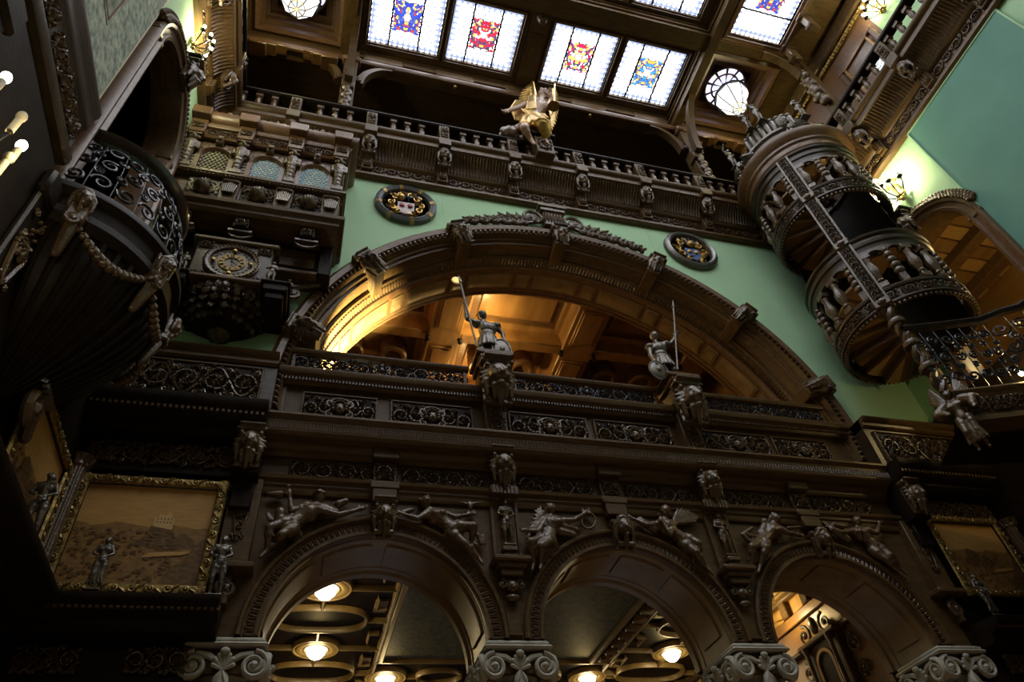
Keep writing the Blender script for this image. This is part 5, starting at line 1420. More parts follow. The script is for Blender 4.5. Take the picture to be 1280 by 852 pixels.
# ================================================================= arched openings of the side walls
def side_arch(label, loc, rz, cz, R, zb, seed):
    t = thing('opening_surround', label, 'arch', loc, rz)
    prof = [(R + .24, .02), (R + .24, -.10), (R + .21, -.14), (R + .17, -.13), (R + .14, -.09), (R + .08, -.08), (R + .05, -.12), (R, -.10), (R - .02, -.02), (R - .02, .3)]
    obj('arch_moulding', MB().arc(0, cz, prof, 0, PI, 40), WOODH, t)
    for s in (-1, 1):
        p2 = [(o, -y) for o, y in prof]
        m = MB(); n = len(prof)
        m.add([(s * r, y, zb) for r, y in prof] + [(s * r, y, cz) for r, y in prof], [(i, i + 1, n + i + 1, n + i) for i in range(n - 1)]); obj('jamb', m, REDW, t)
        obj('impost', MB().box(min(s * (R - .03), s * (R + .25)), max(s * (R - .03), s * (R + .25)), -.11, .1, cz - .05, cz + .05, .015), WOODH, t)
    g = MB(); r = random.Random(seed)
    for k in range(44):
        a = math.radians(14) + math.radians(152) * k / 43; q = R + .28
        g.ell((q * math.cos(a), -.07, cz + q * math.sin(a)), (.06, .07, .06), 6, 5); g.ell(((q + .06) * math.cos(a + .02), -.08, cz + (q + .06) * math.sin(a + .02)), .045, 6, 4); g.ell(((q - .03) * math.cos(a + .01), -.13, cz + (q - .03) * math.sin(a + .01)), .035, 6, 4)
    obj('leaf_garland', g, CARVE, t)
    k = MB().box(-.15, .15, -.24, .02, cz + R + .18, cz + R + .42, .02); k.box(-.19, .19, -.28, .02, cz + R + .42, cz + R + .50, .02); kb = obj('keystone', k, BLACKW, t)
    obj('mask', MASK_LION, None, kb, (0, -.14, cz + R + .12), scale=1.3)
    return t
side_arch('dark round headed opening surround beside the tapestry', (XL, LAY, 0), PI / 2, LAZ, LAR, 5.6, 2)
side_arch('dark round headed opening surround beside the spiral stair', (XR, RAY, 0), -PI / 2, RAZ, RAR, 5.6, 3)
# small rooms behind them
lr = structe('wall_left_room')
obj('room_shell', MB().box(-5.0, -4.9, 3.4, 6.9, 5.3, 11).box(-4.9, XL - .3, 3.3, 3.4, 5.3, 11).box(-4.9, XL - .3, 6.8, 6.9, 5.3, 11).box(-4.9, XL - .3, 3.4, 6.8, 10.9, 11).box(-4.9, XL - .3, 3.4, 6.8, 5.3, 5.5), BLACKW, lr)
obj('inner_column', MB().lathe([(.16, 5.5), (.16, 5.7), (.11, 5.8), (.10, 9.0), (.17, 9.25), (.2, 9.35)], 16, c=(-3.6, 6.0, 0)), REDW, lr)
rr_ = structe('wall_right_room')
obj('room_shell', MB().box(13.4, 13.5, 2.6, 7.9, 5.3, 10.6).box(XR + .3, 13.4, 2.5, 2.6, 5.3, 10.6).box(XR + .3, 13.4, 7.8, 7.9, 5.3, 10.6).box(XR + .3, 13.4, 2.6, 7.8, 5.3, 5.5), WARMW, rr_)
obj('room_ceiling', MB().box(XR + .3, 13.4, 2.6, 7.8, 10.4, 10.5), REDW, rr_)
for k in range(16):
    y = 2.7 + .32 * k
    obj('ceiling_board', MB().box(XR + .3, 13.4, y, y + .28, 10.34, 10.4, .01), WARMW if k % 2 else FRZ, rr_)
for x in (10.9, 11.9, 12.9): obj('ceiling_beam', MB().box(x - .14, x + .14, 2.6, 7.8, 10.12, 10.36, .02), REDW, rr_)
obj('beam_bracket', MB().box(10.75, 11.05, 7.3, 7.8, 9.6, 10.12, .03), CARVEB, rr_)
rl = thing('ceiling_lamp', 'warm lamp inside the room behind the right wall opening', 'lamp', (11.4, 4.4, 8.2))
obj('glass_globe', MB().ell((0, 0, 0), .09, 12, 8), BULB, rl); obj('chain', MB().tube([(0, 0, .09), (0, 0, 1.92)], .01, 5), BRASS, rl); lamp('bulb_light', (0, 0, -.2), 48, WARM, .1, rl)

# ================================================================= wall sconces
def sconce(label, loc, rz, power, n=5, scale=1.0, candle=True):
    t = thing('wall_sconce', label, 'wall light', loc, rz, 'candle sconces'); t.scale = (scale,) * 3
    g = MB(); g.ell((0, -.02, .05), (.06, .03, .16), 12, 8)
    for s in (-1, 1): g.spiral((s * .08, -.04, .20), .05, 1.4, PI / 2, s, .012); g.spiral((s * .07, -.04, -.10), .05, 1.4, -PI / 2, -s, .012)
    g.ell((0, -.05, -.18), .04, 8, 6); obj('back_plate', g, GILT, t)
    for k in range(n):
        u = (k - (n - 1) / 2) / max(1, (n - 1) / 2); x = .24 * u; y = -.30 + .12 * u * u; z = .06 + .06 * (1 - abs(u))
        a = obj('arm', MB().tube([(0, -.04, -.08), (x * .4, y * .5, -.16), (x * .9, y * .95, -.10), (x, y, z - .08)], .011, 6).lathe([(.0, -.02), (.03, 0), (.045, .02)], 10, c=(x, y, z - .08)), IRON, t)
        obj('candle', MB().lathe([(.016, 0), (.016, .10)], 8, c=(x, y, z - .06)), CREAM, a)
        obj('bulb', MB().ell((x, y, z + .085), (.026, .026, .045), 10, 8), BULB, t)
    lamp('bulb_light', (0, -.26, .12), power, (1.0, .88, .50), .1, t)
    return t
sconce('gilt candle sconce on the keystone of the opening beside the tapestry', (XL + .03, 4.98, 10.86), PI / 2, 55, scale=.9)
sconce('gilt candle sconce on the green wall beside the spiral stair', (XR - .05, 4.85, 10.45), -PI / 2, 75, scale=1.25)
sconce('gilt candle sconce on the top gallery wall beside the small window', (10.5, 2.90, 14.85), -PI / 2, 45, scale=1.1)
p = PX(10, 170, -2.25)
t = thing('wall_sconce', 'candle sconce with pale tubes on the dark wood below the tapestry', 'wall light', (XL + .12, p.y, p.z - .25), 0, 'candle sconces')
q0 = Vector((XL + .12, p.y, p.z - .25))
obj('back_plate', MB().ell((.02, 0, 0), (.03, .12, .22), 12, 8), BRASS, t)
for (bx, by), lit in (((7, 97), 1), ((27, 146), 0), ((27, 182), 1), ((11, 197), 0)):
    b = PX(bx, by, -2.18) - q0
    a = obj('arm', MB().tube([(0, 0, -.05), (.10, b.y * .5, -.18), (.2, b.y, -.2), (b.x, b.y, b.z - .22)], .012, 6), IRON, t)
    obj('candle', MB().lathe([(.024, -.20), (.024, -.05)], 10, c=b), CREAM, a)
    obj('bulb', MB().ell(b, (.034, .034, .052), 12, 8), BULB if lit else CREAM, t)
lamp('bulb_light', (.50, .0, .05), 6, (1.0, .85, .5), .08, t)

# ================================================================= dark wood ledges on the left wall
ld = structe('trim_8', (XL, YF, 0), PI / 2)
obj('ledge_moulding', MB().sweepx([(0, 5.75), (.13, 5.75), (.15, 5.80), (.15, 5.88), (.10, 5.92), (.08, 5.96), (.08, 6.34), (.11, 6.38), (.12, 6.46), (.12, 6.56), (.15, 6.62), (.15, 6.70), (.07, 6.78), (.05, 6.86), (0, 6.88)], 0, 9.98), DWOOD, ld)
for k in range(5): obj('ledge_carving', rinceau(.9, .32, 4, .03, .014, 120 + k), CARVE, ld, (9.45 - k * 1.0, -.085, 6.15))
# lower side wall: pilasters and ornaments
for k in range(4):
    y = 4.0 - k * 1.6
    t = thing('wall_pilaster', '%s dark carved pilaster on the left wall counted from the curved balcony' % ('first second third fourth'.split()[k]), 'pilaster', (XL + .12, y, -EYE), PI / 2, 'pilasters under the tapestry')
    obj('shaft', MB().box(-.16, .16, -.06, 0, .3, 7.0, .02), BLACKW, t); obj('base', MB().box(-.22, .22, -.16, 0, 0, .3, .02), BLACKW, t)
    obj('carving', rinceau(.22, 1.0, 1, .03, .02, k), CARVE, t, (0, -.07, 6.2))['kind'] = 'stuff'; obj('capital', MB().box(-.2, .2, -.10, 0, 6.75, 7.05, .03), BLACKW, t)

# ================================================================= curved balconies
def scroll_panel_curve(mb, pts, z0, z1, r=.012, bulge=.10, cen=None, lean=0.0):
    """iron scrolls standing on a curved floor line; pts are plan points"""
    n = len(pts)
    for i in range(n - 1):
        a, b = Vector((*pts[i], 0)), Vector((*pts[i + 1], 0)); d = (b - a); L_ = d.length; d.normalize(); nr = Vector((d.y, -d.x, 0))
        if cen is not None and (a - Vector((*cen, 0))).dot(nr) < 0: nr = -nr
        def P(u, v):
            h = (v - z0) / (z1 - z0)
            return a + d * u * L_ + nr * (bulge * math.sin(PI * h) + lean * h) + Vector((0, 0, v))
        H = z1 - z0; sg = 1 if i % 2 else -1
        for (cu, cv, R_, s, a0) in ((.5, z0 + H * .80, .45 * L_, sg, 0), (.5, z0 + H * .20, .45 * L_, -sg, PI), (.5, z0 + H * .5, .40 * L_, sg, 1), (.15, z0 + H * .36, .25 * L_, -sg, 2), (.85, z0 + H * .65, .25 * L_, sg, 4)):
            pl = []
            for k in range(17):
                t_ = k / 16; an = a0 + s * 2 * PI * 1.4 * t_; q = R_ * (1 - .8 * t_); pl.append(P(cu + q * math.cos(an) / L_, cv + q * math.sin(an)))
            mb.tube(pl, r, 5)
        mb.tube([P(0, z0 + H * k / 6) for k in range(7)], r * .4, 5)
GLOSSB = material('polished black wood', (0.02, 0.014, 0.010, 1), (0.035, 0.025, 0.018, 1), .22, coat=.5, scale=6)
def balcony(name_label, cx, cy, a0, a1, Rf, Rr, zf, zr, facing):
    t = thing('curved_balcony', name_label, 'balcony', (cx, cy, 0))
    ring = lambda R, n=40: [(R * math.cos(a0 + (a1 - a0) * k / n), R * math.sin(a0 + (a1 - a0) * k / n)) for k in range(n + 1)]
    pr = [(0, .06), (Rf + .02, .06), (Rf + .06, .0), (Rf + .06, -.06), (Rf, -.10), (Rf - .02, -.24), (Rf + .02, -.28), (Rf + .02, -.36), (Rf - .06, -.42)]
    obj('floor_ring', MB().lathe([(r, zf + z) for r, z in pr], 40, a0, a1), BLACKW, t)
    bowl = []
    for k in range(13):
        u = k / 12; bowl.append((max(.06, (Rf - .08) * (1 - u) ** .62 * (1 + .12 * math.sin(PI * u))), zf - .42 - 1.25 * u))
    obj('bowl', MB().lathe(bowl, 40, a0, a1), BLACKW, t)
    rb_ = MB()
    for k in range(21):
        a = a0 + (a1 - a0) * (k + .5) / 21
        rb_.tube([((r + .01) * math.cos(a), (r + .01) * math.sin(a), z) for r, z in bowl[:-1]], [.035 * (1 - .06 * i) for i in range(len(bowl) - 1)], 5)
    obj('bowl_gadroons', rb_, BLACKW, t)['kind'] = 'stuff'
    for u in (.12, .38, .62, .88):
        a = a0 + (a1 - a0) * u; ca, sa = math.cos(a), math.sin(a)
        c = MB(); c.M = Matrix.Rotation(a + PI / 2, 4, 'Z') @ Matrix.Translation((0, -(Rf - .02), zf - .4))
        c.box(-.08, .08, -.10, .1, -.05, .18, .02); c.cap((0, -.02, -.08), (0, .06, -.36), .06, .035); c.spiral((0, -.09, -.05), .07, 1.4, PI / 2, 1, .02)
        cc = obj('console', c, CARVE, t)
        m = obj('mask', MASK_FACE, None, cc); m.matrix_local = Matrix.Rotation(a + PI / 2, 4, 'Z') @ Matrix.Translation((0, -(Rf + .02), zf - .22)) @ Matrix.Scale(.8, 4)
    for u0, u1 in ((.14, .36), (.40, .60), (.64, .86)):
        sw = MB()
        for k in range(13):
            u = u0 + (u1 - u0) * k / 12; a = a0 + (a1 - a0) * u; dz = .22 * math.sin(PI * k / 12)
            sw.ell(((Rf - .02) * math.cos(a), (Rf - .02) * math.sin(a), zf - .45 - dz), .035 + .02 * math.sin(PI * k / 12), 6, 5)
        obj('fruit_swag', sw, CARVE, t)
    ir = MB(); n = 13
    pts = [((Rf - .03) * math.cos(a0 + (a1 - a0) * (.02 + .96 * k / n)), (Rf - .03) * math.sin(a0 + (a1 - a0) * (.02 + .96 * k / n))) for k in range(n + 1)]
    scroll_panel_curve(ir, pts, zf + .06, zr - .04, .015, .05, (0, 0), Rr - Rf + .03)
    obj('ironwork', ir, IRON, t)
    obj('rail', MB().lathe([(Rr - .06, zr), (Rr - .05, zr + .06), (Rr + .05, zr + .06), (Rr + .09, zr + .02), (Rr + .07, zr - .04), (Rr + .03, zr - .09), (Rr - .05, zr - .08), (Rr - .06, zr)], 40, a0, a1), GLOSSB, t)
    return t
balcony('curved balcony with iron scrolls and a carved bowl below the left opening', XL, 5.02, -PI / 2, PI / 2, 1.0, .80, 5.55, 6.68, 1)
# scroll corbels and carvings below the left balcony
for k, (x, y, lab) in enumerate(((62, 440, 'upper'), (45, 480, 'lower'))):
    pp = PX(x, y, XL + .25)
    g = MB(); g.spiral((0, 0, .1), .24, 1.6, PI / 2, 1, .07, 8, 14); g.spiral((.05, -.05, -.22), .16, 1.5, -PI / 2, -1, .05, 8, 12); g.cap((-.1, -.05, .2), (.2, -.02, -.4), .08, .05)
    for q in range(6): g.leaf((-.15 + .07 * q, -.08, -.1), 1.2 + .3 * q, .3, .14, .06)
    o = obj('scroll_corbel', g, CARVE, None, pp, PI / 2); tag(o, 'heavy dark carved scroll, %s one, under the left balcony' % lab, 'carving')
# right landing and balcony between the stair and the right opening
lt = thing('stair_landing', 'dark landing with iron scroll railing between the spiral stair and the right opening', 'landing', (0, 0, 0))
RL = [(7.92, 5.17), (8.5, 4.98), (9.0, 4.80), (9.2, 4.60), (9.42, 4.46), (9.52, 4.2), (9.6, 3.95), (9.88, 3.7)]
def ribbon(pts, prof):
    m = MB(); vs = []; n = len(pts); k = len(prof)
    for i in range(n):
        d = Vector((*pts[min(i + 1, n - 1)], 0)) - Vector((*pts[max(i - 1, 0)], 0)); d.normalize(); nr = Vector((d.y, -d.x, 0))
        if nr.dot(Vector((-9, -5, 0))) < 0: nr = -nr
        for o, z in prof: vs.append((pts[i][0] + nr.x * o, pts[i][1] + nr.y * o, z))
    m.add(vs, [(i * k + t_, i * k + t_ + 1, (i + 1) * k + t_ + 1, (i + 1) * k + t_) for i in range(n - 1) for t_ in range(k - 1)])
    return m
obj('rail', ribbon(RL, [(-.05, 6.68), (.05, 6.66), (.07, 6.72), (.05, 6.76), (-.05, 6.76), (-.05, 6.68)]), BLACKW, lt)
obj('floor_edge', ribbon(RL, [(-.2, 5.50), (.06, 5.50), (.10, 5.45), (.08, 5.40), (.05, 5.36), (.05, 5.06), (.09, 5.02), (.09, 4.96), (-.2, 4.94)]), WOODH, lt)
obj('floor', MB().add([(x, y, 5.1) for x, y in RL] + [(9.9, 5.9, 5.1), (8.4, 6.2, 5.1)], [tuple(range(len(RL) + 2))]), BLACKW, lt, sharp=None)
ir = MB(); pts = []
for (a, b) in zip(RL, RL[1:]):
    n = max(1, round(math.dist(a, b) / .2))
    for k in range(n): pts.append((a[0] + (b[0] - a[0]) * k / n, a[1] + (b[1] - a[1]) * k / n))
pts.append(RL[-1]); scroll_panel_curve(ir, pts, 5.5, 6.66, .017, .03)
obj('ironwork', ir, IRON, lt)
for k in range(3):
    a, b = RL[0], RL[2]; u = (k + .5) / 3; m = obj('floor_edge_carving', rinceau(.36, .26, 2, .03, .012, 130 + k), CARVE, lt, (a[0] + (b[0] - a[0]) * u - .02, a[1] + (b[1] - a[1]) * u - .055, 5.21), math.atan2(b[1] - a[1], b[0] - a[0]))
p = PX(1276, 466, 9.45)
t = thing('wall_sconce', 'small lit candle lamp behind the railing of the right landing', 'wall light', p, 0, 'candle sconces')
obj('bulb', MB().ell((0, 0, 0), (.035, .035, .05), 10, 8), BULB, t); obj('arm', MB().tube([(0, 0, -.05), (.1, 0, -.2), (.44, 0, -.15)], .014, 6), BRASS, t); lamp('bulb_light', (-.08, -.12, .05), 14, WARM, .05, t)
# ================================================================= oriel bay with the clock
OX0, OX1, OY = -2.50, -.17, 6.30
orl = thing('oriel_bay', 'carved dark wood bay window with three latticed arched windows on the green wall', 'bay window', ((OX0 + OX1) / 2, YB, 0))
ow = OX1 - OX0; oh = ow / 2; od = YB - OY
obj('body', MB().box(-oh, oh, -od + .02, 0, 8.75, 11.05), CARVEB, orl)
obj('side_panel', MB().box(oh, oh + .03, -od + .12, -.06, 8.95, 10.9, .015), WOOD, orl)
E_ = [(od, 10.42), (od + .05, 10.42), (od + .08, 10.46), (od + .05, 10.50), (od + .04, 10.68), (od + .08, 10.70), (od + .10, 10.76), (od + .10, 10.80), (od + .16, 10.84), (od + .20, 10.92), (od + .20, 10.98), (od + .14, 11.06), (od - .1, 11.10)]
def wrap(prof, mat, name, parent=None, h=oh):
    """moulding on the front and both returns"""
    m = MB(); k = len(prof); vs = []
    for sx, back in ((-1, 1), (-1, 0), (1, 0), (1, 1)):
        for o, z in prof: vs.append((sx * (h + o - od), 0 if back else -o, z))
    m.add(vs, [(i * k + t_, i * k + t_ + 1, (i + 1) * k + t_ + 1, (i + 1) * k + t_) for i in range(3) for t_ in range(k - 1)])
    return obj(name, m, mat, parent or orl)
wrap(E_, REDW, 'entablature')
wrap([(od - .02, 9.38), (od + .06, 9.38), (od + .10, 9.42), (od + .10, 9.47), (od + .04, 9.50), (od - .02, 9.50)], WOODH, 'sill_moulding')
wrap([(od - .3, 8.52), (od + .02, 8.55), (od + .06, 8.60), (od + .06, 8.66), (od + .12, 8.70), (od + .13, 8.76), (od + .08, 8.80), (od, 8.82)], WOODH, 'bottom_moulding')
dn = MB()
for k in range(42): x = -oh - .05 + (ow + .1) * k / 41; dn.box(x - .012, x + .012, -od - .10, -od - .05, 10.77, 10.81)
for k in range(42): x = -oh + ow * k / 41; dn.box(x - .012, x + .012, -od - .085, -od - .05, 9.39, 9.42)
obj('dentils', dn, CARVEB, orl)['kind'] = 'stuff'
# breaks in the entablature, cresting
HX = [-oh + .06, -.385, .385, oh - .06]
WX = [-.73, 0.02, .745]
for k, x in enumerate(HX):
    b = MB().box(x - .12, x + .12, -od - .14, -od + .05, 10.42, 10.80, .012); b.box(x - .15, x + .15, -od - .26, -od + .05, 10.80, 11.02, .015); br = obj('entablature_break', b, REDW, orl)
    obj('leaf', rinceau(.18, .16, 1, .02, .01, k), CARVEB, br, (x, -od - .145, 10.6))
for k, x in enumerate(WX):
    obj('frieze_carving', rinceau(.42, .16, 3, .02, .01, 150 + k), CARVEB, orl, (x, -od - .05, 10.59))
    g = MB(); g.ell((x, -od - .12, 11.10), (.05, .04, .05), 8, 6)
    for s in (-1, 1): g.spiral((x + s * .11, -od - .12, 11.10), .05, 1.3, -PI / 2, -s, .012); g.leaf((x + s * .15, -od - .12, 11.07), PI / 2 - s * .9, .14, .06)
    obj('cresting', g, CARVEB, orl)
# windows with lattice
LITG = emitter('lit cool window glass', (0.20, 0.38, 0.55), .5)
DKG = material('dark window glass', (0.03, 0.045, 0.05, 1), (0.06, 0.09, 0.10, 1), .15)
LATT = material('pale lattice lead', (0.62, 0.60, 0.42, 1), (0.75, 0.72, 0.52, 1), .45, scale=9)
for k, x in enumerate(WX):
    wv = MB(); R_ = .205
    wv.arc(x, 9.92, [(R_ + .07, -od), (R_ + .07, -od - .05), (R_ + .03, -od - .06), (R_, -od - .02), (R_, -od + .06)], 0, PI, 20)
    for s in (-1, 1): wv.box(x + s * (R_ + .035) - .035, x + s * (R_ + .035) + .035, -od - .05, -od + .06, 9.52, 9.92)
    wf = obj('window_frame', wv, REDW, orl)
    gl_ = MB(); pts = [(x - R_, 9.52), (x + R_, 9.52)] + [(x + R_ * math.cos(PI * q / 14), 9.92 + R_ * math.sin(PI * q / 14)) for q in range(15)]
    gl_.add([(p_, -od + .012, q_) for p_, q_ in pts], [tuple(range(len(pts)))])
    obj('pane', gl_, DKG if k == 0 else LITG, wf, sharp=None)
    lt_ = MB(); step = .066
    for i in range(-6, 7):
        for j in range(0, 12):
            cx_, cz_ = x + i * step + (step / 2 if j % 2 else 0), 9.55 + j * .055
            top = 9.92 + math.sqrt(max(0, R_ * R_ - (cx_ - x) ** 2))
            if abs(cx_ - x) > R_ - .02 or cz_ > top - .02: continue
            lt_.tube([(cx_ + .034 * math.cos(PI / 6 + PI / 3 * q), -od + .0, cz_ + .034 * math.sin(PI / 6 + PI / 3 * q)) for q in range(6)], .0095, 4, closed=True)
    obj('lattice', lt_, LATT, wf)
    # brick like voussoirs round the window
    vo = MB()
    for q in range(9):
        a = PI * (q + .5) / 9; vo.M = Matrix.Translation((x + .31 * math.cos(a), -od, 9.92 + .31 * math.sin(a))) @ Matrix.Rotation(PI / 2 - a, 4, 'Y'); vo.box(-.04, .04, -.035, .02, -.035, .035, .008)
    vo.M = None
    for q in range(5):
        for s in (-1, 1): vo.box(x + s * .31 - .035, x + s * .31 + .035, -od - .035, -od + .02, 9.53 + .078 * q, 9.595 + .078 * q, .008)
    obj('voussoirs', vo, CARVEB, orl)['kind'] = 'stuff'
    obj('keystone', MB().box(x - .05, x + .05, -od - .13, -od, 10.22, 10.40, .01).ell((x, -od - .13, 10.30), (.05, .05, .06), 8, 6), CARVEB, orl)
# herm pilasters
def herm():
    m = MB(); m.ell((0, -.09, .80), (.055, .06, .07), 10, 8); m.cap((0, -.155, .80), (0, -.15, .785), .012, .016)
    for s in (-1, 1):
        m.ell((s * .02, -.142, .82), .014, 6, 4); m.cap((s * .10, -.07, .66), (s * .11, -.09, .50), .04, .03); m.cap((s * .11, -.09, .50), (s * .02, -.14, .46), .03, .02); m.ell((s * .055, -.06, .84), .035)
    m.ell((0, -.09, .62), (.10, .07, .10), 10, 8); m.cap((0, -.085, .55), (0, -.06, .12), .085, .05)
    for k in range(4): m.ell((0, -.12 + .012 * k, .42 - .09 * k), (.075 - .008 * k, .04, .03), 8, 5)
    m.box(-.09, .09, -.10, 0, .0, .10); m.box(-.10, .10, -.12, 0, .88, .93)
    return m
HERM = sculpt(herm(), .0105, 'herm', CARVEB)
for x in HX: obj('herm_pilaster', HERM, None, orl, (x, -od - .0, 9.50))
# shell niches with urn balconets and baluster heads below
for k, x in enumerate(WX):
    obj('shell_panel', MB().box(x - .24, x + .24, -od - .02, -od + .05, 8.88, 9.34, .012), BLACKW, orl)
    obj('panel_carving', rinceau(.42, .34, 2, .02, .01, 170 + k), LATT if k == 0 else CARVEB, orl, (x, -od - .022, 9.12))
    sh = MB()
    for q in range(9):
        a = PI * q / 8; sh.cap((x, -od - .06, 9.10), (x + .11 * math.cos(a), -od - .08, 9.10 + .13 * math.sin(a)), .012, .022)
    obj('shell', sh, CARVE, orl)
    u = MB().lathe([(.0, 8.86), (.04, 8.87), (.10, 8.93), (.12, 9.0), (.09, 9.03), (.0, 9.04)], 14, c=(x, -od - .10, 0)); obj('urn', u, CARVE, orl)
for k, x in enumerate((-.385, .37, 1.05)):
    b = MB().box(x - .13, x + .13, -od - .05, -od + .05, 8.86, 9.36, .012); bb = obj('baluster_block', b, WOOD, orl)
    g = MB()
    for q in range(7): g.cap((x - .09 + .03 * q, -od - .07, 9.24 - .02 * abs(q - 3)), (x - .07 + .0233 * q, -od - .09, 8.98), .022, .016)
    g.cap((x - .09, -od - .08, 9.27), (x + .09, -od - .08, 9.27), .03); obj('drapery_head', g, CARVE, bb)
# corbels under the bay
for k, x in enumerate((-.86, -.1, .80)):
    b = MB().box(x - .11, x + .11, -od + .02, -od + .25, 8.34, 8.54, .012); cb2 = obj('hanging_corbel', b, BLACKW, orl)
    obj('corbel_carving', rinceau(.18, .16, 1, .02, .01, k), CARVE, cb2, (x, -od + .01, 8.44))
    r_ = MB().tube([(x + .15 * math.cos(PI + PI * q / 14), -od + .1, 8.30 + .10 * math.sin(PI + PI * q / 14)) for q in range(15)], .02, 6); r_.box(x - .16, x + .16, -od + .05, -od + .2, 8.29, 8.33); obj('corbel_ring', r_, CARVE, cb2)
obj('under_panel', MB().box(-oh + .1, oh, -.30, 0, 7.98, 8.55, .01), BLACKW, orl)
obj('under_panel_field', MB().box(.35, oh - .22, -.33, -.3, 8.08, 8.45, .01), WOOD, orl)
obj('under_moulding', MB().box(-oh + .1, oh + .02, -.36, 0, 7.92, 7.99, .012), WOODH, orl)
obj('under_pilaster', MB().box(oh - .17, oh + .01, -.40, 0, 7.9, 8.55, .012), BLACKW, orl)
g = MB().spiral((.72, -.18, 7.66), .14, 1.4, PI / 2, 1, .045); g.tube([(.72, -.18, 7.80), (.9, -.18, 7.86), (1.05, -.18, 7.92)], .04, 6); g.tube([(.60, -.18, 7.6), (.55, -.2, 7.45), (.45, -.2, 7.3)], .05, 6)
obj('scroll_bracket', g, CARVE, orl)

# ---- clock case
ck = thing('wall_clock', 'round clock with gilt numeral ring in a carved bowl shaped case under the bay window', 'clock', (-1.43, YB, 6.7))
CY = -.56
obj('case', MB().box(-.50, .50, CY, 0, .60, 1.40, .02), DWOOD, ck)
for sx in (-1, 1):
    for sz in (-1, 1): obj('corner_carving', rinceau(.2, .16, 1, .02, .009, 3), CARVE, ck, (sx * .38, CY - .005, .98 + sz * .32))
obj('case_top', MB().box(-.56, .56, CY - .05, 0, 1.38, 1.46, .02), WOODH, ck)
obj('case_ledge', MB().box(-.62, .62, CY - .10, 0, .54, .62, .02), WOODH, ck)
cz = .98
obj('bezel', MB().arc(0, cz, [(.36, CY + .01), (.36, CY - .03), (.33, CY - .05), (.29, CY - .04), (.28, CY)], 0, 2 * PI, 48), CARVE, ck)
rp = MB()
for k in range(40): a = 2 * PI * k / 40; rp.ell((.335 * math.cos(a), CY - .045, cz + .335 * math.sin(a)), .018, 6, 4)
obj('bezel_beads', rp, CARVE, ck)['kind'] = 'stuff'
fc = MB().arc(0, cz, [(0.0, CY - .006), (.285, CY - .006)], 0, 2 * PI, 40); face = obj('face', fc, BRONZE, ck)
nr = MB().arc(0, cz, [(.17, CY - .016), (.165, CY - .02), (.10, CY - .02), (.095, CY - .014)], 0, 2 * PI, 40); obj('numeral_ring', nr, BRASSD, face)
nu = MB()
ROM = ['XII', 'I', 'II', 'III', 'IIII', 'V', 'VI', 'VII', 'VIII', 'IX', 'X', 'XI']
for k in range(12):
    a = PI / 2 - 2 * PI * k / 12; word = ROM[k]; wd = sum(.008 if c_ == 'I' else .014 for c_ in word); x = -wd / 2
    M = Matrix.Translation((.133 * math.cos(a), CY - .023, cz + .133 * math.sin(a))) @ Matrix.Rotation(PI / 2 - a, 4, 'Y')
    nu.M = M
    for c_ in word:
        if c_ == 'I': nu.box(x + .002, x + .006, -.002, .002, -.022, .022); x += .008
        elif c_ == 'V':
            nu.tube([(x + .001, 0, .022), (x + .007, 0, -.022)], .0022, 4); nu.tube([(x + .013, 0, .022), (x + .007, 0, -.022)], .0022, 4); x += .014
        else:
            nu.tube([(x + .001, 0, .022), (x + .013, 0, -.022)], .0022, 4); nu.tube([(x + .013, 0, .022), (x + .001, 0, -.022)], .0022, 4); x += .014
nu.M = None
obj('numerals', nu, BLACKW, face)
hd = MB().tube([(-.01, CY - .03, cz + .01), (.07, CY - .03, cz - .06)], .006, 5).tube([(.01, CY - .034, cz - .01), (-.03, CY - .034, cz + .14)], .005, 5).ell((0, CY - .03, cz), .014, 8, 6); obj('hands', hd, BLACKW, face)
for k in range(4):
    a = PI / 2 * k; obj('gilt_knob', MB().ell((.235 * math.cos(a), CY - .03, cz + .235 * math.sin(a)), (.034, .02, .034), 10, 6), GILT, face)
bd = MB()
for k in range(24):
    a = 2 * PI * k / 24; bd.spiral((.235 * math.cos(a), CY - .012, cz + .235 * math.sin(a)), .024, 1.2, a, 1, .005, 4, 8)
obj('face_scrolls', bd, SILV, face)['kind'] = 'stuff'
for s in (-1, 1):
    b = MB().box(s * .62 - .16, s * .62 + .16, CY - .14, 0, .40, .54, .02); b.box(s * .62 - .12, s * .62 + .12, CY - .10, 0, .28, .40, .02); b.box(s * .62 - .19, s * .62 + .19, CY - .17, 0, .53, .58, .015); obj('bracket', b, BLACKW, ck)
bowl = [(.56, .56), (.60, .50), (.58, .42), (.51, .30), (.40, .19), (.27, .11), (.12, .06), (.10, .02), (0, .0)]
obj('bowl', MB().lathe(bowl, 30, PI, 2 * PI), BLACKW, ck)
g = MB(); rq = random.Random(8)
for row, (z, rr_) in enumerate(((.50, .60), (.42, .58), (.34, .535), (.26, .47), (.18, .385))):
    n = 17 - row * 2
    for k in range(n):
        a = PI + PI * (k + .5) / n; ca, sa = math.cos(a), math.sin(a)
        g.M = Matrix.Rotation(a + PI / 2, 4, 'Z') @ Matrix.Translation((0, -rr_ - .005, z))
        g.leaf((0, 0, -.06), PI / 2 + rq.uniform(-.7, .7), .17, .13, .04, 4); g.ell((rq.uniform(-.03, .03), -.01, .02), (.016, .02, .016), 6, 4)
        if k % 2: g.spiral((.03, -.01, .0), .045, 1.3, rq.uniform(0, 6), 1, .012, 5, 9)
g.M = None
for k in range(5):
    a = PI + PI * (k + .5) / 5; g.ell((.62 * math.cos(a), .62 * math.sin(a), .46), (.05, .05, .065), 8, 6)
obj('bowl_leaves', g, CARVE, ck)
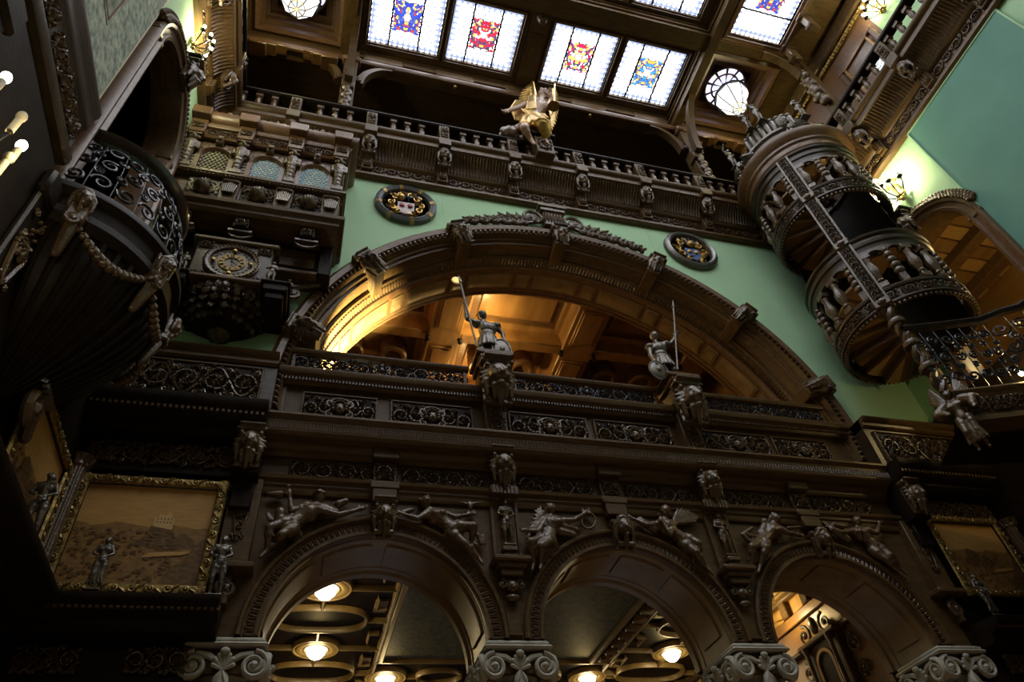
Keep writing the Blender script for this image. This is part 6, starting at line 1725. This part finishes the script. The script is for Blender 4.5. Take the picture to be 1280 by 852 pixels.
obj('bottom_finial', MB().lathe([(.0, -.16), (.05, -.14), (.07, -.10), (.12, -.06), (.14, -.03), (.1, 0)], 12, c=(0, -.12, .08)), CARVE, ck)
small_figure('small carved boy left of the clock face', (-1.99, YB + CY - .06, 7.28), .42, CARVE, seed=11, arms=2)
small_figure('small carved boy between the clock face and the scroll bracket', (-.90, YB + CY - .06, 7.28), .46, CARVE, seed=12, arms=2)
small_figure('small carved boy outermost on the scroll bracket side of the clock', (-.68, YB - .40, 7.28), .40, CARVE, seed=13)

# ================================================================= spiral stair
SX, SY_, SR = 8.85, 5.75, 1.03
st = thing('spiral_stair', 'carved dark wood spiral staircase with two balustraded drums in the corner', 'staircase', (SX, SY_, 0))
TF = math.radians(-148)
def band(name, prof, mat, a0=0, a1=2 * PI, n=64): return obj(name, MB().lathe(prof, n, a0, a1), mat, st)
def drum(z0, z1, fromtop):
    h = z1 - z0
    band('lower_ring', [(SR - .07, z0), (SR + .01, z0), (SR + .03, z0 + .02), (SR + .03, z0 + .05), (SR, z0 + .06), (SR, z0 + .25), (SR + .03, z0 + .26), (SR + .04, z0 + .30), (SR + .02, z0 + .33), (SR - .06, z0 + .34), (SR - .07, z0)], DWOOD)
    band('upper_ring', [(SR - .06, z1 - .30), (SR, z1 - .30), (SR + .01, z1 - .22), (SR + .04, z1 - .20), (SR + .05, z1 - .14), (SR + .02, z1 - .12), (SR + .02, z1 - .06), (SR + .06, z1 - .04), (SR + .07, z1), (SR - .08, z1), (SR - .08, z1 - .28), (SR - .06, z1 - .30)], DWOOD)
    n = 20
    zb, zt = z0 + .34, z1 - .30; hb = zt - zb
    bal = MB(); bal.box(-.075, .075, -.06, .06, 0, hb * .13, .008); bal.lathe([(.045, hb * .13), (.07, hb * .18), (.045, hb * .24), (.085, hb * .38), (.09, hb * .5), (.065, hb * .6), (.045, hb * .70), (.065, hb * .76), (.06, hb * .80)], 8); bal.box(-.085, .085, -.065, .065, hb * .80, hb * .92, .008)
    bme = bal.mesh('baluster', 38, [CARVE])
    fig = MB(); fig.box(-.05, .05, -.04, .04, 0, hb * .2); 
    for k in range(4): fig.ell((0, -.02, hb * (.28 + .15 * k)), (.085 - .005 * k, .065, .075), 8, 6)
    fig.ell((0, -.02, hb * .86), (.05, .055, .06), 8, 6)
    fme = fig.mesh('herm_baluster', 38, [CARVE])
    for k in range(n):
        a = TF + 2 * PI * (k + .5) / n
        obj('baluster', fme if k % 3 == 1 else bme, None, st, ((SR - .03) * math.cos(a) , (SR - .03) * math.sin(a), zb), a + PI / 2)
    # arcade spandrels above the balusters
    sp = MB()
    for k in range(n):
        a = TF + 2 * PI * k / n; d = 2 * PI / n
        for q in range(8):
            u0 = q / 8; u1 = (q + 1) / 8
            def top(u): return zt - .02 - .20 * (1 - math.sqrt(max(0, 1 - (2 * u - 1) ** 2)))
            p_ = []
            for rr_ in (SR, SR - .05):
                for u in (u0, u1):
                    an = a + d * (.5 + u); p_.append((rr_ * math.cos(an), rr_ * math.sin(an), top(u) - .03)); p_.append((rr_ * math.cos(an), rr_ * math.sin(an), zt + .01))
            sp.add(p_, [(0, 2, 3, 1), (4, 5, 7, 6), (0, 4, 6, 2)])
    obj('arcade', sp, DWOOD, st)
    # carving on the lower ring, scalloped fringe
    cv = MB(); m = 22
    for k in range(m):
        a = TF + 2 * PI * (k + .5) / m
        r_ = rinceau(.27, .17, 1, .02, .012, k); cv.merge(r_, Matrix.Rotation(a + PI / 2, 4, 'Z') @ Matrix.Translation((0, -SR - .005, z0 + .155)))
    obj('ring_carving', cv, CARVE, st)['kind'] = 'stuff'
    sc = MB()
    for k in range(84):
        a = 2 * PI * k / 84; sc.M = Matrix.Rotation(a + PI / 2, 4, 'Z') @ Matrix.Translation((0, -SR + .01, z0)); sc.box(-.022, .022, -.015, .03, -.045, 0, .008)
    sc.M = None
    obj('scalloped_fringe', sc, CARVEB, st)['kind'] = 'stuff'
drum(10.05, 11.50, True); drum(7.25, 8.75, False)
# great cornice of the top drum
band('crown_cornice', [(SR - .08, 11.5), (SR + .02, 11.5), (SR + .06, 11.56), (SR + .04, 11.60), (SR + .05, 11.70), (SR + .09, 11.74), (SR + .09, 11.80), (SR + .16, 11.88), (SR + .19, 11.96), (SR + .19, 12.02), (SR + .12, 12.06), (SR - .2, 12.06), (SR - .2, 11.5)], REDW)
band('crown_plinth', [(1.0, 12.06), (1.0, 12.14), (.95, 12.17), (.95, 12.42), (1.0, 12.46), (1.0, 12.52), (.7, 12.52)], BRONZE)
cw = MB(); r = random.Random(4)
for k in range(70):
    a = TF + r.uniform(-2.2, 2.2); q = r.uniform(.92, 1.12); z = 12.1 + r.uniform(0, .75) * (1.2 - q) * 3.6
    if abs(a - TF) < .38: continue
    cw.M = Matrix.Rotation(a + PI / 2, 4, 'Z') @ Matrix.Translation((0, -q, z))
    cw.leaf((0, 0, 0), r.uniform(0.3, 2.8), .28, .15, .07); cw.spiral((0, 0, .05), .09, 1.3, r.uniform(0, 6), 1, .024)
    cw.ell((0, .03, .02), .08, 6, 5)
cw.M = None
obj('crown_foliage', cw, BRONZE, st)['kind'] = 'stuff'
ti = MB()
for k in range(9):
    a = TF + (k - 3) * .13; ti.cap((.93 * math.cos(a), .93 * math.sin(a), 12.5), (.93 * math.cos(a), .93 * math.sin(a), 12.86), .05, .06); ti.ell((.93 * math.cos(a), .93 * math.sin(a), 12.95), .065, 7, 5)
obj('crown_piece', ti, BRONZE, st)
for k, (da, lab) in enumerate(((-.95, 'left end'), (-.12, 'middle, left one of a pair'), (.14, 'middle, right one of a pair'), (.95, 'right end'))):
    a = TF - da
    small_figure('small winged cherub on the crown of the spiral stair, ' + lab, (SX + 1.0 * math.cos(a), SY_ + 1.0 * math.sin(a), 12.98 if abs(da) < .5 else 12.75), .72, BRONZE, look=(math.cos(a), math.sin(a), 0), seed=20 + k, arms=1 if k % 2 else 2, cat='statuette', name='cherub')
# carved strips carrying the drums
for da in (0,):
    a = TF + da; M = Matrix.Rotation(a + PI / 2, 4, 'Z') @ Matrix.Translation((0, -SR, 0))
    for z0, z1 in ((7.25, 8.75), (8.75, 10.05), (10.05, 11.5)):
        b = MB(); b.M = M; b.box(-.10, .10, -.05, .05, z0, z1, .01); sp_ = obj('strip', b, DWOOD, st)
        e = MB(); e.M = M
        for s in (-1, 1): e.box(s * .10 - .018, s * .10 + .018, -.07, .05, z0, z1, .006)
        obj('strip_edge', e, BRONZE, sp_)
        if da == 0:
            c = MB()
            n = int((z1 - z0) / .115)
            for k in range(n): c.merge(rinceau(.15, .15, 1, .02, .010, k), M @ Matrix.Translation((0, -.052, z0 + (z1 - z0) * (k + .5) / n)))
            obj('strip_carving', c, CARVE, sp_)
    for z in (7.25, 8.70, 10.1):
        b = MB(); b.M = M; b.box(-.13, .13, -.10, .05, z - .02, z + .14, .02); b.ell((0, -.10, z + .06), (.07, .05, .06), 8, 6); obj('boss', b, CARVE, st)
obj('added_dark_backing', MB().lathe([(SR - .15, 7.3), (SR - .15, 11.5)], 30, TF + PI - 1.75, TF + PI + 1.75), BLACKW, st)  # added dark sheet: makes the drums dark inside, hides the green wall
# treads, newel
for k in range(28):
    a = TF - math.radians(150) + k * math.radians(20); z = 7.12 + k * .1556; d = math.radians(21)
    t_ = MB(); v = []
    for zz in (z, z + .05):
        for (r_, an) in ((.09, a), (SR - .14, a), (SR - .14, a + d / 3), (SR - .14, a + 2 * d / 3), (SR - .14, a + d), (.09, a + d)): v.append((r_ * math.cos(an), r_ * math.sin(an), zz))
    t_.add(v, [(5, 4, 3, 2, 1, 0), (6, 7, 8, 9, 10, 11)] + [(i, (i + 1) % 6, 6 + (i + 1) % 6, 6 + i) for i in range(6)])
    tr_ = obj('tread', t_, WARMW if True else WOOD, st, sharp=None)
    rs = MB(); rs.add([(.09 * math.cos(a), .09 * math.sin(a), z - .11), ((SR - .14) * math.cos(a), (SR - .14) * math.sin(a), z - .11), ((SR - .14) * math.cos(a), (SR - .14) * math.sin(a), z), (.09 * math.cos(a), .09 * math.sin(a), z)], [(0, 1, 2, 3)])
    obj('riser', rs, REDW, tr_, sharp=None)
obj('newel', MB().lathe([(.10, 5.2), (.10, 11.5)], 12), WOOD, st)
ts = MB()
for k in range(2):
    pl = []
    for q in range(40):
        z = 5.55 + 1.7 * q / 39; an = q * .55 + PI * k; pl.append((SR * math.cos(TF) + .045 * math.cos(an), SR * math.sin(TF) + .045 * math.sin(an), z))
    ts.tube(pl, .05, 6)
for z in (6.9, 6.45, 6.0): ts.lathe([(.05, -.06), (.12, -.04), (.13, 0), (.12, .04), (.05, .06)], 12, c=(SR * math.cos(TF), SR * math.sin(TF), z))
obj('twisted_shaft', ts, CARVE, st)
#obj('underside', MB().lathe([(SR, 7.25), (.8, 6.9), (.4, 6.6), (.12, 6.2), (.1, 5.6)], 40, TF + 1.0, TF + 2 * PI - 1.6), BLACKW, st)
# winged figure at the foot of the twisted shaft
fx, fy = SX + (SR + .08) * math.cos(TF), SY_ + (SR + .08) * math.sin(TF)
s = .95; j = lambda x, y, z: Vector((x * s, y * s, z * s))
J = dict(head=j(0, -.03, .93), neck=j(0, 0, .86), chest=j(0, 0, .75), pelvis=j(0, 0, .54), shL=j(-.11, 0, .81), shR=j(.11, 0, .81), elL=j(-.22, -.05, .70), haL=j(-.15, -.16, .60), elR=j(.22, -.05, .72), haR=j(.20, -.16, .58), hipL=j(-.06, 0, .52), hipR=j(.06, 0, .52), knL=j(-.07, -.08, .30), knR=j(.06, -.04, .28), anL=j(-.06, .02, .06), anR=j(.06, .04, .05), toeL=j(-.07, -.05, .02), toeR=j(.07, -.04, .02))
mb = figure(J, s, look=(0, -1, -.2), female=True, hair='long', skirt=[j(-.12 + .06 * k, -.05, .14) for k in range(5)], wings=[(j(-.06, .06, .80), [j(-.16, .14, 1.22), j(-.22, .14, 1.12), j(-.24, .13, 1.0), j(-.22, .12, .86)], .05), (j(.06, .06, .80), [j(.16, .14, 1.22), j(.22, .14, 1.12), j(.24, .13, 1.0), j(.22, .12, .86)], .05)], extra=[(j(-.11, 0, .80), j(-.23, -.05, .69), .075, .085), (j(.11, 0, .80), j(.23, -.05, .71), .075, .085), (j(-.22, -.05, .70), j(-.16, -.14, .62), .06, .05), (j(.22, -.05, .72), j(.20, -.14, .60), .06, .05)])
o = obj('winged_statue', sculpt(mb, .011, 'winged_statue', CARVE), None, None, (fx, fy, 4.56), TF + PI / 2)
tag(o, 'dark winged angel with puffed sleeves at the foot of the spiral stair shaft', 'statue')

# ================================================================= gilded angel on the gallery balustrade
GY = 6.55
J = pose_px(dict(head=(680, 117), neck=(675.5, 125), chest=(672, 135), pelvis=(664, 151), shL=(663, 128.5), elL=(649, 134, .1), haL=(634, 138.5, .15), shR=(682, 132), elR=(692, 136, .1), haR=(689, 122, .2), hipL=(660, 152), knL=(655, 160, .30), anL=(664, 175, .14), toeL=(668, 180, .22), hipR=(669, 153), knR=(677, 156, .34), anR=(682, 174, .14), toeR=(684, 179, .22)), GY)
base = Vector((J['pelvis'].x, GY, 12.97)); s = 2.1
an_ = thing('gilded_angel', 'gilded winged angel with a trumpet seated on the gallery balustrade', 'statue', base)
mb = local(figure(J, s, look=(.4, -1, .0), female=False), base)
obj('body', sculpt(mb, .017, 'angel_body', FLESH), None, an_)
rnd = random.Random(3)
dr = MB(); pe, kR, aR = J['pelvis'], J['knR'], J['anR']; F = Vector((0, -1, 0))
dr.ell(pe, (.27, .22, .17), 14, 10); dr.cap(J['hipR'], kR, .19, .15, 12); dr.cap(kR, aR + (kR - aR) * .12, .15, .11, 12); dr.cap(J['hipL'], J['hipL'] + (J['knL'] - J['hipL']) * .7, .18, .14, 12)
for k in range(9):                      # long folds over the right leg
    u = (k - 4) / 4; sd = Vector((u * .15, 0, 0)); hf = .14 * math.sqrt(1 - .8 * u * u)
    dr.cap(pe + sd + F * hf + Vector((.02, 0, .05)), kR + sd * .9 + F * hf, .03, .032); dr.cap(kR + sd * .9 + F * hf, aR + sd * .8 + F * hf * .7 + Vector((0, 0, rnd.uniform(-.02, .10))), .032, .022)
for k in range(7): dr.cap(pe + Vector((-.24 + .08 * k, -.16, .10 + .03 * math.sin(k))), pe + Vector((-.18 + .08 * k, -.19, -.10)), .035, .03)
for k in range(6):                      # sash from the left shoulder
    o_s = Vector((-.05 + .022 * k, 0, .01 * k)); dr.tube([J['shL'] + o_s + F * .12 + Vector((0, 0, .06)), (J['shL'] + pe) * .5 + o_s * 1.6 + F * .20 + Vector((-.04, 0, 0)), pe + o_s * 2 + F * .2 + Vector((-.05, 0, .08))], .028, 6)
for k in range(6): dr.tube([J['shL'] + Vector((-.06 - .05 * k, .04, .02)), J['shL'] + Vector((-.20 - .05 * k, .06, -.35)), J['shL'] + Vector((-.22 - .035 * k, .10, -.75 - .05 * (k % 2)))], [.05, .06, .03], 6)
local(dr, base); obj('drapery', sculpt(dr, .017, 'angel_drapery', GILT, 1), None, an_)
for edge, tips in (([(668, 133), (667, 120), (665, 104)], [(660, 104), (655, 111), (651, 119), (648, 127), (646, 135), (647, 144)]), ([(683, 136), (689, 125), (691, 113)], [(695, 113), (698, 122), (698, 133), (697, 144), (694, 154), (690, 162)])):
    wg = MB(); E3 = [PY(*q, GY + .10) for q in edge]; wg.tube(E3, [.10, .09, .06], 8)
    n = 13
    for k in range(n):
        u = k / (n - 1); uu = u * (len(tips) - 1); i = min(int(uu), len(tips) - 2); tip2 = Vector((*tips[i], 0)).lerp(Vector((*tips[i + 1], 0)), uu - i)
        tip = PY(tip2.x, tip2.y, GY + .22); v = (1 - u) * 1.9; i = min(int(v), 1); rt = E3[i].lerp(E3[i + 1], v - i)
        m = rt.lerp(tip, .55); wg.cap(rt, m, .045, .05); wg.cap(m, tip, .05, .025)
        q = rt.lerp(tip, .5) + F * .05; wg.cap(rt + F * .05, q, .04, .03)
    local(wg, base); obj('wing', sculpt(wg, .017, 'angel_wing', GILT, 1), None, an_)
tp0, tp1 = PY(692, 131, GY - .25) - base, PY(693.5, 105, GY - .2) - base
d_ = tp1 - tp0
obj('trumpet', MB().tube([tp0 - d_ * .06, tp0, tp0 + d_ * .12, tp0 + d_ * .3, tp1], [.13, .09, .035, .022, .018], 10), BRASS, an_)
rk = MB()
for k in range(16): rk.ell((-.35 + rnd.uniform(-.25, .2), rnd.uniform(.0, .25), rnd.uniform(.05, .6)), rnd.uniform(.12, .2), 7, 5)
obj('rock_seat', sculpt(rk, .025, 'rock', CARVEB), None, an_)
pl_ = thing('angel_plinth', 'carved square plinth under the gilded angel', 'plinth', (3.62, 6.56, 12.26))
obj('block', MB().box(-.19, .19, -.2, .16, 0, .62, .015), WOOD, pl_); obj('cap', MB().box(-.25, .25, -.26, .2, .62, .71, .015), BLACKW, pl_)
obj('carving', rinceau(.26, .44, 1, .03, .016, 5, mask=False), CARVEB, pl_, (0, -.21, .32))['kind'] = 'stuff'

# ================================================================= top gallery wall on the right: small window, frames
def mold_frame(y0, y1, z0, z1, wd, mat, parent, x=10.5):
    m = MB()
    for a, b, c, d in ((y0 - wd, y1 + wd, z1, z1 + wd), (y0 - wd, y1 + wd, z0 - wd, z0), (y0 - wd, y0, z0, z1), (y1, y1 + wd, z0, z1)): m.box(x - .07, x, a, b, c, d, .015)
    return obj('frame', m, mat, parent)
wn = structe('window_40')
mold_frame(3.40, 4.35, 13.2, 14.75, .12, REDW, wn); mold_frame(3.52, 4.23, 13.3, 14.63, .06, WARMW, wn, 10.44)
obj('shutter_board', MB().box(10.42, 10.48, 3.52, 4.23, 13.3, 14.63), REDW, wn)
PALE = emitter('daylit pale glass', (0.85, 0.95, 0.95), 1.6)
pm = MB().add([(10.41, 3.62, 13.4), (10.41, 3.86, 13.4), (10.41, 3.86, 14.2), (10.41, 3.62, 14.2)], [(0, 1, 2, 3)]); obj('pane', pm, PALE, wn, sharp=None)
lt_ = MB()
for k in range(6): lt_.tube([(10.40, 3.62, 13.5 + .12 * k), (10.40, 3.86, 13.6 + .12 * k)], .008, 4); lt_.tube([(10.40, 3.86, 13.5 + .12 * k), (10.40, 3.62, 13.6 + .12 * k)], .008, 4)
obj('lead_lattice', lt_, IRON, wn)
gt = structe('trim_9')
rp = MB()
for k in range(70): rp.ell((10.44, 1.2 + .075 * k, 15.45), (.05, .055, .06), 6, 5, Matrix.Rotation(.6, 3, 'X'))
obj('rope_moulding', rp, DGILT, gt)['kind'] = 'stuff'
obj('frieze_board', MB().box(10.36, 10.5, -2, 7, 15.6, 16.0, .02), CARVE, gt)
obj('green_field', MB().box(10.47, 10.5, 1.2, 3.2, 13.0, 15.3), GREEN, gt)
for k, y in enumerate((4.75, 1.6)):
    t = thing('gallery_herm', 'carved figure bracket on the top gallery beside the small window' if k == 0 else 'carved figure bracket on the top gallery beyond the candle sconce', 'carving', (XR + .05, y, 13.0), -PI / 2)
    obj('post', MB().box(-.11, .11, -.05, .15, 0, 3.1, .015), WOOD, t)
    g = MB()
    for q in range(7): g.ell((.03 * (-1) ** q, -.14 - .05 * math.sin(q), .9 + .2 * q), (.13, .10, .13), 9, 7); g.cap((0, -.1, .9 + .2 * q), (.12 * (-1) ** q, -.2, .98 + .2 * q), .05, .03)
    obj('figure', sculpt(g, .016, 'herm_figure', CARVEB), None, t)
    bz = MB(); arc_brace(bz, (0, -.08, 2.1), 0, -1, .95, .8); obj('strut', bz, WOOD, t)
for k in range(4):                  # scrolled modillions under the ceiling edge
    y = 4.55 - .75 * k
    m = MB().box(9.60, 9.86, y - .07, y + .07, 15.55, 16.15, .02); m.box(9.52, 9.90, y - .10, y + .10, 16.08, 16.18, .015); m.tube([(9.62, y - .09, 15.62), (9.62, y + .09, 15.62)], .07, 8)
    obj('modillion', m, CARVEB, gt)
# diagonal struts from the right post to the ceiling beams
sr = thing('ceiling_strut', 'dark curved ceiling brace beside the lantern over the spiral stair', 'brace', (7.72, 6.8, 14.2))
bz = MB(); arc_brace(bz, (0, -.1, .05), 0, -1, 1.75, 1.1); obj('brace', bz, WOOD, sr); obj('foot', MB().box(-.13, .13, -.13, .13, -.15, .08, .02), WOOD, sr)
sl = thing('ceiling_strut', 'dark curved ceiling brace beside the lantern over the window bay', 'brace', (-.33, 6.8, 14.2))
bz = MB(); arc_brace(bz, (0, -.1, .05), 0, -1, 1.75, 1.1); obj('brace', bz, WOOD, sl); obj('foot', MB().box(-.13, .13, -.13, .13, -.15, .08, .02), WOOD, sl)
# brackets of the corner compartments
cbk = structe('trim_10')
for x0, s in ((-2.45, 1), (-.62, -1), (8.05, 1), (9.8, -1)):
    b = MB()
    for k in range(3): b.box(min(x0, x0 + s * (.75 - .2 * k)), max(x0, x0 + s * (.75 - .2 * k)), 6.78 - .05 * k, 7.0, 15.55 - .16 * k, 15.62 - .16 * k + .09, .015)
    obj('stepped_bracket', b, REDW, cbk)

# ---------------------------------------------------------------- everything was laid out from eye height: lift it onto the floor
for o in scene.objects:
    if o.parent is None and o.type != 'CAMERA': o.location.z += EYE
